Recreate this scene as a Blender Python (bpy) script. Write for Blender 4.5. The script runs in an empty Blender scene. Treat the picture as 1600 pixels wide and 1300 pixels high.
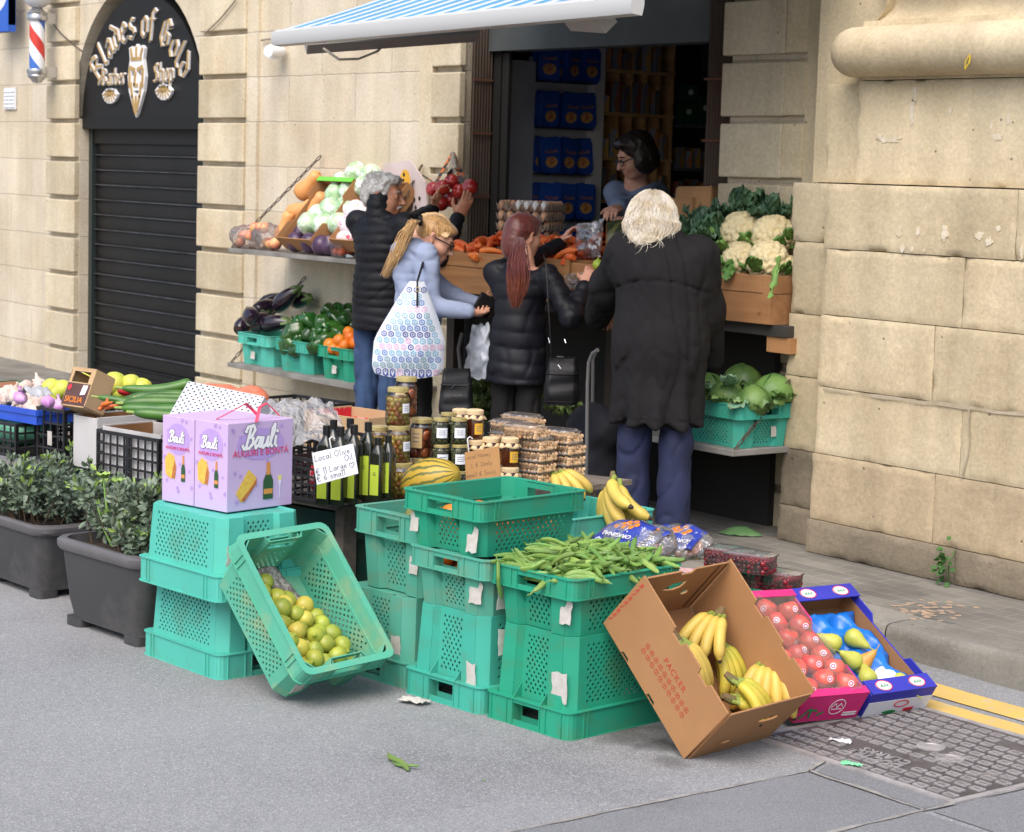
import bpy,bmesh,math,random
import numpy as np
from mathutils import Vector,Matrix,Quaternion,noise
from mathutils.geometry import tessellate_polygon
random.seed(7)
rng=np.random.default_rng(7)
PI=math.pi
SC=bpy.context.scene
COL=SC.collection
R=math.radians
CAM_H=1.75
FPX,PITCH,ROLL,YAW=3283.0,.1162,.0302,-.9221
def _axes():
 cp,sp=math.cos(PITCH),math.sin(PITCH)
 r,f,u=Vector((1,0,0)),Vector((0,-sp,cp)),Vector((0,-cp,-sp))
 c,s=math.cos(ROLL),math.sin(ROLL)
 rz=Matrix(((c,-s,0),(s,c,0),(0,0,1)))
 r,f,u=rz@r,rz@f,rz@u
 ex=math.cos(YAW)*r+math.sin(YAW)*f
 ey=-math.sin(YAW)*r+math.cos(YAW)*f
 return Matrix((ex,ey,u))
CM=_axes()
EYE=Vector((0,0,CAM_H))
FWD=(CM@Vector((0,0,1)))
RGT=(CM@Vector((1,0,0)))
def ray(px,py):return CM@Vector(((px-800)/FPX,(py-650)/FPX,1))
def AZ(px,py,z):
 d=ray(px,py);return EYE+d*((z-CAM_H)/d.z)
def AY(px,py,y):
 d=ray(px,py);return EYE+d*(y/d.y)
def AX(px,py,x):
 d=ray(px,py);return EYE+d*(x/d.x)
def AD(px,py,dep):return EYE+ray(px,py)*dep
cam_d=bpy.data.cameras.new('camera');cam=bpy.data.objects.new('camera',cam_d);COL.objects.link(cam)
cam_d.sensor_width=36;cam_d.lens=FPX/1600*36;cam_d.clip_end=300;cam_d.clip_start=.1
m3=Matrix((RGT,CM@Vector((0,-1,0)),-FWD)).transposed()
cam.matrix_world=Matrix.Translation(EYE)@m3.to_4x4()
SC.camera=cam
cam_d.dof.use_dof=True;cam_d.dof.focus_distance=7.4;cam_d.dof.aperture_fstop=8.0
def S(r,g,b):
 f=lambda c:(c/255/12.92)if c/255<=.04045 else((c/255+.055)/1.055)**2.4
 return(f(r),f(g),f(b),1)
def _n(nt,typ,**k):
 n=nt.nodes.new(typ)
 for a,v in k.items():
  if a.startswith('i_'):
   n.inputs[int(a[2:])if a[2:].isdigit()else a[2:].replace('_',' ')].default_value=v
  else:setattr(n,a,v)
 return n
MATS={}
def mat(name,c1,c2=None,sc=6,rough=.6,bump=0,bsc=60,metal=0,trans=0,sss=0,spec=.5,rnd=0,dirt=None,dsc=3,dlo=.58,dhi=.7,bdist=.004,coat=0,sheen=0,detail=4,ramp=(.35,.65),stretch=None):
 if name in MATS:return MATS[name]
 m=bpy.data.materials.new(name);m.use_nodes=True;nt=m.node_tree;L=nt.links.new
 b=nt.nodes['Principled BSDF']
 b.inputs['Roughness'].default_value=rough;b.inputs['Metallic'].default_value=metal
 b.inputs['Specular IOR Level'].default_value=spec;b.inputs['Transmission Weight'].default_value=trans
 if coat:b.inputs['Coat Weight'].default_value=coat;b.inputs['Coat Roughness'].default_value=.15
 if sheen:b.inputs['Sheen Weight'].default_value=sheen
 if sss:
  b.inputs['Subsurface Weight'].default_value=sss;b.inputs['Subsurface Radius'].default_value=(.012,.006,.004);b.inputs['Subsurface Scale'].default_value=1
 tc=_n(nt,'ShaderNodeTexCoord');vec=tc.outputs['Object']
 if stretch:
  mp=_n(nt,'ShaderNodeMapping');mp.inputs['Scale'].default_value=stretch;L(vec,mp.inputs['Vector']);vec=mp.outputs['Vector']
 col=None
 if c2 is not None:
  no=_n(nt,'ShaderNodeTexNoise');no.inputs['Scale'].default_value=sc;no.inputs['Detail'].default_value=detail;L(vec,no.inputs['Vector'])
  rp=_n(nt,'ShaderNodeMapRange');rp.inputs['From Min'].default_value=ramp[0];rp.inputs['From Max'].default_value=ramp[1];L(no.outputs['Fac'],rp.inputs['Value'])
  mx=_n(nt,'ShaderNodeMix',data_type='RGBA');mx.inputs['A'].default_value=c1;mx.inputs['B'].default_value=c2
  L(rp.outputs['Result'],mx.inputs['Factor']);col=mx.outputs['Result']
 if dirt is not None:
  no=_n(nt,'ShaderNodeTexNoise');no.inputs['Scale'].default_value=dsc;no.inputs['Detail'].default_value=8;no.inputs['Roughness'].default_value=.65;L(tc.outputs['Object'],no.inputs['Vector'])
  rp=_n(nt,'ShaderNodeMapRange');rp.inputs['From Min'].default_value=dlo;rp.inputs['From Max'].default_value=dhi;L(no.outputs['Fac'],rp.inputs['Value'])
  mx=_n(nt,'ShaderNodeMix',data_type='RGBA');mx.inputs['A'].default_value=c1;mx.inputs['B'].default_value=dirt
  if col:L(col,mx.inputs['A'])
  L(rp.outputs['Result'],mx.inputs['Factor']);col=mx.outputs['Result']
 if rnd:
  oi=_n(nt,'ShaderNodeObjectInfo');hs=_n(nt,'ShaderNodeHueSaturation');hs.inputs['Color'].default_value=c1
  if col:L(col,hs.inputs['Color'])
  mr=_n(nt,'ShaderNodeMapRange');mr.inputs['To Min'].default_value=1-rnd;mr.inputs['To Max'].default_value=1+rnd
  L(oi.outputs['Random'],mr.inputs['Value']);L(mr.outputs['Result'],hs.inputs['Value'])
  mr2=_n(nt,'ShaderNodeMapRange');mr2.inputs['To Min'].default_value=.5-rnd*.07;mr2.inputs['To Max'].default_value=.5+rnd*.07
  mu=_n(nt,'ShaderNodeMath',operation='FRACT');ml=_n(nt,'ShaderNodeMath',operation='MULTIPLY');ml.inputs[1].default_value=7.31
  L(oi.outputs['Random'],ml.inputs[0]);L(ml.outputs[0],mu.inputs[0]);L(mu.outputs[0],mr2.inputs['Value']);L(mr2.outputs['Result'],hs.inputs['Hue'])
  col=hs.outputs['Color']
 if col:L(col,b.inputs['Base Color'])
 else:b.inputs['Base Color'].default_value=c1
 if bump:
  no=_n(nt,'ShaderNodeTexNoise');no.inputs['Scale'].default_value=bsc;no.inputs['Detail'].default_value=5;L(vec,no.inputs['Vector'])
  bp=_n(nt,'ShaderNodeBump');bp.inputs['Strength'].default_value=bump;bp.inputs['Distance'].default_value=bdist
  L(no.outputs['Fac'],bp.inputs['Height']);L(bp.outputs['Normal'],b.inputs['Normal'])
 MATS[name]=m
 return m
def film(name,tint=(1,1,1,1),diff=.15,rough=.12,bump=.0,bsc=20,gloss=.12):
 """thin clear plastic or glass: mostly transparent, a little diffuse haze and a glossy skin"""
 if name in MATS:return MATS[name]
 m=bpy.data.materials.new(name);m.use_nodes=True;nt=m.node_tree;L=nt.links.new
 nt.nodes.remove(nt.nodes['Principled BSDF']);out=nt.nodes['Material Output']
 tr=_n(nt,'ShaderNodeBsdfTransparent');tr.inputs['Color'].default_value=tint
 gl=_n(nt,'ShaderNodeBsdfGlossy');gl.inputs['Roughness'].default_value=rough
 df=_n(nt,'ShaderNodeBsdfDiffuse');df.inputs['Color'].default_value=(.8,.8,.82,1)
 lw=_n(nt,'ShaderNodeLayerWeight');lw.inputs['Blend'].default_value=.25
 ad=_n(nt,'ShaderNodeMath',operation='ADD');ad.inputs[1].default_value=gloss;L(lw.outputs['Fresnel'],ad.inputs[0])
 m1=_n(nt,'ShaderNodeMixShader');m1.inputs[0].default_value=diff;L(tr.outputs[0],m1.inputs[1]);L(df.outputs[0],m1.inputs[2])
 m2=_n(nt,'ShaderNodeMixShader');L(ad.outputs[0],m2.inputs[0]);L(m1.outputs[0],m2.inputs[1]);L(gl.outputs[0],m2.inputs[2])
 L(m2.outputs[0],out.inputs['Surface'])
 if bump:
  tc=_n(nt,'ShaderNodeTexCoord');no=_n(nt,'ShaderNodeTexNoise');no.inputs['Scale'].default_value=bsc;no.inputs['Distortion'].default_value=1.5;L(tc.outputs['Object'],no.inputs['Vector'])
  bp=_n(nt,'ShaderNodeBump');bp.inputs['Strength'].default_value=bump;bp.inputs['Distance'].default_value=.02
  L(no.outputs['Fac'],bp.inputs['Height']);L(bp.outputs['Normal'],gl.inputs['Normal']);L(bp.outputs['Normal'],lw.inputs['Normal']);L(bp.outputs['Normal'],df.inputs['Normal'])
 MATS[name]=m
 return m
def tag(o,label=None,cat=None,group=None,kind=None):
 if label:o['label']=label
 if cat:o['category']=cat
 if group:o['group']=group
 if kind:o['kind']=kind
 return o
def link(name,me,ms=None,parent=None,loc=None,rot=None,mw=None):
 o=bpy.data.objects.new(name,me);COL.objects.link(o)
 if ms is not None:
  for m in(ms if isinstance(ms,(list,tuple))else[ms]):me.materials.append(m)
 if parent:o.parent=parent
 if mw is not None:o.matrix_basis=mw
 if loc is not None:o.location=loc
 if rot is not None:o.rotation_euler=rot
 return o
def empty(name,loc=(0,0,0),rz=0,mw=None):
 o=bpy.data.objects.new(name,None);COL.objects.link(o);o.empty_display_size=.05
 if mw is not None:o.matrix_basis=mw
 else:o.location=loc;o.rotation_euler=(0,0,rz)
 return o
def copy_tree(o,parent=None):
 c=o.copy();COL.objects.link(c)
 if parent:c.parent=parent
 for ch in[x for x in o.children]:copy_tree(ch,c)
 return c
def T(x=0,y=0,z=0):return Matrix.Translation((x,y,z))
def RX(a):return Matrix.Rotation(a,4,'X')
def RY(a):return Matrix.Rotation(a,4,'Y')
def RZ(a):return Matrix.Rotation(a,4,'Z')
def SCL(x,y=None,z=None):return Matrix.Diagonal((x,x if y is None else y,x if z is None else z,1))
def along(d,up=(0,0,1)):
 """rotation taking local +Z to direction d"""
 return Vector((0,0,1)).rotation_difference(Vector(d).normalized()).to_matrix().to_4x4()
class MB:
 def __init__(s):s.v=[];s.f=[];s.mi=[];s.m=Matrix();s.k=0
 def at(s,m):s.m=m;return s
 def mat(s,k):s.k=k;return s
 def add(s,vs,fs):
  b=len(s.v);m=s.m
  s.v+=[tuple(m@Vector(v))for v in vs]
  flip=m.to_3x3().determinant()<0
  for f in fs:
   g=[b+i for i in f]
   s.f.append(g[::-1]if flip else g);s.mi.append(s.k)
  return s
 def box(s,a,b):
  (x0,y0,z0),(x1,y1,z1)=a,b
  return s.add([(x0,y0,z0),(x1,y0,z0),(x1,y1,z0),(x0,y1,z0),(x0,y0,z1),(x1,y0,z1),(x1,y1,z1),(x0,y1,z1)],[(3,2,1,0),(4,5,6,7),(0,1,5,4),(1,2,6,5),(2,3,7,6),(3,0,4,7)])
 def loft(s,loops,close=True,cap0=True,cap1=True):
  n=len(loops[0]);vs=[p for l in loops for p in l];fs=[]
  for i in range(len(loops)-1):
   for j in range(n if close else n-1):
    k=(j+1)%n
    fs.append((i*n+j,i*n+k,(i+1)*n+k,(i+1)*n+j))
  if cap0:fs.append(tuple(range(n))[::-1])
  if cap1:fs.append(tuple((len(loops)-1)*n+j for j in range(n)))
  return s.add(vs,fs)
 def lathe(s,prof,n=20,lobes=0,lamp=0,ph=0,cap0=True,cap1=True):
  loops=[]
  for r,z in prof:
   loops.append([((r*(1+lamp*math.cos(lobes*(2*PI*j/n)+ph)))*math.cos(2*PI*j/n),(r*(1+lamp*math.cos(lobes*(2*PI*j/n)+ph)))*math.sin(2*PI*j/n),z)for j in range(n)])
  return s.loft(loops,True,cap0,cap1)
 def tube(s,pts,rad,n=8,cap=True,flat=1.0,up=None):
  pts=[Vector(p)for p in pts];N=len(pts)
  if not hasattr(rad,'__len__'):rad=[rad]*N
  t0=(pts[1]-pts[0]).normalized()
  u=Vector(up)if up else(Vector((0,0,1))if abs(t0.z)<.9 else Vector((1,0,0)))
  loops=[]
  for i,p in enumerate(pts):
   t=(pts[min(i+1,N-1)]-pts[max(i-1,0)]).normalized()
   u=(u-t*u.dot(t));u=u.normalized()if u.length>1e-6 else t.orthogonal().normalized()
   w=t.cross(u)
   loops.append([tuple(p+(u*math.cos(2*PI*j/n)*flat+w*math.sin(2*PI*j/n))*rad[i])for j in range(n)])
  return s.loft(loops,True,cap,cap)
 def plate(s,outer,holes=(),th=.005,z0=0):
  """2D outline with holes, extruded from z0 to z0+th in local z"""
  def area(p):return sum(p[i][0]*p[(i+1)%len(p)][1]-p[(i+1)%len(p)][0]*p[i][1]for i in range(len(p)))
  outer=list(outer)if area(outer)>0 else list(outer)[::-1]
  holes=[list(h)if area(h)<0 else list(h)[::-1]for h in holes]
  ls=[outer]+holes;flat=[p for l in ls for p in l]
  tri=tessellate_polygon([[Vector((p[0],p[1],0))for p in l]for l in ls])
  n=len(flat);vs=[(p[0],p[1],z0)for p in flat]+[(p[0],p[1],z0+th)for p in flat];fs=[]
  for a,b,c in tri:
   p,q,r=flat[a],flat[b],flat[c]
   if(q[0]-p[0])*(r[1]-p[1])-(q[1]-p[1])*(r[0]-p[0])<0:b,c=c,b
   fs.append((n+a,n+b,n+c));fs.append((c,b,a))
  o=0
  for l in ls:
   k=len(l)
   for i in range(k):
    j=(i+1)%k;fs.append((o+i,o+j,n+o+j,n+o+i))
   o+=k
  return s.add(vs,fs)
 def grid(s,fn,nu,nv,wrap=False):
  vs=[fn(i/nu,j/nv)for j in range(nv+1)for i in range(nu+1)]
  return s.add(vs,[(j*(nu+1)+i,j*(nu+1)+i+1,(j+1)*(nu+1)+i+1,(j+1)*(nu+1)+i)for j in range(nv)for i in range(nu)])
 def sph(s,c,r,nu=14,nv=9,fn=None):
  rx,ry,rz=(r,r,r)if not hasattr(r,'__len__')else r
  loops=[]
  for i in range(1,nv):
   a=PI*i/nv
   loops.append([(c[0]+rx*math.sin(a)*math.cos(2*PI*j/nu),c[1]+ry*math.sin(a)*math.sin(2*PI*j/nu),c[2]-rz*math.cos(a))for j in range(nu)])
  b=len(loops);vs=[p for l in loops for p in l]+[(c[0],c[1],c[2]-rz),(c[0],c[1],c[2]+rz)]
  fs=[(i*nu+j,i*nu+(j+1)%nu,(i+1)*nu+(j+1)%nu,(i+1)*nu+j)for i in range(b-1)for j in range(nu)]
  fs+=[((j+1)%nu,j,b*nu)for j in range(nu)]+[((b-1)*nu+j,(b-1)*nu+(j+1)%nu,b*nu+1)for j in range(nu)]
  if fn:vs=[fn(v)for v in vs]
  return s.add(vs,fs)
 def mesh(s,name,smooth=True,ang=40):
  me=bpy.data.meshes.new(name);me.from_pydata(s.v,[],s.f);me.update()
  if any(s.mi):me.polygons.foreach_set('material_index',s.mi)
  if smooth:
   me.shade_smooth();me.set_sharp_from_angle(angle=R(ang))
  return me
 def build(s,name,ms,parent=None,smooth=True,ang=40,**k):return link(name,s.mesh(name,smooth,ang),ms,parent,**k)
def bevel(o,w=.003,seg=2):
 b=o.modifiers.new('bevel','BEVEL');b.width=w;b.segments=seg;b.limit_method='ANGLE';b.angle_limit=R(35);return o
def solid(o,t=.003,off=0):
 b=o.modifiers.new('solid','SOLIDIFY');b.thickness=t;b.offset=off;return o
def rrect(lx,ly,r,n=4,z=0):
 o=[]
 for cx,cy,a0 in((lx/2-r,ly/2-r,0),(-lx/2+r,ly/2-r,PI/2),(-lx/2+r,-ly/2+r,PI),(lx/2-r,-ly/2+r,1.5*PI)):
  for i in range(n+1):
   a=a0+PI/2*i/n;o.append((cx+r*math.cos(a),cy+r*math.sin(a),z))
 return o
def text_mesh(txt,size=.1,ext=.001,shear=0,sp=1.0):
 cu=bpy.data.curves.new('writing','FONT');cu.body=txt;cu.size=size;cu.extrude=ext;cu.align_x='CENTER';cu.shear=shear;cu.space_character=sp;cu.resolution_u=3
 o=bpy.data.objects.new('writing',cu);COL.objects.link(o)
 dg=bpy.context.evaluated_depsgraph_get();dg.update()
 me=bpy.data.meshes.new_from_object(o.evaluated_get(dg));bpy.data.objects.remove(o);bpy.data.curves.remove(cu);return me
def strokes(mb,lines,w,nib=None,z0=0,th=.001,ox=0,oy=0,sc=1.0,shear=0):
 """thick pen strokes as extruded quads; nib=(dx,dy) makes a broad-nib (blackletter) pen"""
 for li,ln in enumerate(lines):
  zz=z0+li*th*.02
  pts=[Vector((ox+(p[0]+shear*p[1])*sc,oy+p[1]*sc))for p in ln]
  for i in range(len(pts)-1):
   a,b=pts[i],pts[i+1]
   if nib:
    n=Vector(nib);q=[a-n,a+n,b+n,b-n]
   else:
    d=(b-a);d=d.normalized()if d.length>0 else Vector((1,0));n=Vector((-d.y,d.x))*w/2;e=d*w*.32
    q=[a-n-e,a+n-e,b+n+e,b-n+e]
   if abs((q[1]-q[0]).cross(q[2]-q[0]))+abs((q[2]-q[0]).cross(q[3]-q[0]))<1e-12:continue
   mb.plate([(p.x,p.y)for p in q],(),th+i*th*.03,zz)
class SDF:
 def __init__(s):s.p=[]
 def cap(s,a,b,ra,rb=None,k=.03,flat=None):s.p.append(('c',np.array(a,float),np.array(b,float),ra,ra if rb is None else rb,k,flat));return s
 def ell(s,c,r,k=.03,rot=None,sub=False):s.p.append(('e',np.array(c,float),np.array(r,float),None if rot is None else np.array(rot.to_3x3()),sub,k));return s
 def cut(s,n,d,k=.004):s.p.append(('p',np.array(n,float),d,k));return s
 def mesh(s,name,h=.01,disp=None,pad=.04,shell=0):
  lo,hi=[],[]
  for q in s.p:
   if q[0]=='c':
    r=max(q[3],q[4])*(1 if q[6]is None else max(1,1/q[6][1]));lo.append(np.minimum(q[1],q[2])-r);hi.append(np.maximum(q[1],q[2])+r)
   elif q[0]=='e' and not q[4]:r=q[2].max();lo.append(q[1]-r);hi.append(q[1]+r)
  lo=np.min(lo,0)-pad;hi=np.max(hi,0)+pad
  n=np.ceil((hi-lo)/h).astype(int)+1
  ax=[lo[i]+h*np.arange(n[i])for i in range(3)]
  F=np.full(n,1.0,np.float32)
  for q in s.p:
   if q[0]=='p':
    P=np.stack(np.meshgrid(*ax,indexing='ij'),-1);g=P@q[1]-q[2];F=np.maximum(F,g.astype(np.float32));continue
   if q[0]=='c':
    r=max(q[3],q[4])*(1 if q[6]is None else max(1,1/q[6][1]))+q[5]+.05;l=np.minimum(q[1],q[2])-r;u=np.maximum(q[1],q[2])+r
   else:r=q[2].max()+q[5]+.05;l=q[1]-r;u=q[1]+r
   i0=np.clip(((l-lo)/h).astype(int),0,n-1);i1=np.clip(((u-lo)/h).astype(int)+2,1,n)
   sl=tuple(slice(i0[i],i1[i])for i in range(3))
   P=np.stack(np.meshgrid(*[ax[i][sl[i]]for i in range(3)],indexing='ij'),-1)
   if q[0]=='c':
    a,b=q[1],q[2];ba=b-a;pa=P-a;kk=1.0
    if q[6]is not None:
     d=np.array(q[6][0],float);d=d/np.linalg.norm(d);kk=q[6][1]
     pa=pa+(pa@d)[...,None]*d*(kk-1);ba=ba+(ba@d)*d*(kk-1)
    t=np.clip((pa@ba)/max(ba@ba,1e-9),0,1)
    D=(np.linalg.norm(pa-t[...,None]*ba,axis=-1)-(q[3]+(q[4]-q[3])*t))/max(kk,1)
   else:
    pa=P-q[1]
    if q[3]is not None:pa=pa@q[3]
    k0=np.linalg.norm(pa/q[2],axis=-1);k1=np.linalg.norm(pa/q[2]**2,axis=-1);D=k0*(k0-1)/np.maximum(k1,1e-6)
   A=F[sl];k=max(q[5],1e-4)
   if q[0]=='e' and q[4]:
    hh=np.maximum(k-np.abs(A+D),0)/k;F[sl]=np.maximum(A,-D)+hh*hh*k/4
   else:
    hh=np.maximum(k-np.abs(A-D),0)/k;F[sl]=np.minimum(A,D)-hh*hh*k/4
  if disp is not None:
   band=np.abs(F)<.05;idx=np.argwhere(band);P=lo+idx*h
   F[band]+=disp(P).astype(np.float32)
  return surface_net(F,lo,h,name)
def surface_net(F,lo,h,name):
 s=F<0;n=F.shape
 C=[(i,j,k)for i in(0,1)for j in(0,1)for k in(0,1)]
 cs=lambda A,c:A[c[0]:n[0]-1+c[0],c[1]:n[1]-1+c[1],c[2]:n[2]-1+c[2]]
 S8=[cs(s,c)for c in C];tot=sum(x.astype(np.int8)for x in S8);act=(tot>0)&(tot<8)
 I=np.argwhere(act);V=np.full(act.shape,-1,np.int64);V[act]=np.arange(len(I))
 F8=np.stack([cs(F,c)[act]for c in C],1);S8=np.stack([x[act]for x in S8],1)
 acc=np.zeros((len(I),3));cnt=np.zeros(len(I))
 for a in range(8):
  for b in range(a+1,8):
   if sum(abs(C[a][i]-C[b][i])for i in range(3))!=1:continue
   x=S8[:,a]!=S8[:,b];fa,fb=F8[x,a],F8[x,b];t=(fa/(fa-fb))[:,None]
   acc[x]+=np.array(C[a])*(1-t)+np.array(C[b])*t;cnt[x]+=1
 P=lo+(I+acc/cnt[:,None])*h
 Q=[]
 for ax in range(3):
  u,v=(ax+1)%3,(ax+2)%3
  sl0=[slice(None)]*3;sl1=[slice(None)]*3;sl0[ax]=slice(0,-1);sl1[ax]=slice(1,None)
  d=s[tuple(sl0)]!=s[tuple(sl1)];e=np.argwhere(d)
  e=e[(e[:,u]>0)&(e[:,v]>0)&(e[:,u]<n[u]-1)&(e[:,v]<n[v]-1)]
  ins=s[e[:,0],e[:,1],e[:,2]]
  def at(du,dv):
   g=e.copy();g[:,u]-=du;g[:,v]-=dv;return V[g[:,0],g[:,1],g[:,2]]
  q=np.stack([at(1,1),at(0,1),at(0,0),at(1,0)],1);q[~ins]=q[~ins][:,::-1];Q.append(q)
 Q=np.concatenate(Q);Q=Q[(Q>=0).all(1)]
 me=bpy.data.meshes.new(name);me.vertices.add(len(P));me.vertices.foreach_set('co',P.astype(np.float32).ravel())
 me.loops.add(Q.size);me.loops.foreach_set('vertex_index',Q.ravel().astype(np.int32))
 me.polygons.add(len(Q));me.polygons.foreach_set('loop_start',np.arange(0,Q.size,4,dtype=np.int32))
 me.update(calc_edges=True);me.shade_smooth();return me
def fold(P,seed,fr,n=5):
 g=np.random.default_rng(seed);o=0
 for i in range(n):
  d=g.normal(size=3)*fr;o=o+np.sin(P@d+g.random()*6+1.3*np.sin(P@(g.normal(size=3)*fr*.6)))
 return o/n
def smooth(o,it=3,f=.5):
 m=o.modifiers.new('smooth','SMOOTH');m.iterations=it;m.factor=f;return o
wd=bpy.data.worlds.new('World');SC.world=wd;wd.use_nodes=True
sky=wd.node_tree.nodes.new('ShaderNodeTexSky');sky.sky_type='NISHITA';sky.sun_disc=False
SUN_EL,SUN_AZ=R(52),R(148)
sky.sun_elevation=SUN_EL;sky.sun_rotation=SUN_AZ;sky.air_density=1.0;sky.dust_density=4.0;sky.ozone_density=1.0
bg=wd.node_tree.nodes['Background'];wd.node_tree.links.new(sky.outputs[0],bg.inputs[0]);bg.inputs[1].default_value=.15
sl=bpy.data.lights.new('sun','SUN');sl.energy=1.3;sl.angle=R(55);sl.color=(1,.975,.94)
so=bpy.data.objects.new('sun',sl);COL.objects.link(so);so.location=(0,0,12)
sd=Vector((math.sin(SUN_AZ)*math.cos(SUN_EL),math.cos(SUN_AZ)*math.cos(SUN_EL),math.sin(SUN_EL)))
so.rotation_euler=sd.to_track_quat('Z','Y').to_euler()
SC.view_settings.view_transform='Standard';SC.view_settings.look='None';SC.view_settings.exposure=.70
SC.cycles.use_denoising=True;SC.cycles.max_bounces=6;SC.cycles.transparent_max_bounces=14;SC.cycles.caustics_reflective=False;SC.cycles.caustics_refractive=False
def stone_mat(name,c1,c2,stain,zoff=0.0,bw=.78,pitch=.2885,mort=.0055,bumpd=.006):
 m=bpy.data.materials.new(name);m.use_nodes=True;nt=m.node_tree;L=nt.links.new;b=nt.nodes['Principled BSDF']
 b.inputs['Roughness'].default_value=.88;b.inputs['Specular IOR Level'].default_value=.25
 tc=_n(nt,'ShaderNodeTexCoord');sx=_n(nt,'ShaderNodeSeparateXYZ');L(tc.outputs['Object'],sx.inputs[0])
 ad=_n(nt,'ShaderNodeMath',operation='ADD');L(sx.outputs[0],ad.inputs[0]);L(sx.outputs[1],ad.inputs[1])
 zo=_n(nt,'ShaderNodeMath',operation='ADD');zo.inputs[1].default_value=zoff;L(sx.outputs[2],zo.inputs[0])
 cb=_n(nt,'ShaderNodeCombineXYZ');L(ad.outputs[0],cb.inputs[0]);L(zo.outputs[0],cb.inputs[1])
 nz=_n(nt,'ShaderNodeTexNoise');nz.inputs['Scale'].default_value=14;nz.inputs['Detail'].default_value=6;L(tc.outputs['Object'],nz.inputs['Vector'])
 vs=_n(nt,'ShaderNodeVectorMath',operation='SCALE');vs.inputs['Scale'].default_value=.016;L(nz.outputs['Color'],vs.inputs[0])
 va=_n(nt,'ShaderNodeVectorMath',operation='ADD');L(cb.outputs[0],va.inputs[0]);L(vs.outputs[0],va.inputs[1])
 br=_n(nt,'ShaderNodeTexBrick');br.inputs['Scale'].default_value=1;br.inputs['Brick Width'].default_value=bw;br.inputs['Row Height'].default_value=pitch
 br.inputs['Mortar Size'].default_value=mort;br.inputs['Mortar Smooth'].default_value=.5;br.inputs['Color1'].default_value=c1;br.inputs['Color2'].default_value=c2
 br.inputs['Mortar'].default_value=tuple(.82*x for x in c1[:3])+(1,);L(va.outputs[0],br.inputs['Vector'])
 n1=_n(nt,'ShaderNodeTexNoise');n1.inputs['Scale'].default_value=1.7;n1.inputs['Detail'].default_value=9;n1.inputs['Roughness'].default_value=.62;L(tc.outputs['Object'],n1.inputs['Vector'])
 r1=_n(nt,'ShaderNodeMapRange');r1.inputs['From Min'].default_value=.42;r1.inputs['From Max'].default_value=.72;r1.inputs['To Max'].default_value=.75;L(n1.outputs['Fac'],r1.inputs['Value'])
 mx=_n(nt,'ShaderNodeMix',data_type='RGBA');L(r1.outputs['Result'],mx.inputs['Factor']);L(br.outputs['Color'],mx.inputs['A']);mx.inputs['B'].default_value=stain
 vo=_n(nt,'ShaderNodeTexVoronoi');vo.inputs['Scale'].default_value=15;L(tc.outputs['Object'],vo.inputs['Vector'])
 pr=_n(nt,'ShaderNodeMapRange');pr.inputs['From Min'].default_value=.05;pr.inputs['From Max'].default_value=.11;pr.inputs['To Min'].default_value=.45;pr.inputs['To Max'].default_value=1;L(vo.outputs['Distance'],pr.inputs['Value'])
 gt=_n(nt,'ShaderNodeMath',operation='GREATER_THAN');gt.inputs[1].default_value=.80;sp=_n(nt,'ShaderNodeSeparateXYZ');L(vo.outputs['Color'],sp.inputs[0]);L(sp.outputs[0],gt.inputs[0])
 m2=_n(nt,'ShaderNodeMix',data_type='FLOAT');L(gt.outputs[0],m2.inputs['Factor']);m2.inputs['A'].default_value=1;L(pr.outputs['Result'],m2.inputs['B'])
 n2=_n(nt,'ShaderNodeTexNoise');n2.inputs['Scale'].default_value=55;n2.inputs['Detail'].default_value=7;n2.inputs['Roughness'].default_value=.7;L(tc.outputs['Object'],n2.inputs['Vector'])
 r2=_n(nt,'ShaderNodeMapRange');r2.inputs['From Min'].default_value=.3;r2.inputs['From Max'].default_value=.7;r2.inputs['To Min'].default_value=.80;r2.inputs['To Max'].default_value=1.08;L(n2.outputs['Fac'],r2.inputs['Value'])
 mp=_n(nt,'ShaderNodeMapping');mp.inputs['Scale'].default_value=(5,5,.5);L(tc.outputs['Object'],mp.inputs[0]);n3=_n(nt,'ShaderNodeTexNoise');n3.inputs['Scale'].default_value=1;n3.inputs['Detail'].default_value=7;L(mp.outputs[0],n3.inputs['Vector'])
 r3=_n(nt,'ShaderNodeMapRange');r3.inputs['From Min'].default_value=.3;r3.inputs['From Max'].default_value=.7;r3.inputs['To Min'].default_value=.84;r3.inputs['To Max'].default_value=1.08;L(n3.outputs['Fac'],r3.inputs['Value'])
 ge=_n(nt,'ShaderNodeNewGeometry');r4=_n(nt,'ShaderNodeMapRange');r4.inputs['To Min'].default_value=.87;r4.inputs['To Max'].default_value=1.06;L(ge.outputs['Random Per Island'],r4.inputs['Value'])
 ma=_n(nt,'ShaderNodeMath',operation='MULTIPLY');L(m2.outputs['Result'],ma.inputs[0]);L(r3.outputs['Result'],ma.inputs[1]);mb_=_n(nt,'ShaderNodeMath',operation='MULTIPLY');L(ma.outputs[0],mb_.inputs[0]);L(r4.outputs['Result'],mb_.inputs[1])
 mm=_n(nt,'ShaderNodeMath',operation='MULTIPLY');L(mb_.outputs[0],mm.inputs[0]);L(r2.outputs['Result'],mm.inputs[1])
 mc=_n(nt,'ShaderNodeMix',data_type='RGBA',blend_type='MULTIPLY');mc.inputs['Factor'].default_value=1;L(mx.outputs['Result'],mc.inputs['A']);L(mm.outputs[0],mc.inputs['B'])
 L(mc.outputs['Result'],b.inputs['Base Color'])
 hm=_n(nt,'ShaderNodeMath',operation='MULTIPLY_ADD');hm.inputs[1].default_value=-1.0;hm.inputs[2].default_value=1;L(br.outputs['Fac'],hm.inputs[0])
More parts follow.
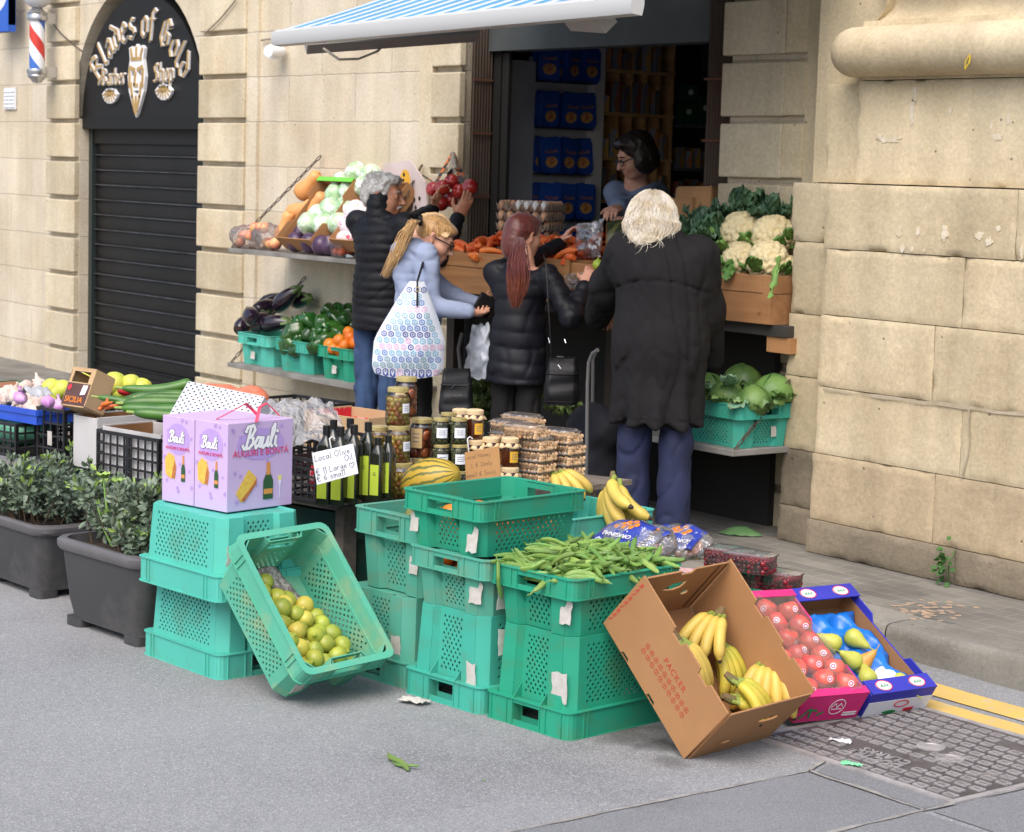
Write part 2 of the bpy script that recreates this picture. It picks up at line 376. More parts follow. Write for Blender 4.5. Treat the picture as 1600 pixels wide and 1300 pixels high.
 h2=_n(nt,'ShaderNodeMath',operation='MULTIPLY_ADD');h2.inputs[1].default_value=.45;L(n2.outputs['Fac'],h2.inputs[0]);L(hm.outputs[0],h2.inputs[2])
 h3=_n(nt,'ShaderNodeMath',operation='ADD');L(h2.outputs[0],h3.inputs[0]);L(m2.outputs['Result'],h3.inputs[1])
 bp=_n(nt,'ShaderNodeBump');bp.inputs['Strength'].default_value=.7;bp.inputs['Distance'].default_value=bumpd;L(h3.outputs[0],bp.inputs['Height']);L(bp.outputs['Normal'],b.inputs['Normal'])
 return m
M_wall=stone_mat('limestone wall',S(217,207,188),S(209,196,171),S(186,170,144),zoff=-1.735+.2885*20)
M_quoin=stone_mat('limestone quoin',S(214,202,176),S(214,202,176),S(186,166,132),mort=0,bw=5,pitch=7)
M_ped=stone_mat('limestone pedestal',S(214,199,168),S(214,199,168),S(180,161,128),mort=0,bw=9,pitch=9,bumpd=.008)
M_pedlow=stone_mat('weathered base stone',S(150,138,118),S(150,138,118),S(84,79,72),mort=0,bw=9,pitch=9,bumpd=.014)
M_pedmid=stone_mat('stained course stone',S(190,172,142),S(190,172,142),S(112,102,88),mort=0,bw=9,pitch=9,bumpd=.01)
M_mortar=mat('lime mortar',S(156,152,146),S(128,124,118),sc=20,rough=.95,bump=.6,bsc=60)
def asphalt(name,c1,c2,speck,rough=.92,sp=260,dark_spots=()):
 m=mat(name,c1,c2,sc=1.3,dirt=tuple(.72*x for x in c2[:3])+(1,),dsc=.9,dlo=.52,dhi=.74,rough=rough,bump=.55,bsc=230,bdist=.004,detail=9,ramp=(.3,.7));nt=m.node_tree;L=nt.links.new;b=nt.nodes['Principled BSDF']
 src=b.inputs['Base Color'].links[0].from_socket;tc=_n(nt,'ShaderNodeTexCoord');v=_n(nt,'ShaderNodeTexVoronoi');v.inputs['Scale'].default_value=sp;L(tc.outputs['Object'],v.inputs['Vector'])
 s=_n(nt,'ShaderNodeSeparateXYZ');L(v.outputs['Color'],s.inputs[0]);r=_n(nt,'ShaderNodeMapRange');r.inputs['From Min'].default_value=.7;r.inputs['To Max'].default_value=.8;L(s.outputs[0],r.inputs['Value'])
 mx=_n(nt,'ShaderNodeMix',data_type='RGBA');L(r.outputs['Result'],mx.inputs['Factor']);L(src,mx.inputs['A']);mx.inputs['B'].default_value=speck
 r2=_n(nt,'ShaderNodeMapRange');r2.inputs['From Min'].default_value=.0;r2.inputs['From Max'].default_value=.25;r2.inputs['To Min'].default_value=.62;L(s.outputs[1],r2.inputs['Value'])
 mc=_n(nt,'ShaderNodeMix',data_type='RGBA',blend_type='MULTIPLY');mc.inputs['Factor'].default_value=1;L(mx.outputs['Result'],mc.inputs['A']);L(r2.outputs['Result'],mc.inputs['B'])
 fin=mc.outputs['Result']
 for(cx,cy),rad,dk in dark_spots:
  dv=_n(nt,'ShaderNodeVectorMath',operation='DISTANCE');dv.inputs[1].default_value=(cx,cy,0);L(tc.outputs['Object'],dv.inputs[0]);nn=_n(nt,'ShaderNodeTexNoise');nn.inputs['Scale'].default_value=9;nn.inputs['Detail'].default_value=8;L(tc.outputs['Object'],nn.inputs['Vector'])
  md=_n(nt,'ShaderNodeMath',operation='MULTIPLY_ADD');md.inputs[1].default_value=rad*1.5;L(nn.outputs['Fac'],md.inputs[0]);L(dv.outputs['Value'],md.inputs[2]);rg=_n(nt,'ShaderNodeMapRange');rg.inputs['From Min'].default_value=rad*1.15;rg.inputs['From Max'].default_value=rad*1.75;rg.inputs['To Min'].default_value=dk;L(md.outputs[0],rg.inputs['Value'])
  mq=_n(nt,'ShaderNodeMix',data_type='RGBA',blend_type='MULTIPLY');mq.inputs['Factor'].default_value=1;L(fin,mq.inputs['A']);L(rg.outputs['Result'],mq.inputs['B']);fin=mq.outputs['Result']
 L(fin,b.inputs['Base Color']);return m
SPOTS=[((AZ(x,y,0).x,AZ(x,y,0).y),r,d)for x,y,r,d in((985,1150,.16,.42),(1030,1165,.10,.5),(560,1085,.14,.80),(1050,1190,.08,.6))]  # centre, radius and tone of darker round patches in the road colour
M_road=asphalt('worn asphalt',(.262,.265,.272,1),(.222,.224,.231,1),(.44,.44,.44,1),dark_spots=SPOTS)
M_slab=asphalt('exposed aggregate slab',(.205,.208,.216,1),(.165,.168,.175,1),(.33,.33,.34,1),sp=420)
M_conc=mat('patched concrete',(.24,.235,.22,1),(.17,.17,.165,1),sc=5,rough=.95,bump=.5,bsc=90)
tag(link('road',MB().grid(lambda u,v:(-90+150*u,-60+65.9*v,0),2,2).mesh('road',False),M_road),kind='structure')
mb=MB();mb.add([(-4.30,2.2,.003),(-2.2,2.2,.003),(-2.2,4.395,.003),(-4.30,4.395,.003)],[(0,1,2,3)])
tag(link('road_slab',mb.mesh('slab',False),M_slab),kind='structure')
mb=MB();mb.add([(-4.285,4.425,.003),(-3.86,4.425,.003),(-3.86,4.53,.003),(-4.33,4.53,.003)],[(0,1,2,3)]);mb.add([(-3.83,4.425,.003),(-2.2,4.425,.003),(-2.2,5.2,.003),(-3.83,5.2,.003)],[(0,1,2,3)])
tag(link('road_slab',mb.mesh('slab2',False),M_slab),kind='structure')
def seam(pts,w,jit=.008):
 vs=[];
 for p,q in zip(pts[:-1],pts[1:]):
  n=max(2,int((Vector(q)-Vector(p)).length/.03))
  for i in range(n):vs.append(Vector(p).lerp(Vector(q),i/n))
 vs.append(Vector(pts[-1]));a=[];b=[]
 for i,p in enumerate(vs):
  d=(vs[min(i+1,len(vs)-1)]-vs[max(i-1,0)]).normalized();nn=Vector((-d.y,d.x));k=w*(.5+.45*noise.noise((p.x*9,p.y*9,3)));o=nn*jit*noise.noise((p.x*7,p.y*7,9))
  a.append((p.x+nn.x*k+o.x,p.y+nn.y*k+o.y));b.append((p.x-nn.x*k+o.x,p.y-nn.y*k+o.y))
 return a,b
mb=MB()
for pts,w in((((-4.31,1.9),(-4.30,4.41),(-4.36,4.55)),.012),(((-4.30,4.41),(-3.845,4.41)),.014),(((-3.845,2.2),(-3.845,4.56),(-3.845,5.3)),.016),(((-4.66,4.545),(-3.85,4.545)),.010)):
 a,b=seam([Vector(p)for p in pts],w);n=len(a)
 mb.add([(x,y,.006)for x,y in a]+[(x,y,.006)for x,y in b],[(i,i+1,n+i+1,n+i)for i in range(n-1)])
tag(link('road_joint_mortar',mb.mesh('joints',False),M_mortar),kind='structure')
M_yel=mat('yellow road paint',S(214,176,92),S(200,170,100),sc=9,rough=.85,dirt=S(176,172,160),dsc=14,dlo=.56,dhi=.7,bump=.4,bsc=200)
mb=MB()
for y0,y1 in((5.44,5.585),(5.26,5.395)):
 mb.grid(lambda u,v:(-16+16*u,y0+(y1-y0)*v+.006*noise.noise((u*90,v*3,y0)),.004),160,1)
tag(link('road_marking',mb.mesh('yellow',False),M_yel),kind='structure')
def paver():
 m=bpy.data.materials.new('stamped paving');m.use_nodes=True;nt=m.node_tree;L=nt.links.new;b=nt.nodes['Principled BSDF'];b.inputs['Roughness'].default_value=.82
 tc=_n(nt,'ShaderNodeTexCoord');mp=_n(nt,'ShaderNodeMapping');mp.inputs['Rotation'].default_value=(0,0,R(0));L(tc.outputs['Object'],mp.inputs[0])
 br=_n(nt,'ShaderNodeTexBrick');br.inputs['Scale'].default_value=1;br.inputs['Brick Width'].default_value=.21;br.inputs['Row Height'].default_value=.085;br.inputs['Mortar Size'].default_value=.004;br.inputs['Mortar Smooth'].default_value=.4
 br.inputs['Color1'].default_value=(.225,.212,.185,1);br.inputs['Color2'].default_value=(.165,.158,.14,1);br.inputs['Mortar'].default_value=(.30,.285,.25,1);L(mp.outputs[0],br.inputs['Vector'])
 n1=_n(nt,'ShaderNodeTexNoise');n1.inputs['Scale'].default_value=3;n1.inputs['Detail'].default_value=9;L(tc.outputs['Object'],n1.inputs['Vector'])
 r=_n(nt,'ShaderNodeMapRange');r.inputs['From Min'].default_value=.35;r.inputs['From Max'].default_value=.7;r.inputs['To Min'].default_value=.6;r.inputs['To Max'].default_value=1.12;L(n1.outputs['Fac'],r.inputs['Value'])
 mc=_n(nt,'ShaderNodeMix',data_type='RGBA',blend_type='MULTIPLY');mc.inputs['Factor'].default_value=1;L(br.outputs['Color'],mc.inputs['A']);L(r.outputs['Result'],mc.inputs['B']);L(mc.outputs['Result'],b.inputs['Base Color'])
 n2=_n(nt,'ShaderNodeTexNoise');n2.inputs['Scale'].default_value=90;n2.inputs['Detail'].default_value=5;L(tc.outputs['Object'],n2.inputs['Vector'])
 h=_n(nt,'ShaderNodeMath',operation='SUBTRACT');L(n2.outputs['Fac'],h.inputs[0]);L(br.outputs['Fac'],h.inputs[1])
 bp=_n(nt,'ShaderNodeBump');bp.inputs['Strength'].default_value=.5;bp.inputs['Distance'].default_value=.004;L(h.outputs[0],bp.inputs['Height']);L(bp.outputs['Normal'],b.inputs['Normal']);return m
tag(MB().box((-30,5.98,-.1),(-1,11.0,.113)).build('pavement',paver(),smooth=False),kind='structure')
M_kerb=stone_mat('kerb stone',(.275,.26,.225,1),(.275,.26,.225,1),(.15,.145,.13,1),mort=0,bw=9,pitch=9,bumpd=.014)
M_kerb.node_tree.nodes['Principled BSDF'].inputs['Roughness'].default_value=.9
mb=MB();x=-30.0
while x<-1:
 w=.95+.12*noise.noise((x,0,0));nx=14
 def kf(u,v,x=x,w=w):
  pr=((5.777,-.05),(5.778,.05),(5.780,.098),(5.786,.111),(5.80,.1155),(5.90,.117),(5.985,.116))
  t=v*(len(pr)-1);i=min(int(t),len(pr)-2);f=t-i;y=pr[i][0]*(1-f)+pr[i+1][0]*f;z=pr[i][1]*(1-f)+pr[i+1][1]*f
  X=x+.0025+(w-.005)*u;k=noise.noise((X*6,y*20,z*14))*.010+noise.noise((X*22,y*40,z*40))*.004
  e=-.005 if u in(0,1)else 0
  return(X,y+k-e,z+k*.4+e*.5)
 mb.grid(kf,nx,18);x+=w
tag(mb.build('kerb',M_kerb,ang=80),kind='structure')
M_chalk=mat('orange chalk stain',S(178,150,126),S(160,142,122),sc=20,rough=.95)
mb=MB()
for i in range(60):
 c=AZ(1450+rng.normal()*34,955+rng.normal()*9,.117);a=rng.random()*6
 mb.add([(c.x+.016*rng.random()*math.cos(a+k*1.26)+.008*math.cos(a+k*1.26),c.y+.016*rng.random()*math.sin(a+k*1.26)+.006*math.sin(a+k*1.26),.1136+i*.00003)for k in range(5)],[(0,1,2,3,4)])
tag(mb.build('pavement_chalk_mark',M_chalk,smooth=False),kind='structure')
BLD=empty('stone_building',(-9,7,0));tag(BLD,'pale limestone building with an arched doorway, an open shop front and a column pedestal','building')
def bpart(name,mb,m,smooth=False,**k):return mb.build(name,m,BLD,smooth=smooth,loc=(9,-7,0),**k)
XZ=Matrix(((1,0,0,0),(0,0,1,0),(0,1,0,0),(0,0,0,1)))
def XZat(y):return T(0,y,0)@XZ
arch=[(-13.81-1.03*math.cos(a),2.04+.98*math.sin(a))for a in[PI*i/28 for i in range(29)]]
out=[(-24,0),(-14.73,0),(-14.73,2.04)]+arch+[(-12.81,2.04),(-12.81,0),(-9.80,0),(-9.80,3.2),(-7.56,3.2),(-7.56,0),(-5.0,0),(-5.0,4.8),(-24,4.8)]
mb=MB().at(XZat(7.0));mb.plate(out,(),.32);bpart('front_wall',mb,M_wall)
G0,GP=1.735,.2885
def quoins(name,x0,x1,xs,y=6.955,i0=-6,i1=6,ret=None):
 mb=MB()
 for i in range(i0,i1):
  za,zb=G0+GP*i+.017,G0+GP*(i+1)-.017
  j=lambda k:.004*noise.noise((i*1.7,k,x0))
  mb.box((x0+j(1),y+j(2),za+j(3)),(x1+j(4),7.002,zb+j(5)))
 if xs:mb.box((xs[0],y+.006,0),(xs[1],7.002,4.6))
 o=bpart(name,mb,M_quoin);bevel(o,.008,3);return o
quoins('quoin_pillar',-15.23,-14.735,None)
quoins('quoin_pillar',-12.805,-12.19,None)
quoins('quoin_pillar',-10.04,-9.76,(-10.17,-10.04))
quoins('quoin_pillar',-7.585,-7.16,None,i1=5)
mb=MB()
for i in range(-6,6):mb.box((-7.16,6.957,G0+GP*i+.019),(-7.02,7.003,G0+GP*(i+1)-.019))
o=bpart('quoin_return',mb,M_ped);bevel(o,.008,3)
bpart('wall_strip',MB().box((-7.02,6.965,0),(-6.86,7.004,4.6)),M_ped)
bpart('wall_strip',MB().box((-12.19,6.978,0),(-12.05,7.004,4.6)),M_wall)
bpart('grey_strip',MB().box((-6.86,6.93,1.75),(-6.79,7.004,4.6)),mat('grey wall strip',S(160,150,140),S(140,130,120),sc=12,rough=.9,bump=.4))  # plain grey vertical strip standing against the wall
bpart('rust_plate',MB().box((-6.85,6.90,1.735),(-6.80,6.93,1.97)),mat('rusty plate',S(140,92,52),S(105,66,40),sc=25,rough=.9))
def block(mb,x0,x1,z0,z1,yf,yb=7.0,chip=.013,seed=0):
 nx=max(8,int((x1-x0)/.016));nz=max(8,int((z1-z0)/.016));g=.0018
 x0+=g;x1-=g;z0+=g;z1-=g
 def f(u,v):
  X=x0+(x1-x0)*u;Zz=z0+(z1-z0)*v;ex=min(u*(x1-x0),(1-u)*(x1-x0));ez=min(v*(z1-z0),(1-v)*(z1-z0));e=min(ex,ez)
  n=noise.noise((X*5,Zz*5,seed))*.003+noise.noise((X*19,Zz*19,seed+5))*.0018+noise.noise((X*45,Zz*45,seed+8))*.001
  c=0
  if e<.018:
   k=noise.noise((X*11,Zz*11,seed+9));c=max(0,k-.10)*chip*2.0*(1-e/.018)
  r=.004 if e<1e-6 else 0
  return(X,yf+n+c+r,Zz)
 b0=len(mb.v);mb.grid(f,nx,nz)
 W=nx+1
 ring=[i for i in range(W)]+[W*j+nx for j in range(1,nz+1)]+[W*nz+i for i in range(nx-1,-1,-1)]+[W*j for j in range(nz-1,0,-1)]
 bv=[mb.v[b0+i]for i in ring];b1=len(mb.v);mb.v+=[(p[0],yb,p[2])for p in bv];n=len(ring)
 for i in range(n):mb.f.append([b0+ring[i],b1+i,b1+(i+1)%n,b0+ring[(i+1)%n]]);mb.mi.append(mb.k)
def bx(px,py,y):return AY(px,py,y).x
rows=[(.115,.262,6.595,(bx(1490,900,6.6),),True),(.262,.556,6.612,(bx(1455,790,6.6),),True),(.556,.852,6.615,(bx(1497,690,6.6),),False),(.852,1.167,6.612,(bx(1455,560,6.6),),False),(1.167,1.455,6.615,(bx(1500,455,6.6),),False),(1.455,1.737,6.612,(bx(1585,340,6.6),),False)]
for k,(z0,z1,yf,js,low)in enumerate(rows):
 mb=MB();xs=[-6.515-(.01 if low else 0)]+list(js)+[-4.6]
 for a,b in zip(xs[:-1],xs[1:]):block(mb,a,b,z0,z1,yf,seed=k*3+a)
 o=bpart('pedestal_course',mb,M_pedlow if k==0 else M_pedmid if k==1 else M_ped,smooth=True,ang=50)
 mb=MB();block(mb,-6.80-(.012 if low else 0)+.01*math.sin(k*2.1),-6.51,z0+(.02 if k%2 else-.015 if k else 0),z1+(.02 if k%2==0 else-.015)*(k<5),6.70,seed=k+40,chip=.014)
 bpart('pedestal_return',mb,M_pedlow if k<2 else M_ped,smooth=True,ang=50)
bpart('pedestal_core',MB().box((-6.80,6.72,.1),(-4.6,7.0,1.72)),mat('dark joint',S(134,118,92),rough=1))
mb=MB();a,b=seam([Vector((-6.47,.842)),Vector((-5.9,.846)),Vector((-5.3,.852)),Vector((-4.7,.848))],.013)
n=len(a);mb.at(XZat(6.606)).add([(x,z,0)for x,z in a]+[(x,z,0)for x,z in b],[(i,i+1,n+i+1,n+i)for i in range(n-1)])
a,b=seam([Vector((-5.66,.56)),Vector((-5.63,.70)),Vector((-5.64,.845))],.008);n=len(a);mb.add([(x,z,-.001)for x,z in a]+[(x,z,-.001)for x,z in b],[(i,i+1,n+i+1,n+i)for i in range(n-1)])
bpart('mortar_repair',mb,mat('pale pointing',S(178,166,146),S(160,146,122),sc=14,rough=.95,bump=.5))
mb=MB();block(mb,-6.39,-4.6,1.739,2.178,6.655,seed=77);bpart('dado_block',mb,M_ped,smooth=True,ang=50)
mb=MB();block(mb,-6.66,-6.39,1.739,2.172,6.74,seed=78);bpart('dado_return',mb,M_ped,smooth=True,ang=50)
def patch(cx,cy,rx,ry,seed,n=44):return[(cx+rx*math.cos(2*PI*i/n)*(.75+.5*noise.noise((math.cos(2*PI*i/n)*1.6,math.sin(2*PI*i/n)*1.6,seed))+.35*noise.noise((i*1.3,seed,2))),cy+ry*math.sin(2*PI*i/n)*(.75+.55*noise.noise((math.cos(2*PI*i/n)*2.2,math.sin(2*PI*i/n)*2.2,seed+3))))for i in range(n)]
M_flake=mat('flaked pale plaster',S(214,205,188),S(200,186,158),sc=22,rough=.95,bump=.7,bsc=50)
mb=MB()
for k,(px,py,rx,ry)in enumerate(((1428,148,12,16),(1425,175,9,30),(1390,217,40,9),(1372,214,14,7),(1484,172,6,8),(1548,196,6,8),(1575,186,6,12),(1558,214,16,7),(1440,226,4,5),(1470,240,3,8),(1570,136,4,6),(1508,150,9,6))):
 p=AY(px,py,6.65);mb.at(XZat(6.6525));mb.plate(patch(p.x,p.z,rx/560,ry/400,k),(),.004)
for k,(px,py,rx,ry)in enumerate(((1405,362,12,12),(1434,362,7,9),(1475,365,14,14),(1530,368,18,8),(1410,388,8,9),(1545,378,12,9),(1560,357,9,6),(1596,395,6,14),(1425,389,6,6),(1444,391,3,5))):
 p=AY(px,py,6.61);mb.at(XZat(6.6085));mb.plate(patch(p.x,p.z,rx/560,ry/400,k+20),(),.004)
bpart('plaster_flakes',mb,M_flake)
def sweep_profile(mb,prof,xc,yf,x1,n=18,rr=.02):
 loops=[]
 path=[(x1,'f')]+[(xc,'f')]+[(a,'a')for a in[i/n*PI/2 for i in range(1,n)]]+[(7.0,'y')]
 for val,t in path:
  if t=='f':loops.append([(val,yf-o,z)for o,z in prof])
  elif t=='a':loops.append([(xc-(o+rr)*math.sin(val),yf+rr-(o+rr)*math.cos(val),z)for o,z in prof])
  else:loops.append([(xc-o-rr,7.0,z)for o,z in prof])
 mb.loft(loops,False,False,False)
tor=[(0.02,2.178),(.02,2.19)]+[(.055+.105*math.cos(a),2.295+.105*math.sin(a))for a in[-PI/2+PI*i/14 for i in range(15)]]+[(.03,2.401),(.03,2.425),(-.03,2.43)]+[(-.03-.05*math.sin(PI*i/10),2.43+.16*i/10)for i in range(1,11)]+[(.02,2.60),(.02,2.64),(-.05,2.68),(-.05,4.6)]
mb=MB();sweep_profile(mb,tor,-6.34,6.66,-4.6);bpart('column_base_moulding',mb,M_ped,smooth=True,ang=50)
mb=MB();mb.tube([(-6.2,6.79,2.40),(-6.2,6.79,4.2)],.022,10);bpart('drain_pipe',mb,mat('zinc pipe',S(120,118,120),rough=.5,metal=.3))
mb=MB();mb.box((-6.785,6.8,1.74),(-4.6,7.0,4.6));bpart('pier_wall',mb,M_ped)
M_dark=mat('shop wall paint',S(196,192,186),S(176,172,166),sc=3,rough=.85)
mb=MB();mb.box((-15,12.0,-.1),(-6.0,12.1,3.4));mb.box((-15,7.32,3.2),(-6,12.0,3.3));mb.box((-15.1,7.32,-.1),(-15,12,3.3));mb.box((-6.6,7.32,-.1),(-6.5,12,3.2));bpart('shop_interior',mb,M_dark)
bpart('shop_floor',MB().box((-15,7.3,.0),(-6.6,12,.30)),mat('shop tiles',S(150,140,125),rough=.5))
M_fasc=mat('grey fascia board',S(76,82,82),S(66,70,70),sc=4,rough=.7)
bpart('shutter_box',MB().box((-9.79,7.16,2.42),(-7.57,7.30,3.19)),M_fasc)
M_corr=mat('rusty corrugated shutter',S(92,84,76),S(78,60,50),sc=4,rough=.75,metal=.35,stretch=(1,1,.3))
def corrugated(mb,x0,x1,y,z0,z1,n,amp=.008):
 pts=[]
 for i in range(n*6+1):
  u=i/(n*6);pts.append((x0+(x1-x0)*u,y+amp*math.sin(u*n*2*PI)))
 zs=[z0+(z1-z0)*k/4 for k in range(5)]
 mb.loft([[(p[0],p[1],z)for p in pts]for z in zs],False,False,False)
mb=MB();corrugated(mb,-7.80,-7.60,7.06,.12,3.2,9);bpart('folded_shutter',mb,M_corr,smooth=True,ang=70)
mb=MB();corrugated(mb,7.05,7.19,9.77,.12,3.2,7)
mb.v=[(-p[1],p[0],p[2])for p in mb.v];bpart('folded_shutter',mb,M_corr,smooth=True,ang=70)
mb=MB()
for z in(1.28,1.56,1.92,2.22):mb.box((-7.81,7.045,z),(-7.59,7.05,z+.012));mb.box((-9.76,7.05,z+.03),(-9.755,7.19,z+.042))
bpart('shutter_strap',mb,mat('rust strap',S(98,60,44),rough=.9))
mb=MB();mb.box((-9.79,7.20,.12),(-9.70,7.28,3.19));mb.box((-9.69,7.205,.12),(-9.63,7.225,2.41));bpart('door_frame',mb,mat('black door frame',S(38,37,36),rough=.5))
M_blk=mat('black shutter paint',S(26,25,25),S(20,19,19),sc=3,rough=.45,spec=.3,dirt=S(52,50,48),dsc=9,dlo=.62,dhi=.8)
RS=empty('roller_shutter',(-13.77,7.1,.115));tag(RS,'closed black slatted roller shutter filling the arched doorway','shutter')
def rpart(name,mb,m,**k):return mb.build(name,m,RS,loc=(13.77,-7.1,-.115),**k)
def slats(z0,z1):
 pr=[];z=z0
 while z<z1-.01:
  pr+=[(7.115,z),(7.108,z+.05),(7.115,z+.098),(7.100,z+.100),(7.096,z+.106),(7.100,z+.1115)];z+=.1118
 return[[(x,y,zz)for y,zz in pr]for x in(-14.70,-12.83)]
mb=MB();mb.loft([l[::-1]for l in slats(.218,2.03)],False,False,False);rpart('slat_curtain',mb,M_blk,ang=25)
mb=MB()
for q in range(16):mb.box((-14.69,7.0935,.218+.1118*q+.1005),(-12.84,7.0975,.218+.1118*q+.1055))
rpart('slat_highlight',mb,mat('painted slat highlight',S(96,98,104),S(60,60,64),sc=7,rough=.45,metal=.3),smooth=False)  # pale strips put in as painted highlights along the slat ridges
mb=MB();mb.loft([l[::-1]for l in slats(.218-.1118,.21)],False,False,False);mb.box((-14.70,7.09,.115),(-12.83,7.13,.16));rpart('bottom_bar',mb,M_blk,ang=25)
for xa,xb in((-14.728,-14.67),(-12.85,-12.812)):rpart('guide_rail',MB().box((xa,7.075,.115),(xb,7.14,2.0)),mat('dark green guide',S(40,48,48),rough=.45),smooth=False)
mb=MB();mb.box((-14.725,7.085,1.86),(-12.815,7.14,2.02));rpart('shutter_hood',mb,mat('shutter hood',S(26,24,22),rough=.5,spec=.3),smooth=False)
bpart('doorway_back',MB().box((-14.9,7.2,0),(-12.7,7.3,3.1)),mat('black recess',S(22,21,20),rough=.8))
SG=empty('shop_sign',(-13.77,7.05,2.04));tag(SG,'black half round barber shop sign with white and gold raised lettering','sign')
def spart(name,mb,m,**k):return mb.build(name,m,SG,loc=(13.77,-7.05,-2.04),**k)
M_sgn=mat('matt black sign',S(24,23,23),rough=.5,spec=.3)
scx=-13.80
mb=MB().at(XZat(7.03));mb.plate([(scx-.945,2.055),(scx+.945,2.055)]+[(scx+.945*math.cos(a),2.055+.865*math.sin(a))for a in[PI*i/40 for i in range(0,41)]],(),.05)
o=spart('sign_panel',mb,M_sgn,smooth=False);bevel(o,.006,2)
mb=MB();mb.box((-14.76,7.02,1.965),(-12.79,7.10,2.06));o=spart('sign_base',mb,mat('sign base',S(20,19,19),rough=.5,spec=.3),smooth=False);bevel(o,.005)
GL={'B':[[(.1,1.5),(.14,.05),(.45,0),(.78,.3),(.5,.72),(.2,.78)],[(.2,.78),(.66,1.0),(.66,1.28),(.35,1.48),(-.1,1.3)],[(-.1,.1),(.14,.05)]],'l':[[(.1,1.5),(.14,.12),(.36,0)]],'a':[[(.08,.82),(.35,1),(.55,.85),(.57,.12),(.76,.02)],[(.55,.55),(.2,.5),(.1,.22),(.3,0),(.55,.2)]],'d':[[(-.02,1.4),(.6,.85),(.6,.2),(.35,0),(.1,.2),(.1,.7),(.35,.92),(.6,.75)]],'e':[[(.15,.5),(.6,.62),(.58,.8),(.35,1),(.12,.8),(.12,.2),(.35,0),(.62,.18)]],'s':[[(.62,.88),(.35,1),(.12,.8),(.2,.6),(.52,.45),(.6,.2),(.35,0),(.05,.12)]],'o':[[(.35,1),(.1,.8),(.1,.2),(.35,0),(.6,.2),(.6,.8),(.35,1)]],'f':[[(.62,1.38),(.38,1.5),(.25,1.3),(.27,-.15)],[(.02,.95),(.55,.98)]],'G':[[(.8,1.25),(.5,1.47),(.15,1.2),(.08,.35),(.4,0),(.8,.22),(.8,.72),(.52,.78)],[(.45,1.4),(.42,.25)],[(.62,1.0),(.95,1.2)]],'r':[[(.08,1),(.12,.02)],[(.12,.8),(.35,1),(.55,.88)]],'b':[[(.1,1.5),(.12,.12),(.35,0),(.62,.2),(.6,.75),(.35,.95),(.12,.75)]],'h':[[(.1,1.5),(.12,.02)],[(.12,.75),(.36,1),(.6,.8),(.6,.1),(.45,-.25)]],'p':[[(.08,1),(.12,-.4)],[(.12,.8),(.4,1),(.62,.8),(.6,.2),(.35,0),(.12,.15)]],'S':[[(.75,1.28),(.42,1.47),(.1,1.2),(.2,.9),(.62,.65),(.72,.3),(.4,0),(0,.12)],[(.42,1.4),(.42,.1)]]}
M_wht=mat('white sign edge',S(226,226,228),rough=.45);M_gold=mat('gold sign face',S(196,164,106),S(178,144,88),sc=8,rough=.35,metal=.25)
def black_text(word,place,sc,mb1,mb2,gold=True,st=1.08,centre=True):
 """place(s)->(x,z,angle): s runs along the baseline"""
 adv={'l':.46,'f':.64,'r':.62,'B':.98,'G':1.06,'S':.92,' ':.42}
 tot=sum(adv.get(c,.76)for c in word)*sc*st;s=-tot/2
 for c in word:
  a=adv.get(c,.76)*sc*st
  if c!=' ':
   x,z,an=place(s+a/2);M=XZat(7.03)@T(x,z,-.016)@RZ(an)@T(-a*.44,0,0)@SCL(st,1,1)
   strokes(mb1.at(M),GL[c],0,nib=(.088*sc,.075*sc),sc=sc,z0=0,th=.014)
   if gold:strokes(mb2.at(M),GL[c],0,nib=(.046*sc,.042*sc),sc=sc,z0=-.004,th=.004)
  s+=a
def arcplace(rx,rz):
 A=[PI*i/400 for i in range(401)];P=[(scx-rx*math.cos(a),2.06+rz*math.sin(a))for a in A];D=[0]
 for p,q in zip(P[:-1],P[1:]):D.append(D[-1]+math.hypot(q[0]-p[0],q[1]-p[1]))
 def f(s):
  t=D[-1]/2+s;i=max(1,min(399,next((k for k,d in enumerate(D)if d>t),399)));return P[i][0],P[i][1],math.atan2(P[i+1][1]-P[i-1][1],P[i+1][0]-P[i-1][0])
 return f
w1,w2=MB(),MB()
black_text('Blades of Gold',arcplace(.70,.56),.142,w1,w2)
spart('arched_lettering',w1,M_wht,smooth=False);spart('gold_lettering_face',w2,M_gold,smooth=False)
w1,w2=MB(),MB();pb=AY(180,126,7.03);ps=AY(258,121,7.03)
black_text('Barber',lambda s:(pb.x+s,pb.z-.03,0),.078,w1,w2);black_text('Shop',lambda s:(ps.x+s,ps.z-.03,0),.088,w1,w2)
spart('small_lettering',w1,M_wht,smooth=False);spart('small_gold_face',w2,M_gold,smooth=False)
w1,w2=MB(),MB();pc=AY(218,125,7.03)
def sh(l,s=1):return[(pc.x+x*.19*s,pc.z+z*.24*s)for x,z in l]
face=[(-.55,.62),(-.62,.95),(-.38,1.0),(-.25,.86),(0,1.06),(.28,.88),(.42,1.02),(.64,.92),(.55,.6),(.72,.1),(.6,-.35),(.3,-.75),(0,-1.12),(-.3,-.75),(-.6,-.35),(-.72,.1)]
mb0=MB().at(XZat(7.004));mb0.plate(sh(face),[sh([(-.4,.3),(-.15,.22),(-.2,.1),(-.42,.12)]),sh([(.4,.3),(.15,.22),(.2,.1),(.42,.12)]),sh([(-.25,-.32),(.25,-.32),(.1,-.42),(-.1,-.42)])],.024)
spart('emblem',mb0,M_wht,smooth=False)
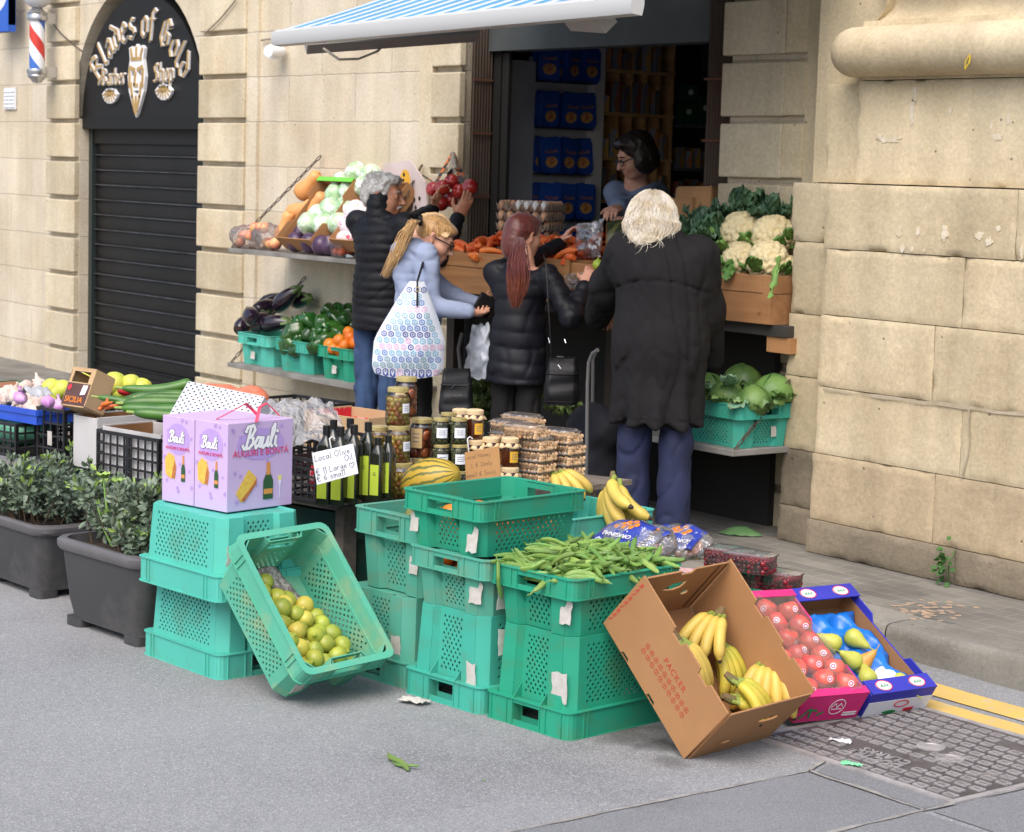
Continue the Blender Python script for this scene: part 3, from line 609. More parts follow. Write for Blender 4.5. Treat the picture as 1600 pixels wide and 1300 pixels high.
strokes(w2.at(XZat(7.0)),[sh(l)for l in([(-.05,.2),(-.14,-.15),(.12,-.16)],[(-.5,.38),(-.12,.3)],[(.5,.38),(.12,.3)],[(-.42,-.1),(-.3,-.5),(-.08,-.9)],[(.42,-.1),(.3,-.5),(.08,-.9)],[(0,-.5),(0,-1.0)],[(-.55,.3),(-.52,-.2)],[(.55,.3),(.52,-.2)],[(-.4,.62),(.4,.62)],[(-.35,.7),(-.45,.9)],[(0,.7),(0,.95)],[(.35,.7),(.48,.9)])],.026,z0=-.002,th=.006)
for sx in(-1,1):
 q=AY(218+sx*42,148-sx*3,7.03)
 for k in range(7):
  a=R(200+k*23)if True else 0;r0=.10
  tip=(q.x+r0*1.15*math.cos(a),q.z+.035+r0*.75*math.sin(a));base=(q.x+.02*math.cos(a),q.z+.04)
  strokes(w1.at(XZat(7.006)),[[base,((base[0]+tip[0])/2,(base[1]+tip[1])/2+.012),tip]],.034,z0=0,th=.02)
  strokes(w2.at(XZat(7.002)),[[base,tip]],.012,z0=0,th=.004)
spart('scroll_ornament',w1,M_wht,smooth=False);spart('gold_ornament',w2,M_gold,smooth=False)
BP=empty('barber_pole',tuple(AY(58,70,6.8)));tag(BP,'red white and blue striped barber pole with a white globe on the wall','barber pole')
mb=MB();r=.058;Hh=.36;NU,NV=24,40
ms=[mat('pole white',S(232,234,240),rough=.25),mat('pole red',S(200,62,56),rough=.25),mat('pole blue',S(62,108,190),rough=.25)]
for j in range(NV):
 for i in range(NU):
  tw=lambda ii,jj:2*PI*(ii/NU)-jj/NV*2*PI*.8
  q=[(r*math.cos(tw(a,b)),r*math.sin(tw(a,b)),-Hh/2+Hh*b/NV)for a,b in((i,j),(i+1,j),(i+1,j+1),(i,j+1))]
  s=(i*4//NU);mb.mat([0,1,0,2][s]).add(q,[(0,1,2,3)])
mb.build('striped_cylinder',ms,BP,ang=60)
M_chr=mat('chromed cap',S(190,192,196),rough=.25,metal=.85)
mb=MB()
for s in(1,-1):mb=MB();mb.lathe([(.058,s*.178),(.075,s*.182),(.08,s*.20),(.07,s*.225),(.078,s*.235),(.05,s*.26),(.03,s*.285),(0.001,s*.29)][::s],24);mb.box((-.02,.05,s*.20-.04),(.02,.2,s*.20+.04));mb.build('chrome_cap',M_chr,BP)
mb=MB();mb.sph((0,0,.385),.115,24,16);mb.build('globe',mat('opal globe',S(210,212,218),rough=.2,spec=.6),BP)
p=AY(4,-2,6.86);BS=empty('hanging_shop_sign',tuple(p));tag(BS,'pale lilac and blue box sign at the top left corner','sign')
mb=MB();mb.plate(rrect(.36,.52,.05,5),(),.06,-.03);o=mb.build('sign_box',mat('lilac plastic',S(214,218,240),rough=.35),BS);o.matrix_basis=XZ.copy()
mb=MB();mb.plate([(.18,-.26),(.18,.02),(.1,-.06),(.02,-.10),(-.12,-.14),(-.14,-.26)],(),.064,-.032);o=mb.build('blue_swoosh',mat('blue plastic',S(40,92,190),rough=.35),BS);o.matrix_basis=XZ.copy()
p=AY(17,154,6.995);VG=empty('vent_grille',tuple(p));tag(VG,'small white slatted vent grille on the wall','vent')
mb=MB();mb.box((-.11,-.012,-.085),(.11,0,.085));mb.build('frame',mat('white plastic',S(222,224,228),rough=.45),VG,smooth=False)
mb=MB()
for k in range(5):
 for s in(-1,1):mb.at(T(s*.05,-.014,-.06+k*.03)@RX(R(-25))).box((-.042,-.003,-.010),(.042,.003,.010))
mb.build('slat',mat('white plastic',S(222,224,228)),VG,smooth=False)
p=AY(430,80,6.9);SCM=empty('security_camera',tuple(p));SCM.scale=(.62,)*3;tag(SCM,'white bullet security camera fixed to the wall left of the awning','camera')
mb=MB();mb.at(along((.35,-.93,-.08))).lathe([(.02,-.11),(.055,-.10),(.062,-.04),(.062,.10),(.058,.115),(.052,.116)],24);mb.build('housing',mat('white camera shell',S(232,234,238),rough=.3),SCM)
mb=MB();mb.at(along((.35,-.93,-.08))).lathe([(.050,.108),(.046,.112),(.03,.106),(.015,.112),(.001,.114)],24);mb.build('lens',mat('black glass lens',S(22,22,26),rough=.12),SCM)
mb=MB();mb.box((-.13,-.0,-.075),(-.03,.1,.075));mb.tube([(-.05,.05,0),(0,.04,0)],.02);o=mb.build('junction_box',mat('white camera shell',S(232,234,238)),SCM,smooth=False);bevel(o,.006)
M_cab=mat('grey cable',S(150,140,125),rough=.7);M_cabd=mat('dark cable',S(70,62,54),rough=.7)
def cable(pts,r,m,label,name='cable'):
 mb=MB();P=[Vector(p)for p in pts];out=[]
 for i in range(len(P)-1):
  p0,p1,p2,p3=P[max(i-1,0)],P[i],P[i+1],P[min(i+2,len(P)-1)]
  for k in range(6):
   t=k/6;out.append(.5*((2*p1)+(p2-p0)*t+(2*p0-5*p1+4*p2-p3)*t*t+(3*p1-p0-3*p2+p3)*t**3))
 out.append(P[-1]);mb.tube(out,r,6);return tag(mb.build(name,m),label,'cable')
cable([AY(72,20,6.93),AY(95,52,6.93),AY(128,80,6.97)],.006,M_cabd,'thin dark cable from the barber pole to the arch')
cable([AY(368,0,6.94),AY(345,28,6.94),AY(320,52,6.94)],.006,M_cab,'thin pale cable slanting down beside the arch')
cable([AY(440,62,6.97),AY(420,61,6.97),AY(408,63,6.98)],.007,M_cab,'short pale cable above the security camera')
AW=empty('shop_awning',(-7.9,5.5,2.39));tag(AW,'blue and white striped fabric awning with a white front bar over the stall','awning')
def apart(name,mb,m,**k):return mb.build(name,m,AW,loc=(7.9,-5.5,-2.39),**k)
fa,fb=AY(437,57,5.5),AY(998,4,5.5);top_l=AX(605,-6,fa.x)
dz=(top_l.z-fa.z)/(top_l.y-fa.y)
mb=MB();ns=34
for i in range(ns):
 x0=fa.x+(fb.x-fa.x)*i/ns;x1=fa.x+(fb.x-fa.x)*(i+1)/ns;z0=fa.z+(fb.z-fa.z)*i/ns;z1=fa.z+(fb.z-fa.z)*(i+1)/ns
 def f(u,v,x0=x0,x1=x1,z0=z0,z1=z1):return(x0+(x1-x0)*u,5.5+1.48*v,z0+(z1-z0)*u+dz*1.48*v-.03*math.sin(PI*v)+.03)
 mb.mat(i%2).grid(f,1,10)
o=apart('striped_canopy',mb,[mat('awning white',S(186,196,202),rough=.85),mat('awning blue',S(84,150,190),S(72,138,182),sc=3,rough=.85)],smooth=True);solid(o,.003)
mb=MB().at(Matrix());pr=[(-.03,-.045),(.02,-.05),(.03,-.01),(.03,.02),(.0,.035),(-.035,.02),(-.04,-.02)]
mb.loft([[(x,5.5+a,z+b)for a,b in pr]for x,z in((fa.x-.02,fa.z),(fb.x,fb.z))][::-1]);o=apart('front_bar',mb,mat('white aluminium',S(188,190,190),rough=.4),ang=30)
mb=MB();p0,p1=AY(478,71,5.75),AY(745,52,6.6)
mb.at(Matrix()).tube([p0,p1],.045,4,flat=1.0,up=(0,0,1));p2=AY(900,33,5.6);p3=AY(935,36,6.2);apart('folding_arm',mb,mat('grey arm',S(150,146,142),rough=.5),smooth=False);mb=MB().tube([AY(893,30,5.7),AY(948,33,5.62)],.05,4);apart('arm_end',mb,mat('grey arm',S(150,146,142),rough=.5),smooth=False)
mb=MB();mb.tube([AY(505,85,5.8)+Vector((0,0,.03)),AY(530,93,5.85),AY(560,92,5.95),AY(590,80,6.1),AY(612,55,6.2)],.007,6);apart('hanging_cable',mb,mat('cream flex',S(205,196,180)))
p=AY(1486,880,6.58);mb=MB()
for k in range(34):
 a=rng.random()*6.28;q=Vector((p.x+rng.normal()*.018,p.y-.02-rng.random()*.04,p.z+rng.normal()*.045));d=Vector((rng.normal(),-abs(rng.normal())*.6,rng.normal()*.6-.2)).normalized()*.035;n=d.orthogonal().normalized()*.012
 mb.add([q,q+d*.5+n,q+d,q+d*.5-n],[(0,1,2,3)])
mb.tube([(p.x,p.y+.02,p.z+.05),(p.x+.005,p.y-.02,p.z),(p.x,p.y-.01,p.z-.07)],.003)
tag(mb.build('wall_weed',mat('weed leaf',S(70,110,48),S(46,84,36),sc=30,rough=.6)),'little green weed growing from the base of the pedestal','plant')
p=AY(1508,108,6.51);q=AY(1520,78,6.51)
mb=MB();mb.tube([p,p.lerp(q,.3)+Vector((.012,-.004,0)),p.lerp(q,.7),q],.0035);mb.tube([p,p.lerp(q,.4)+Vector((-.01,-.004,0)),q],.003)
tag(mb.build('yellow_cord',mat('yellow cord',S(206,178,60),rough=.7)),'short yellow cord hanging over the rounded column moulding','cord')
MH=empty('manhole_cover',(-4.26,4.9,0));tag(MH,'square cast iron manhole cover with raised dashes in the road','manhole cover')
M_iron=mat('worn cast iron',S(104,98,98),S(80,74,74),sc=7,rough=.6,metal=.3,bump=.3,bsc=120,dirt=S(140,134,128),dsc=5);M_stud=mat('polished iron stud',S(176,172,172),S(150,146,146),sc=20,rough=.5,metal=.25)
mb=MB();mb.box((-.40,-.355,0),(.40,.365,.006));mb.build('plate',M_iron,MH,smooth=False)
mb=MB();mb.plate([(-.42,-.375),(.42,-.375),(.42,.385),(-.42,.385)],[[(-.395,-.35),(.395,-.35),(.395,.36),(-.395,.36)]],.009);mb.build('rim',M_stud,MH,smooth=False)
mb=MB()
for i in range(14):
 for j in range(12):
  x=-.365+i*.056+(.028 if j%2 else 0);y=-.325+j*.058
  if(abs(x+.02)<.15 and-.26<y<-.11)or(abs(x)<.05 and abs(y)<.05)or x>.385 or(abs(x-.2)<.14 and .2<y<.27):continue
  mb.at(T(x,y,.0062));mb.plate([(-.021,-.014),(.021,-.014),(.021,.014),(-.021,.014)],[[(-.0155,-.009),(.0155,-.009),(.0155,.009),(-.0155,.009)]],.005)
mb.at(T(-.02,-.19,.006));
for cx,cy in((0,0),(.12,-.05)):
 mb.at(T(cx-.02,cy+.02,.006));mb.lathe([(.045,0),(.045,.004),(.036,.005),(.034,.002),(0.001,.002)],24)
mb.build('raised_dash',M_stud,MH,smooth=False)
for t,y in(('CLARKS',-.165),('DUCTILE',-.215)):
 o=link('cast_lettering',text_mesh(t,.055,.002),M_stud,MH);o.location=(-.02,y,.009);o.rotation_euler=(0,0,PI)
def bil(A,B,C,D,u,v):return(A*(1-u)+B*u)*(1-v)+(D*(1-u)+C*u)*v
def perf(mb,A,B,C,D,nu,nv,hs=.40):
 A,B,C,D=map(Vector,(A,B,C,D))
 for j in range(nv):
  for i in range(nu):
   P=lambda u,v:bil(A,B,C,D,(i+u)/nu,(j+v)/nv)
   if(i+j)%2:mb.add([P(0,0),P(1,0),P(1,1),P(0,1)],[(0,1,2,3)]);continue
   mb.add([P(0,0),P(1,0),P(1,1),P(0,1),P(.5,.5-hs),P(.5+hs,.5),P(.5,.5+hs),P(.5-hs,.5)],[(0,1,4),(1,5,4),(1,2,5),(2,6,5),(2,3,6),(3,7,6),(3,0,7),(0,4,7)])
def side(mb,A,B,C,D,u0,u1,v0,v1,nu,nv,hs=.40):
 A,B,C,D=map(Vector,(A,B,C,D));us=(0,u0,u1,1);vs=(0,v0,v1,1)
 for a in range(3):
  for b in range(3):
   q=[bil(A,B,C,D,us[a+i],vs[b+j])for i,j in((0,0),(1,0),(1,1),(0,1))]
   if a==1 and b==1:perf(mb,*q,nu,nv,hs)
   else:mb.add(q,[(0,1,2,3)])
CRM={}
def crate_mesh(H=.3,L=.50,W=.39,band=None):
 key=(H,L,W)
 if key in CRM:return CRM[key]
 band=band or(.085 if H>.24 else .062);a,b=L/2-.017,W/2-.017;t=.011;c=.035;zb=H-band;mb=MB()
 def outline(a,b):return[(-a+c,-b),(a-c,-b),(a,-b+c),(a,-b*.45),(a-.022,-b*.38),(a-.022,b*.38),(a,b*.45),(a,b-c),(a-c,b),(-a+c,b),(-a,b-c),(-a,b*.45),(-a+.022,b*.38),(-a+.022,-b*.38),(-a,-b*.45),(-a,-b+c)]
 kindof=['L',0,0,0,'S',0,0,0,'L',0,0,0,'S',0,0,0]
 o0=[(x,y,0)for x,y in outline(a-t,b-t)];o1=[(x,y,zb)for x,y in outline(a,b)];o2=[(x,y,H)for x,y in outline(a,b)]
 n=16
 for i in range(n):
  j=(i+1)%n;q=(o0[i],o0[j],o1[j],o1[i])
  nv=2*int(round(zb*.82/.029))+1
  if kindof[i]=='L':side(mb,*q,.09,.91,.10,.92,27,nv,.49)
  elif kindof[i]=='S':side(mb,*q,.14,.86,.10,.92,9,nv,.49)
  else:mb.add(q,[(0,1,2,3)])
  q=(o1[i],o1[j],o2[j],o2[i])
  if kindof[i]=='S':
   A,B,C,D=map(Vector,q);us=(0,.08,.92,1);vs=(0,.2,.72,1)
   for p in range(3):
    for r in range(3):
     if p==1 and r==1:continue
     mb.add([bil(A,B,C,D,us[p+k],vs[r+l])for k,l in((0,0),(1,0),(1,1),(0,1))],[(0,1,2,3)])
  else:mb.add(q,[(0,1,2,3)])
 mb.add([(x*.93,y*.93,.006)for x,y,z in o0]+[(x,y,0)for x,y,z in o0],[tuple(range(16))]+[(16+i,16+(i+1)%16,(i+1)%16,i)for i in range(16)])
 oa,ob=2*a+.028,2*b+.028
 l0=rrect(oa,ob,.03,4,zb);l1=rrect(oa,ob,.03,4,H-.001)
 m=len(l0);hy=b*.34
 for i in range(m):
  j=(i+1)%m;p,q=l0[i],l0[j]
  if abs(p[0]-q[0])<1e-6 and abs(p[0])>a:
   sgn=1 if q[1]>p[1]else-1;ys=[p[1],-hy*sgn,hy*sgn,q[1]];zs=[zb,zb+.014,H-.018,H-.001]
   for k in range(3):
    for r in range(3):
     if k==1 and r==1:continue
     mb.add([(p[0],ys[k],zs[r]),(p[0],ys[k+1],zs[r]),(p[0],ys[k+1],zs[r+1]),(p[0],ys[k],zs[r+1])],[(0,1,2,3)])
  else:mb.add([p,q,l1[j],l1[i]],[(0,1,2,3)])
 for z,gi,go in((zb,-.012,.042),(H,-.004,.042)):
  li=rrect(2*a+gi,2*b+gi,.026,4,z);lo=rrect(2*a+go,2*b+go,.036,4,z)
  mb.add(li+lo,[(i,(i+1)%m,m+(i+1)%m,m+i)for i in range(m)])
 def rib(p,q):mb.add([(p[0],p[1],zb),(q[0],q[1],zb),(q[0],q[1],H),(p[0],p[1],H)],[(0,1,2,3)])
 for sx in(-1,1):
  for sy in(-1,1):
   for x in(a*.80,a*.72):rib((sx*x,sy*(b+.012)),(sx*x,sy*(b+.0205)))
   for y in(b*.9,b*.5):rib((sx*(a+.012),sy*y),(sx*(a+.0205),sy*y))
   y=sy*hy*1.04;mb.add([(sx*(a+.0195),y,H-.004),(sx*(a+.0195),y,zb+.002),(sx*(a-.024),y,zb-.05),(sx*(a-.02),y,H-.004)],[(0,1,2,3)])
 CRM[key]=mb.mesh('crate_shell',False);return CRM[key]
def plastic(name,c,c2,sc=2.5,dirt=None):
 m=mat(name,c,c2,sc=sc,rough=.55,spec=.35,dirt=dirt or(c[0]*.6+.05,c[1]*.6+.03,c[2]*.6,1),dsc=9,dlo=.50,dhi=.78,bump=.12,bsc=14)
 return m
M_aqua=plastic('aqua crate plastic',S(84,184,168),S(76,174,158));M_teal=plastic('teal crate plastic',S(40,152,122),S(32,138,110))
M_mid=plastic('turquoise crate plastic',S(66,168,150),S(58,158,140));M_dull=plastic('dusty teal plastic',S(78,160,140),S(84,150,132),dirt=S(120,140,116))
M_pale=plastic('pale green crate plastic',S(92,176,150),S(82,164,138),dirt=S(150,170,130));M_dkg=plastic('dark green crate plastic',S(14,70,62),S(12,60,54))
M_lab=mat('torn paper label',S(196,192,188),S(180,176,168),sc=30,rough=.9,bump=.3)
def torn(w,h,seed):return[(x*w/2*(1+.22*noise.noise((x*3,y*3,seed))),y*h/2*(1+.22*noise.noise((x*2.4,y*4,seed+4))))for x,y in((-1,-1),(-.4,-.95),(.2,-1),(.95,-.95),(1,-.3),(.93,.1),(1,.5),(.9,.8),(.3,.95),(-.2,.86),(-.7,.98),(-1,.9),(-.95,.4),(-1,0),(-.96,-.5))]
def crate(M,H,m,label,stick=(),L=.50,W=.39,group='green plastic crates',inv=False):
 if inv:M=M@T(0,0,H)@RX(PI)
 me=crate_mesh(H,L,W)
 if m.name in[x.name for x in me.materials if x]:pass
 me2=me.copy();me2.materials.clear();me2.materials.append(m)
 o=link('plastic_crate',me2,None,mw=M);solid(o,.0035)
 tag(o,label,'crate',group)
 a,b=L/2-.017,W/2-.017;zb=H-(.085 if H>.24 else .062)
 for k,(face,u,z,w,h)in enumerate(stick):
  mb=MB();fr=z/zb;t=.011*(1-fr);tilt=math.atan(.011/zb)
  if z>zb:t=-.016;tilt=0
  if face=='L-':B=T(u,-(b-t)-.003,z)@RX(PI/2-tilt)
  elif face=='S+':B=T(a-t+.003,u,z)@RZ(PI/2)@RX(PI/2-tilt)
  elif face=='S-':B=T(-(a-t)-.003,u,z)@RZ(-PI/2)@RX(PI/2-tilt)
  elif face=='L+':B=T(u,(b-t)+.003,z)@RZ(PI)@RX(PI/2-tilt)
  mb.at(B).plate(torn(w,h,k+u*10+z*7+M[0][3]*3),(),.0012);mb.build('paper_label',M_lab,o,smooth=False)
 return o
def corner_c(P,yaw,hx,hy):
 c,s=math.cos(yaw),math.sin(yaw);return Vector((P[0]-hx*c-hy*s,P[1]-hx*s+hy*c))
def CM_(P,z,yaw,longy):
 hx,hy=(.195,.25)if longy else(.25,.195);c=corner_c(P,yaw,hx,hy)
 return T(c.x,c.y,z)@RZ(yaw+(PI/2 if longy else 0))
dL,dR=.072,.104
crate(CM_(AZ(342,1064,0),0,dL,False),.285,M_aqua,'pale aqua crate upside down on the road, lower of two under lilac boxes',inv=True)
crate(CM_(AZ(342,943,.285)+Vector((-.01,0,0)),.285,dL+.02,False),.275,M_aqua,'pale aqua crate upside down under the lilac boxes, upper of the two',[('S+',.12,.13,.06,.085)],inv=True)
P0=AZ(888,1159,0)
crate(CM_(P0,0,dR,True),.315,M_teal,'bright teal crate upside down on the road directly under the broad beans',[('S-',.13,.16,.07,.10),('L-',-.19,.08,.05,.09)],inv=True)
P1=Vector((P0.x-.395,P0.y-.05,0));P2=Vector((P1.x-.40,P1.y-.02,0))
crate(CM_(P1,0,dR,True),.31,M_mid,'turquoise crate upside down on the road, middle of the bottom row',[('S-',.13,.2,.045,.10)],inv=True)
crate(CM_(P2,0,dR,True),.30,M_dull,'dull turquoise crate upside down, left end of the bottom row behind the tilted crate',[('S-',.12,.17,.05,.08)],inv=True)
BEAN=CM_(Vector((P0.x-.012,P0.y+.012,0)),.315,dR,True)
crate(BEAN,.185,M_teal,'teal crate heaped with broad bean pods',[('L+',-.20,.07,.05,.09),('S-',-.145,.08,.05,.08)])
BEAN_I=BEAN
crate(CM_(Vector((P1.x-.005,P1.y+.01,0)),.31,dR,True),.19,M_dull,'dusty teal crate of oranges under the top crate',[('S-',-.13,.08,.06,.08)])
MEL=CM_(Vector((P2.x+.02,P2.y+.05,0)),.30,dR,True)
crate(MEL,.275,M_dull,'tall teal crate with melons left of the orange crates',[('S-',-.12,.12,.045,.08)])
THIRD=CM_(AZ(751,787,.685),.50,dR+.02,True)
crate(THIRD,.185,M_teal,'teal crate full of oranges on top of the stack, empty looking above',[('S-',-.14,.06,.05,.09),('L+',.18,.05,.05,.08),('S-',.14,.08,.04,.07)])
bcP=AZ(1026,801,.50)
c=corner_c(bcP,dR,.195,.25);BANC=T(bcP.x-.20,bcP.y-.24,.35)@RZ(dR+PI/2)
crate(BANC,.155,M_aqua,'pale aqua crate with a bunch of bananas behind the broad beans')
crate(T(bcP.x-.18,bcP.y-.22,.06)@RZ(dR+PI/2),.285,M_teal,'teal crate upside down under the banana crate',inv=True)
crate(T(-5.50,5.02,.0)@RZ(.1+PI/2),.27,M_teal,'teal crate upside down under the bags of mandarins',inv=True)
LEM=Matrix(((-.6535,.1691,.7378,-5.975),(-.1255,-.9854,.1147,3.60),(.7464,-.0176,.6652,.197),(0,0,0,1)))
crate(LEM,.205,M_pale,'pale green crate tilted up against the stack and holding lemons',[('S-',.13,.07,.05,.05)],L=.535,W=.395)
USED=set()
def put(o,M,label=None,parent=None,sc=None):
 if o.name in USED:
  c=copy_tree(o)
 else:c=o;USED.add(o.name)
 c.matrix_basis=M if sc is None else M@SCL(sc)
 if label:c['label']=label
 return c
def rrot():return Quaternion((rng.normal(),rng.normal(),rng.normal(),rng.normal())).normalized().to_matrix().to_4x4()
def lathe_obj(name,prof,m,label,cat,group,n=18,lobes=0,lamp=0,bend=None,extra=None,jit=0):
 mb=MB();mb.lathe(prof,n,lobes,lamp)
 if bend or jit:mb.v=[tuple((bend(Vector(p))if bend else Vector(p))+Vector((1,1,1))*jit*noise.noise(Vector(p)*30))for p in mb.v]
 if extra:extra(mb)
 return tag(mb.build(name,m,ang=60),label,cat,group)
def ovoid(L,r,n=10,nip=0,p=1.0):
 o=[]
 for i in range(n+1):
  t=i/n;z=-L/2+L*t;rr=r*math.sin(PI*t)**(.55*p)if 0<t<1 else .0008
  o.append((max(rr,.0008),z))
 if nip:o=o[:-1]+[(r*.2,L/2-.002),(r*.16,L/2+nip*.6),(.001,L/2+nip)]
 return o
M_lemon=mat('ripening lemon',S(172,176,66),S(140,152,58),sc=18,rough=.42,rnd=.16,bump=.25,bsc=300,bdist=.001,ramp=(.3,.7))
M_lemony=mat('yellow lemon',S(204,182,76),S(182,174,74),sc=14,rough=.42,rnd=.12,bump=.25,bsc=300,bdist=.001)
lem1=lathe_obj('lemon',ovoid(.072,.031,12,.008),M_lemon,'greenish lemon in the tilted pale green crate','lemon','lemons in the tilted crate')
lem2=lathe_obj('lemon',ovoid(.066,.032,12,.006),M_lemony,'yellower lemon in the tilted pale green crate','lemon','lemons in the tilted crate')
k=0
for lay,(n_i,z0)in enumerate(((9,.045),(6,.088),(3,.122))):
 for i in range(n_i):
  for j in range(6):
   x=-.205+i*.052+(j%2)*.02+rng.normal()*.005;y=.122-j*.056+(i%2)*.02+rng.normal()*.004
   lim=.17-lay*.10-max(0,-y+.0)*.9-abs(y-.05)*.3
   if x>lim or abs(y)>.132 or x<-.208:continue
   put(lem2 if(k*7)%5==0 else lem1,LEM@T(x,y,z0+rng.normal()*.004)@rrot(),sc=.92+.2*rng.random());k+=1
mb=MB();mb.at(LEM@T(.10,.02,.02)@RZ(.3));mb.grid(lambda u,v:(-.09+.2*u,-.11+.16*v,.016+.02*noise.noise((u*4,v*4,1))+.03*v*u),10,10)
tag(solid(mb.build('newspaper_sheet',mat('newsprint',S(176,166,160),S(120,110,106),sc=60,rough=.9,ramp=(.45,.55))),.0006),'crumpled newspaper sheet lining the lemon crate','paper')
def pod(seed,L,bend_):
 g=random.Random(seed);mb=MB();pts=[];rad=[];n=16
 for i in range(n+1):
  t=i/n;a=bend_*(t-.5);pts.append((L*(t-.5),L*bend_*.35*(t-.5)**2+.004*math.sin(t*7+seed),.004*math.sin(t*5+seed*2)))
  e=min(1,t/.10)*min(1,(1-t)/.14);rad.append(.0022+.0066*e**.7*(1+.14*math.sin(t*2*PI*5.5)))
 mb.tube(pts,rad,8,flat=.80);mb.tube([pts[0],(pts[0][0]-.010,pts[0][1]+.002,0),(pts[0][0]-.018,pts[0][1]+.006,.001)],[.0035,.0022,.0016],6);return mb
M_bean=mat('broad bean green',S(126,156,76),S(92,128,56),sc=14,rough=.5,rnd=.24,dirt=S(96,84,56),dsc=26,dlo=.66,dhi=.78)
beans=[tag(pod(s,.115+.014*s,.7+.5*(s%3)-.2*s).build('broad_bean',M_bean),'green broad bean pod in the heap on the teal crate','bean pod','broad beans heaped on the crate')for s in range(5)]
for i in range(215):
 x=rng.uniform(-.215,.215);y=rng.uniform(-.16,.16);hgt=.068*(1-(abs(x)/.25)**2.4)*(1-(abs(y)/.2)**2.2)
 z=.165+hgt*(.35+.65*(i/215))+rng.normal()*.006+.012;yaw=rng.uniform(0,6.28)
 put(beans[i%5],BEAN@T(x,y,z)@RZ(yaw)@RY(rng.normal()*.22)@RX(rng.uniform(0,6.28)),sc=.82+.35*rng.random())
mb=MB();mb.at(BEAN);mb.grid(lambda u,v:(-.225+.45*u,-.17+.34*v,.15+.066*(1-abs(2*u-1)**2.4)*(1-abs(2*v-1)**2.2)),16,12)
tag(mb.build('broad_bean_heap',M_bean),'mass of bean pods underneath the visible broad beans','bean pods',kind='stuff')
put(beans[1],BEAN@T(-.262,.13,.135)@RY(R(80))@RX(.6),'single bean pod hanging over the rim of the teal crate')
gb=put(beans[3],T(*AZ(622,1190,.012))@RZ(-.2)@RX(.3),'split green bean pod lying on the empty road');gb2=put(beans[2],T(*AZ(633,1196,.010))@RZ(.5),'smaller bean pod end beside the split pod on the road',sc=.6)
put(beans[0],T(*AZ(755,1219,.005)),'tiny scrap of green bean on the road',sc=.18)
M_or=mat('orange peel',S(226,130,30),S(214,112,24),sc=12,rough=.42,rnd=.1,bump=.3,bsc=260,bdist=.001)
def orange(label,group,r=.036,m=M_or):return lathe_obj('orange',ovoid(r*1.9,r,12),m,label,'orange',group,18)
o1=orange('orange inside the upper teal crate, seen through its holes','oranges in the upper teal crate')
for i in range(6):
 for j in range(4):
  for kk in range(2):
   if kk and(i in(0,5)):continue
   put(o1,THIRD@T(-.165+i*.064+(j%2)*.008,-.112+j*.073+kk*.006,.045+kk*.05+rng.normal()*.004)@rrot())
o2=orange('orange in the dusty teal crate under the upper crate','oranges in the dusty teal crate');SECM=CM_(Vector((P1.x-.005,P1.y+.01,0)),.31,dR,True)
for i in range(5):
 for j in range(4):put(o2,SECM@T(-.16+i*.066,-.112+j*.074,.045+rng.random()*.07+(i==0)*.05)@rrot())
def melon_mat(name,c1,c2,c3):
 m=mat(name,c1,c2,sc=3,rough=.45);nt=m.node_tree;L=nt.links.new;b=nt.nodes['Principled BSDF'];src=b.inputs['Base Color'].links[0].from_socket
 tc=_n(nt,'ShaderNodeTexCoord');nz=_n(nt,'ShaderNodeTexNoise');nz.inputs['Scale'].default_value=26;L(tc.outputs['Object'],nz.inputs['Vector'])
 s=_n(nt,'ShaderNodeSeparateXYZ');L(tc.outputs['Object'],s.inputs[0]);at=_n(nt,'ShaderNodeMath',operation='ARCTAN2');L(s.outputs[0],at.inputs[0]);L(s.outputs[1],at.inputs[1])
 ml=_n(nt,'ShaderNodeMath',operation='MULTIPLY_ADD');ml.inputs[1].default_value=16;L(at.outputs[0],ml.inputs[0]);n2=_n(nt,'ShaderNodeMath',operation='MULTIPLY');n2.inputs[1].default_value=5;L(nz.outputs['Fac'],n2.inputs[0]);L(n2.outputs[0],ml.inputs[2])
 sn=_n(nt,'ShaderNodeMath',operation='SINE');L(ml.outputs[0],sn.inputs[0]);r=_n(nt,'ShaderNodeMapRange');r.inputs['From Min'].default_value=.1;r.inputs['From Max'].default_value=.8;L(sn.outputs[0],r.inputs['Value'])
 mx=_n(nt,'ShaderNodeMix',data_type='RGBA');L(r.outputs['Result'],mx.inputs['Factor']);L(src,mx.inputs['A']);mx.inputs['B'].default_value=c3;L(mx.outputs['Result'],b.inputs['Base Color']);return m
M_mel=melon_mat('striped melon rind',S(196,160,52),S(176,144,50),S(92,96,40));M_mel2=melon_mat('green melon rind',S(128,124,66),S(110,112,60),S(74,82,48))
mel=lathe_obj('melon',ovoid(.27,.085,16),M_mel,'yellow and green striped melon in front of the olive jars','melon','melons',32,16,.012)
pm=AD(672,752,7.72);put(mel,T(*pm)@RZ(R(20))@RY(R(70)))
mel2=lathe_obj('melon',ovoid(.26,.08,16),M_mel2,'dull green melon low in the teal melon crate','melon','melons',32,16,.012)
put(mel2,MEL@T(-.11,-.04,.225)@RZ(R(70))@RY(R(85)));put(mel2,MEL@T(.06,.02,.20)@RZ(R(80))@RY(R(85)),'melon at the back of the teal melon crate');put(mel2,MEL@T(-.02,.08,.14)@RY(R(90)),'melon under the others in the teal melon crate')
M_ban=mat('ripe banana',S(214,184,84),S(196,170,84),sc=10,rough=.5,rnd=.08,dirt=S(140,110,50),dsc=45,dlo=.70,dhi=.76);M_bang=mat('greenish banana',S(176,180,62),S(206,184,70),sc=9,rough=.5,rnd=.08);M_bst=mat('banana stalk green',S(140,156,64),S(120,130,60),sc=20,rough=.6);M_btip=mat('banana tip black',S(58,46,34),rough=.8)
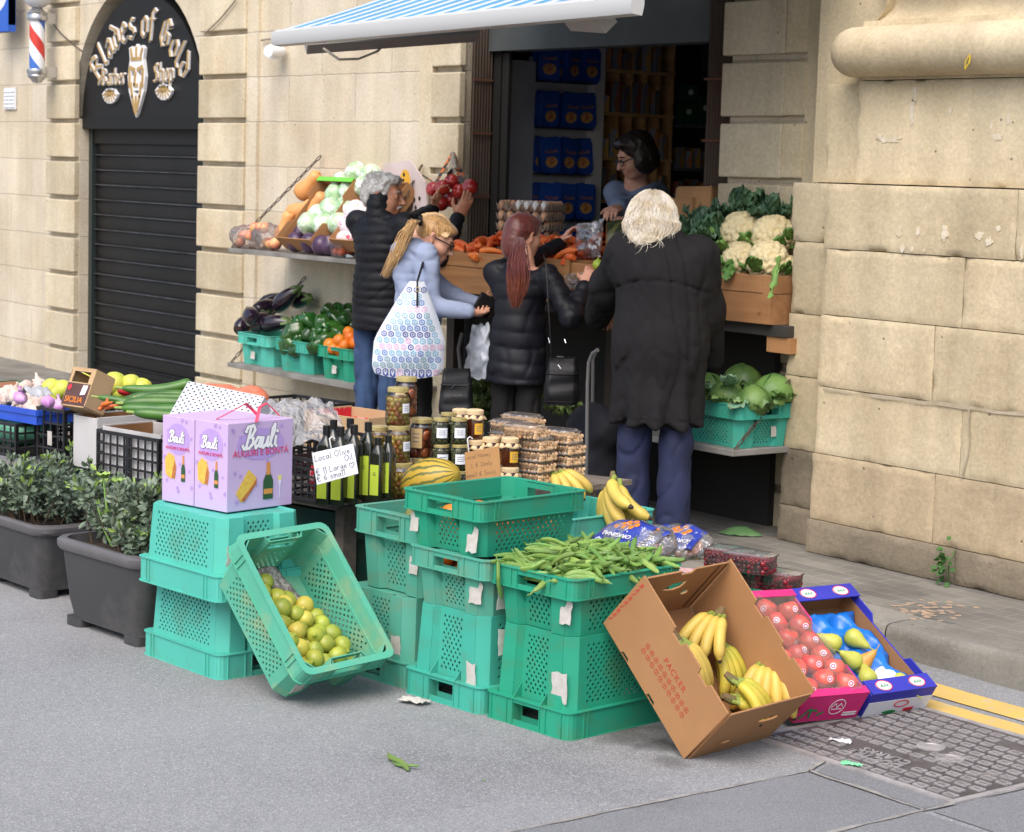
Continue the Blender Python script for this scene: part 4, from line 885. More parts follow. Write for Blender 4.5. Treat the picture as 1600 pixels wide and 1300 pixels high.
def finger(L,r,curve,seed=0):
 mb=MB();n=18;pts=[];rad=[]
 for i in range(n+1):
  t=i/n;a=-.3+curve*t;pts.append((L*(math.sin(a)+math.sin(.3))/curve,0,L*(math.cos(a)-math.cos(.3))/curve))
  rad.append(r*(.42 if t<.12 else .42+.58*min(1,(t-.12)/.12)if t<.24 else 1 if t<.80 else max(.26,1-((t-.80)/.17)**1.5*.74)))
 N=7;mb.tube(pts,rad,N);fs=N
 for q in range(len(mb.f)):
  ring=q//N if q<n*N else(0 if q==n*N else n)
  mb.mi[q]=1 if ring<3 else(2 if ring>=n-1 else 0)
 return mb
def bunch(n,L=.19,r=.0185,curve=1.35,label='',green=False,two=0,spread=.12,group='bunches of bananas'):
 e=empty('banana_bunch');tag(e,label,'bananas',group);ms=[M_bang if green else M_ban,M_bst,M_btip]
 for i in range(n):
  a=(i-(n-1)/2);f=finger(L*(1-.02*abs(a)),r,curve+.05*(i%2));o=f.build('banana',ms,e,ang=65);o.matrix_basis=T(0,a*r*.7,0)@RZ(a*spread)@RX(a*.10)
 for i in range(two):
  a=(i-(two-1)/2);f=finger(L*.93,r,curve+.2);o=f.build('banana',ms,e,ang=65);o.matrix_basis=T(.004,a*r*.8,-.022)@RZ(a*spread)@RX(a*.1)@RY(.28)
 mb=MB();mb.tube([(-.032,0,.004),(-.012,0,.0),(.012,0,-.003)],[.011,.016,.018],8,flat=.8);mb.build('crown',mat('banana crown',S(120,92,64),S(96,110,60),sc=20,rough=.8),e);return e
CART=Matrix(((-.7068,.0686,.7041,-4.793),(-.0749,-.997,.022,4.353),(.7035,-.0372,.7098,.184),(0,0,0,1)))
def aim(origin,xdir,zdir):
 x=Vector(xdir).normalized();z=Vector(zdir);z=(z-x*z.dot(x)).normalized();y=z.cross(x)
 return Matrix((x,y,z)).transposed().to_4x4(),T(*origin)
def place(o,origin,xd,zd,label=None):
 r,t=aim(origin,xd,zd);o.matrix_basis=t@r;return o
CARI=CART.inverted()
def cpx(px,py,z):
 o=CARI@EYE;d=CARI.to_3x3()@ray(px,py);return CART@(o+d*((z-o.z)/d.z))
CZ=CART.to_3x3()@Vector((0,0,1))
def pl_c(o,a,za,b,zb,tilt=0):
 p,q=cpx(*a,za),cpx(*b,zb);place(o,p,q-p,CZ+Vector((0,0,.25))+RGT*tilt);return o
pl_c(bunch(4,.19,.0195,label='banana bunch lying across the top of the carton, stalk upwards',spread=.2),(1122,960),.135,(1072,1022),.115,-.6)
pl_c(bunch(4,.22,.0205,label='long yellow banana bunch along the left side of the carton',two=2,spread=.08),(1060,1000),.12,(1138,1098),.10,.2)
pl_c(bunch(4,.20,.019,label='green tinged banana bunch in the middle of the carton',green=True,two=1),(1120,1004),.075,(1150,1050),.07,0)
pl_c(bunch(5,.21,.0205,1.35,label='fan of yellow bananas at the lower right of the carton',spread=.17),(1204,1034),.14,(1192,1104),.11,-.5)
pl_c(bunch(3,.18,.019,label='greenish bananas crossing in front of the fan',green=True,spread=.22),(1146,1062),.125,(1196,1094),.15,.5)
pl_c(bunch(3,.15,.018,label='small green bananas at the bottom edge of the carton',green=True),(1142,1092),.10,(1185,1104),.10,0)
bq=AD(957,750,7.75)
place(bunch(6,.25,.025,1.1,label='banana bunch standing stalk up in the aqua crate behind the beans',two=4,spread=.30),bq,(.25,-.35,-.9),(-.55,-.75,.25))
place(bunch(4,.17,.019,1.3,label='banana bunch beside the boxes of nuts, partly hidden',two=2,spread=.3),AD(868,738,8.0),(.85,.1,-.35),(.3,-.2,1))
M_card=mat('brown cardboard',S(168,124,82),S(158,114,74),sc=3,rough=.85,bump=.15,bsc=120,stretch=(1,1,1));M_cardin=mat('cardboard inside',S(160,118,78),S(148,106,68),sc=4,rough=.88);M_cardedge=mat('corrugated edge',S(196,164,124),rough=.9)
M_ink=mat('red ink',S(178,66,50),rough=.8)
BC=empty('banana_carton',mw=CART);tag(BC,'brown cardboard carton of bananas tilted against the teal crates','carton')
L_,W_,H_=.506,.375,.255;th=.006
def wallplate(w,h,holes=(),notch=()):
 o=[(-w/2,0)]+list(notch)+[(w/2,0),(w/2,h),(-w/2,h)];mb=MB();mb.plate(o,holes,th);return mb
def ov(cx,cy,rx,ry,n=14):return[(cx+rx*math.cos(2*PI*i/n),cy+ry*math.sin(2*PI*i/n))for i in range(n)]
def vplate(o,M):o.matrix_basis=M;bevel(o,.0012,1);return o
def cut_top(w,h,cuts,dips):
 pts=[(-w/2,0)]
 for c,d,r in cuts:pts+=[(c-r,0),(c-r*.7,d),(c+r*.7,d),(c+r,0)]
 pts+=[(w/2,0),(w/2,h)]
 for c,d,r in dips:pts+=[(c+r,h),(c+r*.8,h-d),(c-r*.8,h-d),(c-r,h)]
 pts+=[(-w/2,h)];return pts
VY=Matrix(((1,0,0,0),(0,0,-1,0),(0,1,0,0),(0,0,0,1)))
mb=MB();mb.plate(cut_top(L_,H_,[(.04,.014,.022),(-.12,.012,.02)],[(.12,.02,.03),(-.03,.022,.03)]),[ov(.0,.25,.001,.001,3)]and[],th);vplate(mb.build('side_panel',M_card,BC,smooth=False),T(0,W_/2,0)@RZ(PI)@VY)
mb=MB();mb.plate(cut_top(L_,H_,[],[(.06,.018,.03),(-.10,.014,.03)]),[],th);vplate(mb.build('side_panel',M_card,BC,smooth=False),T(0,-W_/2,0)@VY)
hh=[(-.055,.155),(-.025,.185),(.04,.185),(.03,.155),(.0,.145)]
for sx,nm,hl in((1,'end_panel',[hh,ov(.075,.115,.016,.011)]),(-1,'end_panel',[ov(-.06,.06,.022,.006),ov(.06,.15,.045,.012)])):
 mb=MB();mb.plate(cut_top(W_-2*th-.001,H_-.003,[],[(.0,.02,.03)]if sx>0 else[]),hl,th);vplate(mb.build(nm,M_card,BC,smooth=False),T(sx*(L_/2-(0 if sx<0 else th))+(0 if sx>0 else 0),0,0)@RZ(-PI/2)@VY)
mb=MB();mb.box((-L_/2+th,-W_/2+th,.001),(L_/2-th,W_/2-th,.006));mb.build('base_panel',M_cardin,BC,smooth=False)
mb=MB();mb.box((.10,-.02,.006),(L_/2-.01,W_/2-.012,.016));vplate(mb.build('inner_flap',M_cardin,BC,smooth=False),RY(-.03))
mb=MB();mb.box((L_/2-.014,-W_/2+.045,.02),(L_/2-.0065,-W_/2+.052,H_-.01));mb.box((L_/2-.014,-W_/2+.015,.02),(L_/2-.0065,-W_/2+.019,H_-.01));mb.build('fold_line',mat('fold shadow card',S(96,66,42),rough=.9),BC,smooth=False)
fb_=T(0,W_/2+.0012,0)@RZ(PI)@VY
pk=text_mesh('PACKER',.030,.0006,sp=1.15);o=link('printing',pk,M_ink,BC,mw=T(0,W_/2+.0063,0)@RZ(PI)@VY@T(.045,.140,0))
mb=MB()
for r_ in range(2):
 for q in range(10):
  x=-.085+q*.026;y=.115-r_*.026;mb.at(T(0,W_/2+.0063,0)@RZ(PI)@VY@T(x,y,0));mb.plate(ov(0,0,.0095,.0095,16),[ov(0,0,.0078,.0078,16)],.0006)
  for st in([(-.003,-.004),(.0,.005),(.003,-.004)],[(-.003,.004),(.003,.004),(-.002,-.005)],[(.0,.005),(.0,-.005)])[(q*3+r_)%3:(q*3+r_)%3+1]:strokes(mb,[st],.0017,th=.0006)
mb.build('printed_number_ring',M_ink,BC,smooth=False)
mb=MB()
for q in range(9):mb.at(T(0,W_/2+.0063,0)@RZ(PI)@VY@T(-L_/2+.01+q*.001,.04+q*.023,0));strokes(mb,[[(-.004,-.008),(.004,.008)],[(.004,-.006),(.001,.008)],[(-.004,.004),(.004,.002)]][:1+q%3],.004,th=.0006)
mb.build('printed_edge_mark',M_ink,BC,smooth=False)
def carton(name,label,M,L,W,H,mo,mi,cols=None,th=.005,cat='carton',lip=None,lipm=None,dip=True,group=None,ends=(1,-1)):
 e=empty(name,mw=M);tag(e,label,cat,group)
 for s in(1,-1):
  mb=MB();mb.plate(cut_top(L,H,[],[(0,H*.25,L*.22)]if dip else[]),[],th);o=vplate(mb.build('side_panel',mo,e,smooth=False),(T(0,W/2,0)@RZ(PI)if s>0 else T(0,-W/2,0))@VY@T(0,0,-th))
  mb=MB();mb.plate(cut_top(W-.0005,H+.004,[],[]),[],th);o=vplate(mb.build('end_panel',mo,e,smooth=False),T(s*L/2,0,0)@RZ(s*PI/2)@VY@T(0,0,-th+.0006))
  mb=MB();mb.box((-L/2+th+.001,s*(W/2-th-.0015)-.001,.004),(L/2-th-.001,s*(W/2-th-.0015)+.001,H*.72));mb.box((s*(L/2-th-.0015)-.001,-W/2+th+.003,.004),(s*(L/2-th-.0015)+.001,W/2-th-.003,H-.002));mb.build('lining',mi,e,smooth=False)
  if lip and s in ends:
   mb=MB();mb.box((s*L/2-.001-(lip if s>0 else 0),-W/2,H+.0045),(s*L/2+.001+(lip if s<0 else 0),W/2,H+.009));mb.build('end_lip',lipm or mo,e,smooth=False)
 mb=MB();mb.box((-L/2+th,-W/2+th,.0),(L/2-th,W/2-th,.005));mb.build('base_panel',mi,e,smooth=False);return e
M_royal=mat('royal blue print',S(52,54,172),S(44,46,156),sc=6,rough=.55);M_pink=mat('magenta print',S(218,44,120),S(204,34,108),sc=6,rough=.5);M_maroon=mat('dark crimson print',S(150,24,60),S(130,20,50),sc=9,rough=.5);M_whtc=mat('white printed card',S(224,222,226),rough=.55)
PEARM=Matrix(((-.8549,-.0511,.5162,-4.869),(.0522,-.9986,-.0125,5.156),(.5161,.0162,.8564,.133),(0,0,0,1)))
PC=carton('pear_carton','royal blue carton with a few pears on a blue tray, tilted beside the kerb',PEARM,.516,.291,.099,M_royal,M_cardin,lip=.062)
def onend(mb,sgn,L,x,y,out=.003):return mb.at(T(sgn*(L/2+out),0,0)@RZ(sgn*PI/2)@VY@T(x,y,0))
M_red=mat('printing red',S(206,44,60),rough=.5);M_grn=mat('printing green',S(30,130,70),rough=.5);M_oval=mat('oval white',S(232,230,232),rough=.5)
mb=MB().at(T(-.2605,0,0)@RZ(-PI/2)@VY);mb.plate([(-.144,.002),(.144,.002),(.144,.07),(-.144,.07)],(),.001);mb.build('white_print',M_whtc,PC,smooth=False)
mb=MB().at(T(-.2625,0,0)@RZ(-PI/2)@VY);mb.plate(ov(-.03,.018,.032,.007),(),.001);mb.build('green_print',M_grn,PC,smooth=False)
mb=MB().at(T(-.2625,0,0)@RZ(-PI/2)@VY);mb.plate([(.03,.012),(.075,.014),(.08,.028),(.035,.026)],(),.001);mb.plate(ov(.01,.05,.034,.016),[ov(.01,.05,.029,.012)],.001);mb.build('red_print',M_red,PC,smooth=False)
for s in(1,-1):
 for y in(-.075,.075):
  mb=MB().at(T(s*(.258-.031),y,.1085));mb.plate(ov(0,0,.024,.035),(),.0009);o=mb.build('oval_badge',M_oval,PC,smooth=False)
  mb=MB().at(T(s*(.258-.031),y,.1095));mb.plate(ov(0,0,.024,.035),[ov(0,0,.021,.031)],.0008);mb.build('badge_ring',M_red,o,smooth=False)
  mb=MB().at(T(s*(.258-.031),y,.1095)@RZ(PI/2));strokes(mb,[[(-.018+q*.006,-.006+.004*(q%2)),(-.015+q*.006,.006)]for q in range(6)],.003,th=.0007);mb.build('badge_writing',M_grn,o,smooth=False)
for qx in(.13,-.06):
 o=link('side_printing',text_mesh('FRUIT QUALITY',.021,.0004),M_oval,PC,mw=T(qx,.1462,.052)@RZ(PI)@VY)
M_tray=mat('blue plastic tray',S(28,118,206),S(22,100,190),sc=5,rough=.28)
def tray(u,v):
 x=-.24+.42*u;y=-.132+.264*v;d=0
 cx=(u*4.0)%1-.5;cy=(v*2.6+.5*int(u*4))%1-.5;r=math.hypot(cx,cy*1.1)
 return(x,y,.050-.036*max(0,1-(r/.46)**2)+.008*noise.noise((u*5,v*5,2))+.004*noise.noise((u*18,v*18,6)))
mb=MB().at(PEARM);mb.grid(tray,64,40);tag(solid(mb.build('fruit_tray',M_tray,ang=80),.001),'moulded blue plastic tray inside the pear carton','tray')
def pear_prof(L=.095,r=.033):return[(.001,-L/2),(r*.55,-L*.48),(r*.92,-L*.36),(r,-L*.2),(r*.86,0),(r*.55,L*.2),(r*.38,L*.36),(r*.25,L*.46),(.001,L*.5)]
M_pear=mat('yellow green pear',S(190,188,84),S(164,172,70),sc=10,rough=.45,rnd=.06);M_pear2=mat('blushed pear',S(206,136,62),S(186,168,80),sc=8,rough=.45)
def pstem(mb):mb.tube([(0,0,.045),(.003,0,.062),(.008,0,.074)],[.003,.002,.0026],6)
pr=lathe_obj('pear',pear_prof(),M_pear,'pear','pear','pears in the blue carton',20,extra=pstem);pr2=lathe_obj('pear',pear_prof(.10,.034),M_pear2,'orange blushed pear standing in the middle of the blue tray','pear','pears in the blue carton',20,extra=pstem)
for x,y,rz,rx,lb in((.035,.105,2.4,1.5,'green pear against the left wall of the blue carton'),(.02,-.02,-1.2,1.45,'large green pear lying highest on the blue tray'),(-.055,.075,2.7,1.2,'yellow green pear leaning on the left wall of the blue carton below the others'),(-.135,.06,1.2,1.5,'pale pear lying lowest on the left of the blue tray'),(-.205,-.055,-1.3,1.5,'small pear at the front edge of the blue carton'),(-.075,.02,0,.5,None)):
 put(pr2 if lb is None else pr,PEARM@T(x,y,.07)@RZ(rz)@RX(rx),lb)
mb=MB().at(PEARM@T(-.165,-.005,.075)@RZ(.5));mb.sph((0,0,0),(.048,.045,.022),18,12,lambda p:(p[0]*(1+.3*noise.noise((p[0]*30,p[1]*30,1))),p[1]*(1+.3*noise.noise((p[0]*30,p[1]*30,4))),p[2]+.012*noise.noise((p[0]*40,p[1]*40,7))))
wr=mb.build('wrapped_fruit',mat('printed tissue',S(228,226,222),S(200,150,130),sc=34,rough=.5,ramp=(.6,.62),dirt=S(60,150,90),dsc=30,dlo=.6,dhi=.62),None);tag(wr,'fruit wrapped in white printed tissue in the blue carton','wrapped fruit')
PINKM=PEARM.copy();PINKM.translation=Vector((-4.875,4.865,.145));PINKM=PINKM@RZ(-.05)
PK=carton('apple_carton','bright pink carton of red apples squeezed between the banana carton and the blue carton',PINKM,.50,.265,.105,M_pink,M_cardin,lip=.03)
mb=MB().at(T(0,.1335,0)@RZ(PI)@VY);mb.plate([(-.25,0),(.25,0),(.25,.07),(-.25,.07)],(),.001);mb.build('crimson_print',M_maroon,PK,smooth=False)
mb=MB().at(T(0,.1350,0)@RZ(PI)@VY)
mb.plate(ov(.17,.035,.030,.028),[ov(.17,.035,.019,.018)],.0008);mb.plate([(.06,.01),(.1,.02),(.09,.05),(.05,.04)],(),.0008);mb.build('green_print',M_grn,PK,smooth=False)
mb=MB().at(T(0,.1355,0)@RZ(PI)@VY)
for q in range(5):mb.plate(ov(.215-q*.018,.05-.006*(q%2),.004,.014),(),.0008)
mb.build('white_print',M_oval,PK,smooth=False)
mb=MB().at(T(-.2525,0,0)@RZ(-PI/2)@VY);mb.plate(ov(.02,.06,.033,.034),[ov(.02,.06,.030,.031)],.0008);strokes(mb,[[(-.004,.06),(.01,.075),(.02,.055),(.03,.075),(.042,.06)],[(.0,.05),(.04,.05)]],.003,th=.0007);strokes(mb,[[(.06,.02),(.115,.02)],[(.06,.03),(.115,.03)]],.006,th=.0007);mb.build('white_writing',M_oval,PK,smooth=False)
mb=MB().at(T(-.2525,0,0)@RZ(-PI/2)@VY);strokes(mb,[[(-.12,.02),(-.09,.06)],[(-.08,.02),(-.085,.055),(-.06,.05)],[(-.05,.03),(-.03,.04)]],.008,th=.0007);mb.build('green_writing',M_grn,PK,smooth=False)
M_app=mat('pink red apple',S(206,68,70),S(222,110,96),sc=9,rough=.3,rnd=.05,dirt=S(214,170,110),dsc=7,dlo=.66,dhi=.8)
def apple_prof(r=.037):return[(.001,-r*.72),(r*.3,-r*.82),(r*.62,-r*.74),(r*.92,-r*.36),(r,.06*r),(r*.93,r*.45),(r*.68,r*.78),(r*.36,r*.84),(r*.12,r*.7),(.001,r*.62)]
ap=lathe_obj('apple',apple_prof(),M_app,'pink red apple with a small round sticker in the pink carton','apple','apples in the pink carton',20)
mb=MB();mb.at(T(0,-.0365,.006)@RX(PI/2));mb.plate(ov(0,0,.010,.010),[ov(0,0,.0072,.0072)],.0008);mb.plate(ov(0,0,.0042,.0042,8),(),.0008);mb.build('sticker_ring',M_oval,ap,smooth=False)
mb=MB();mb.at(T(0,-.0362,.006)@RX(PI/2));mb.plate(ov(0,0,.0072,.0072),(),.0006);mb.build('sticker',M_pink,ap,smooth=False)
for i in range(6):
 for j in range(3):
  x=-.19+i*.072+(j%2)*.02;y=.085-j*.082;put(ap,PINKM@T(x,y,.072+.014*rng.random()+(.02 if i<2 else 0))@RZ(PI/2+PI+rng.normal()*.5)@RX(-.75+rng.normal()*.25)@RY(rng.normal()*.4),sc=1.05)
mb=MB().at(PINKM);mb.grid(lambda u,v:(-.235+.47*u,-.12+.24*v,.112+.012*noise.noise((u*6,v*4,3))),14,10);tag(mb.build('apple_cover',film('clear tray film',diff=.05,bump=.3)),'clear plastic film over the pink carton of apples','film')
M_berry=mat('dark cherry',S(110,18,34),S(150,26,44),sc=14,rough=.25,rnd=0,dirt=S(60,10,24),dsc=30,dlo=.5,dhi=.6);F_pun=film('clear punnet',diff=.03,gloss=.04)
def punnet_proto(name,label,fill,group,w=.17,d=.115,h=.062,br=.0105,lidm=None):
 e=empty(name);tag(e,label,'punnet',group)
 mb=MB();n=0;g=random.Random(3)
 for i in range(int(w/br/1.72)):
  for j in range(int(d/br/1.72)):
   for k in range(3):
    x=-w/2+.012+i*br*1.75;y=-d/2+.012+j*br*1.75
    if k<2 and .03<x+w/2<w-.03 and .03<y+d/2<d-.03:continue
    mb.sph((x+g.gauss(0,.002),y+g.gauss(0,.002),.010+k*(h-.018)/2.6+g.gauss(0,.0012)),br*(.9+.25*g.random()),7,5)
 o=mb.build('fruit_fill',fill,e);o['kind']='stuff'
 mb=MB();mb.loft([rrect(w*.92,d*.9,.018,3,.001),rrect(w,d,.02,3,h*.55),rrect(w*1.01,d*1.01,.02,3,h),rrect(w*1.06,d*1.08,.02,3,h),rrect(w*1.06,d*1.08,.02,3,h+.004)],True,True,False);mb.build('clear_tub',F_pun,e,ang=50)
 mb=MB();mb.loft([rrect(w*1.05,d*1.07,.02,3,h+.0045),rrect(w*.95,d*.93,.02,3,h+.006),rrect(w*.9,d*.88,.02,3,h+.012)],True,False,True);mb.build('clear_lid',lidm or film('clear lid',diff=.12,gloss=.06),e,ang=50);return e
pu=punnet_proto('berry_punnet','clear punnet of dark red cherries',M_berry,'punnets of cherries behind the cartons')
zb=.285
A=AZ(1195,890,zb+.14)
pp=AZ(1182,868,zb+.14+.06)
base=Vector((-5.62,5.42,.0));uX=Vector((1,.1,0)).normalized()
def pq(px,py,z):return AZ(px,py,z)
for px,py,z,lb in((1172,893,.335,'upper cherry punnet in the taller stack, nearest the kerb'),(1140,886,.335,'upper cherry punnet half hidden by the carton corner'),(1170,915,.265,'middle cherry punnet in the taller stack'),(1212,921,.265,'upper cherry punnet of the lower stack beside the blue carton'),(1166,935,.195,'cherry punnet low behind the banana carton'),(1208,943,.195,'lowest cherry punnet of the stack beside the blue carton')):
 put(pu,T(*pq(px,py,z))@RZ(.25+rng.normal()*.06),lb)
tag(MB().box((-5.75,5.22,.0),(-5.35,5.74,.185)).build('polystyrene_box',mat('white foam',S(200,198,194),rough=.8),smooth=False),'pale foam box under the cherry punnets','box')
F_bag=film('printed clear bag',diff=.18,bump=.8,bsc=26,gloss=.1);M_bagb=mat('blue bag print',S(46,66,160),S(36,52,140),sc=10,rough=.3,dirt=S(200,205,225),dsc=26,dlo=.58,dhi=.62)
mand=orange('mandarin inside the clear bag with blue printing','mandarins in the printed bags',.025)
def fruit_bag(px,py,z,rz,label,n=9,panel=True):
 p=AZ(px,py,z);M=T(*p)@RZ(rz)@RX(.45)
 for i in range(n):put(mand,M@T(-.075+(i%4)*.05+rng.normal()*.003,-.045+(i//4)*.048,.034+.008*rng.random())@rrot())
 e=empty('mandarin_bag',mw=M);tag(e,label,'bag','bags of mandarins')
 mb=MB();mb.sph((0,0,.035),(.14,.10,.055),26,14,lambda q:(q[0]+.012*noise.noise((q[0]*18,q[1]*18,z)),q[1]+.012*noise.noise((q[0]*20,q[1]*20,5)),max(.001,q[2]+.02*noise.noise((q[0]*22,q[1]*22,px)))));mb.build('clear_film',F_bag,e)
 H_=lambda x,y:.088+.016*noise.noise((x*16,y*16,px))-1.6*x*x-2.0*y*y
 mb=MB();mb.grid(lambda u,v:(-.10+.2*u,-.075+.14*v,H_(-.10+.2*u,-.075+.14*v)),16,12);o=mb.build('printed_panel',M_bagb,e);solid(o,.001)
 mb=MB()
 for q in range(8):x,y=-.035+.014*q*.8,.005+.02*(q%3);mb.sph((x,y,H_(x,y)),(.013,.012,.003),10,6)
 mb.build('printed_fruit',M_or,e);o=link('bag_writing',text_mesh('ORIGINAL',.030,.0012),M_oval,e,mw=T(.005,-.035,H_(.005,-.035)+.004)@RZ(PI));return e
fruit_bag(1062,862,.35,.35,'bag of mandarins with blue print and lettering at the corner of the bean crate');fruit_bag(1018,866,.43,-.3,'bag of mandarins with blue and white print behind the bean pods');fruit_bag(985,858,.45,.1,'clear bag of mandarins nearest the aqua crate',7,True)
tag(solid(MB().at(T(*AZ(1078,900,.31))@RZ(.4)).grid(lambda u,v:(-.12+.24*u,-.04+.08*v,.02+.012*noise.noise((u*5,v*5,3))),10,6).build('netting_bag',mat('pink netting',S(206,150,150),S(220,190,190),sc=40,rough=.6)),.002),'flat pink net bag lying by the carton edge','bag')
SY=.20
def SF(px,py,z,yaw=SY):return T(*AZ(px,py,z))@RZ(yaw)
M_board=mat('weathered board',S(128,118,108),S(96,88,80),sc=6,rough=.85,bump=.4,bsc=60,stretch=(.3,3,3))
fl,fr=AZ(-60,690,.45),AZ(528,797,.45);bd=Vector((-math.sin(SY),math.cos(SY),0));rr_=AZ(905,768,.45)
TB=empty('stall_table',(fl.x,fl.y,0));tag(TB,'low wooden stall table in the road under the crates, bottles and jars','table')
mb=MB().at(T(-fl.x,-fl.y,0));q=[fl,fr,rr_,rr_+bd*.35,fl+bd*.95];mb.plate([(p.x,p.y)for p in q],(),.022,.446);mb.build('table_top',M_board,TB,smooth=False)
for k,p in enumerate((fl.lerp(fr,.35)+bd*.1,fr+bd*.12+Vector((-.1,0,0)),rr_+bd*.15+Vector((-.1,0,0)),fl.lerp(fr,.4)+bd*.8)):
 mb=MB().at(T(p.x-fl.x,p.y-fl.y,0));mb.box((-.03,-.03,0),(.03,.03,.446));mb.build('leg',M_board,TB,smooth=False)
for k,u in enumerate((.985,.80,.62,.44)):
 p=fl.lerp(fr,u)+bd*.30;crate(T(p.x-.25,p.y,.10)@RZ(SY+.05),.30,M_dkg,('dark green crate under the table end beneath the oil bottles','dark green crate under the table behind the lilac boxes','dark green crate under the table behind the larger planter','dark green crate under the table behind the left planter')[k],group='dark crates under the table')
M_bc=mat('black crate plastic',S(40,40,44),S(32,32,36),sc=5,rough=.5)
def slat_box(w,d,h,m,name,label,M,low=None,cat='crate',group='black plastic crates',colm=None,bars=9,rows=4,mid=True):
 """open topped lattice crate: origin front left bottom corner, x right, y back"""
 mb=MB();t=.006;post=.014;low=low if low is not None else h
 def wall(L,B,hl):
  mb.at(B)
  for x0,x1 in((0,post),(L-post,L))+(((L/2-post*.7,L/2+post*.7),)if mid and L>.3 else()):mb.box((x0,0,0),(x1,t*1.5,hl))
  for k in range(rows+1):
   z=(hl-.012)*k/rows;mb.box((0.001,-.001,z),(L-.001,t*1.2,z+(.014 if k in(0,rows)else .008)))
  n=max(3,int(L/(.4/bars)))
  for k in range(1,n):mb.box((L*k/n-.004,.001,0.001),(L*k/n+.004,t,hl-.001))
 wall(w,Matrix(),h);wall(w,T(w,d,0)@RZ(PI),h);wall(d,T(w,0,0)@RZ(PI/2),low);wall(d,T(0,d,0)@RZ(-PI/2),low)
 mb.at(Matrix()).box((.002,.002,.001),(w-.002,d-.002,.006))
 o=mb.build(name,m,None,smooth=False,mw=M);return tag(o,label,cat,group)
A_=SF(150,741,.468);slat_box(.40,.30,.185,M_bc,'lattice_crate','black lattice crate with a white lined box inside, left of the lilac boxes',A_)
M_wcard=mat('white card',S(206,204,204),S(190,188,188),sc=3,rough=.7)
carton('lined_carton','white carton with a brown inside standing in the black lattice crate',A_@T(.20,.15,.01),.37,.26,.19,M_wcard,M_cardin,dip=False)
B_=SF(108,728,.468,.15);carton('white_carton','tall white carton with a torn rim between two black crates',B_@T(.085,.17,0),.17,.30,.215,M_wcard,M_cardin,dip=False)
C_=SF(56,717,.468);slat_box(.20,.30,.225,M_bc,'lattice_crate','tall narrow black lattice crate with a white tag beside the white carton',C_)
tagm=MB().at(C_@T(.085,-.003,.07)@XZ);tagm.plate([(0,0),(.03,0),(.03,.06),(0,.06)],(),.0015);tag(tagm.build('price_tag',M_lab,smooth=False),'small white tag on the tall black crate','tag')
D_=SF(25,716,.468)@T(-.40,0,0);slat_box(.40,.30,.145,M_bc,'lattice_crate','black lattice crate with a green bag at the left edge under the garlic tray',D_)
M_gbag=mat('green plastic bag',S(50,150,104),S(120,190,160),sc=8,rough=.35)
mb=MB().at(D_@T(.22,.15,.10));mb.sph((0,0,0),(.19,.13,.07),20,12,lambda p:(p[0]+.02*noise.noise((p[0]*14,p[1]*14,1)),p[1],p[2]+.03*noise.noise((p[0]*16,p[1]*16,4))));tag(mb.build('plastic_bag',M_gbag),'green plastic bag in the black crate at the left edge','bag')
E_=SF(449,778,.468);slat_box(.30,.26,.165,M_bc,'lattice_crate','black lattice crate of red netted goods between the lilac boxes and the oil bottles',E_,rows=5,bars=11)
M_rnet=mat('red net bag',S(196,36,52),S(226,190,190),sc=22,rough=.5,ramp=(.55,.62))
mb=MB().at(E_@T(.15,.13,.075));mb.sph((0,0,0),(.135,.115,.075),22,14,lambda p:(p[0]+.02*noise.noise((p[0]*22,p[1]*22,1)),p[1]+.01*noise.noise((p[0]*30,p[2]*30,2)),p[2]+.03*noise.noise((p[0]*20,p[1]*20,4))));tag(mb.build('net_bag',M_rnet),'red and white netted bags inside the black crate by the oil bottles','bag')
F_=SF(266,726,.468);slat_box(.38,.28,.17,M_bc,'lattice_crate','black lattice crate behind the lilac boxes',F_@T(0,.12,0))
Z2=.60
for px,py,w,lb in((20,662,.40,'black lattice crate in the back row behind the garlic'),(150,668,.42,'black lattice crate in the back row under the cucumbers'),(300,676,.42,'black lattice crate in the back row under the white basket')):
 slat_box(w,.3,.17,M_bc,'lattice_crate',lb,SF(px,py+10,.468)@T(0,.34,0))
M_blu=mat('blue crate plastic',S(50,92,200),S(42,80,186),sc=4,rough=.45)
G_=SF(58,664,.62)@T(-.50,0,0)
mb=MB();w,d,h,t=.50,.34,.062,.005
for B,L in((Matrix(),w),(T(w,d,0)@RZ(PI),w),(T(w,0,0)@RZ(PI/2),d),(T(0,d,0)@RZ(-PI/2),d)):
 mb.at(B);mb.box((0,0,0),(L,t,h*.62));mb.box((.0005,-.006,h*.62),(L-.0005,t+.001,h));mb.box((.001,-.004,0),(L-.001,.001,.008))
mb.at(Matrix()).box((.002,.002,.001),(w-.002,d-.002,.006));o=tag(mb.build('shallow_crate',M_blu,smooth=False,mw=G_),'shallow blue crate of garlic at the left edge','crate')
def garlic_prof(r=.026):return[(.001,-r*.8),(r*.5,-r*.78),(r*.96,-r*.35),(r,0),(r*.78,r*.5),(r*.38,r*.95),(r*.2,r*1.35),(r*.15,r*1.8),(.001,r*1.85)]
M_gar=mat('garlic skin',S(214,200,184),S(196,172,164),sc=26,rough=.6,rnd=.08)
gar=lathe_obj('garlic_bulb',garlic_prof(),M_gar,'garlic bulb in the heap on the blue crate','garlic','garlic on the blue crate',16,8,.05)
for i in range(74):
 x,y=rng.uniform(.06,.47),rng.uniform(.03,.30);put(gar,G_@T(x,y,.04+.11*(1-abs((x-.3)/.32)**2)*(1-abs((y-.19)/.22)**2)*rng.random()**.5)@rrot(),sc=.8+.5*rng.random())
M_pnet=mat('lilac net',S(190,130,196),S(214,176,214),sc=16,rough=.5)
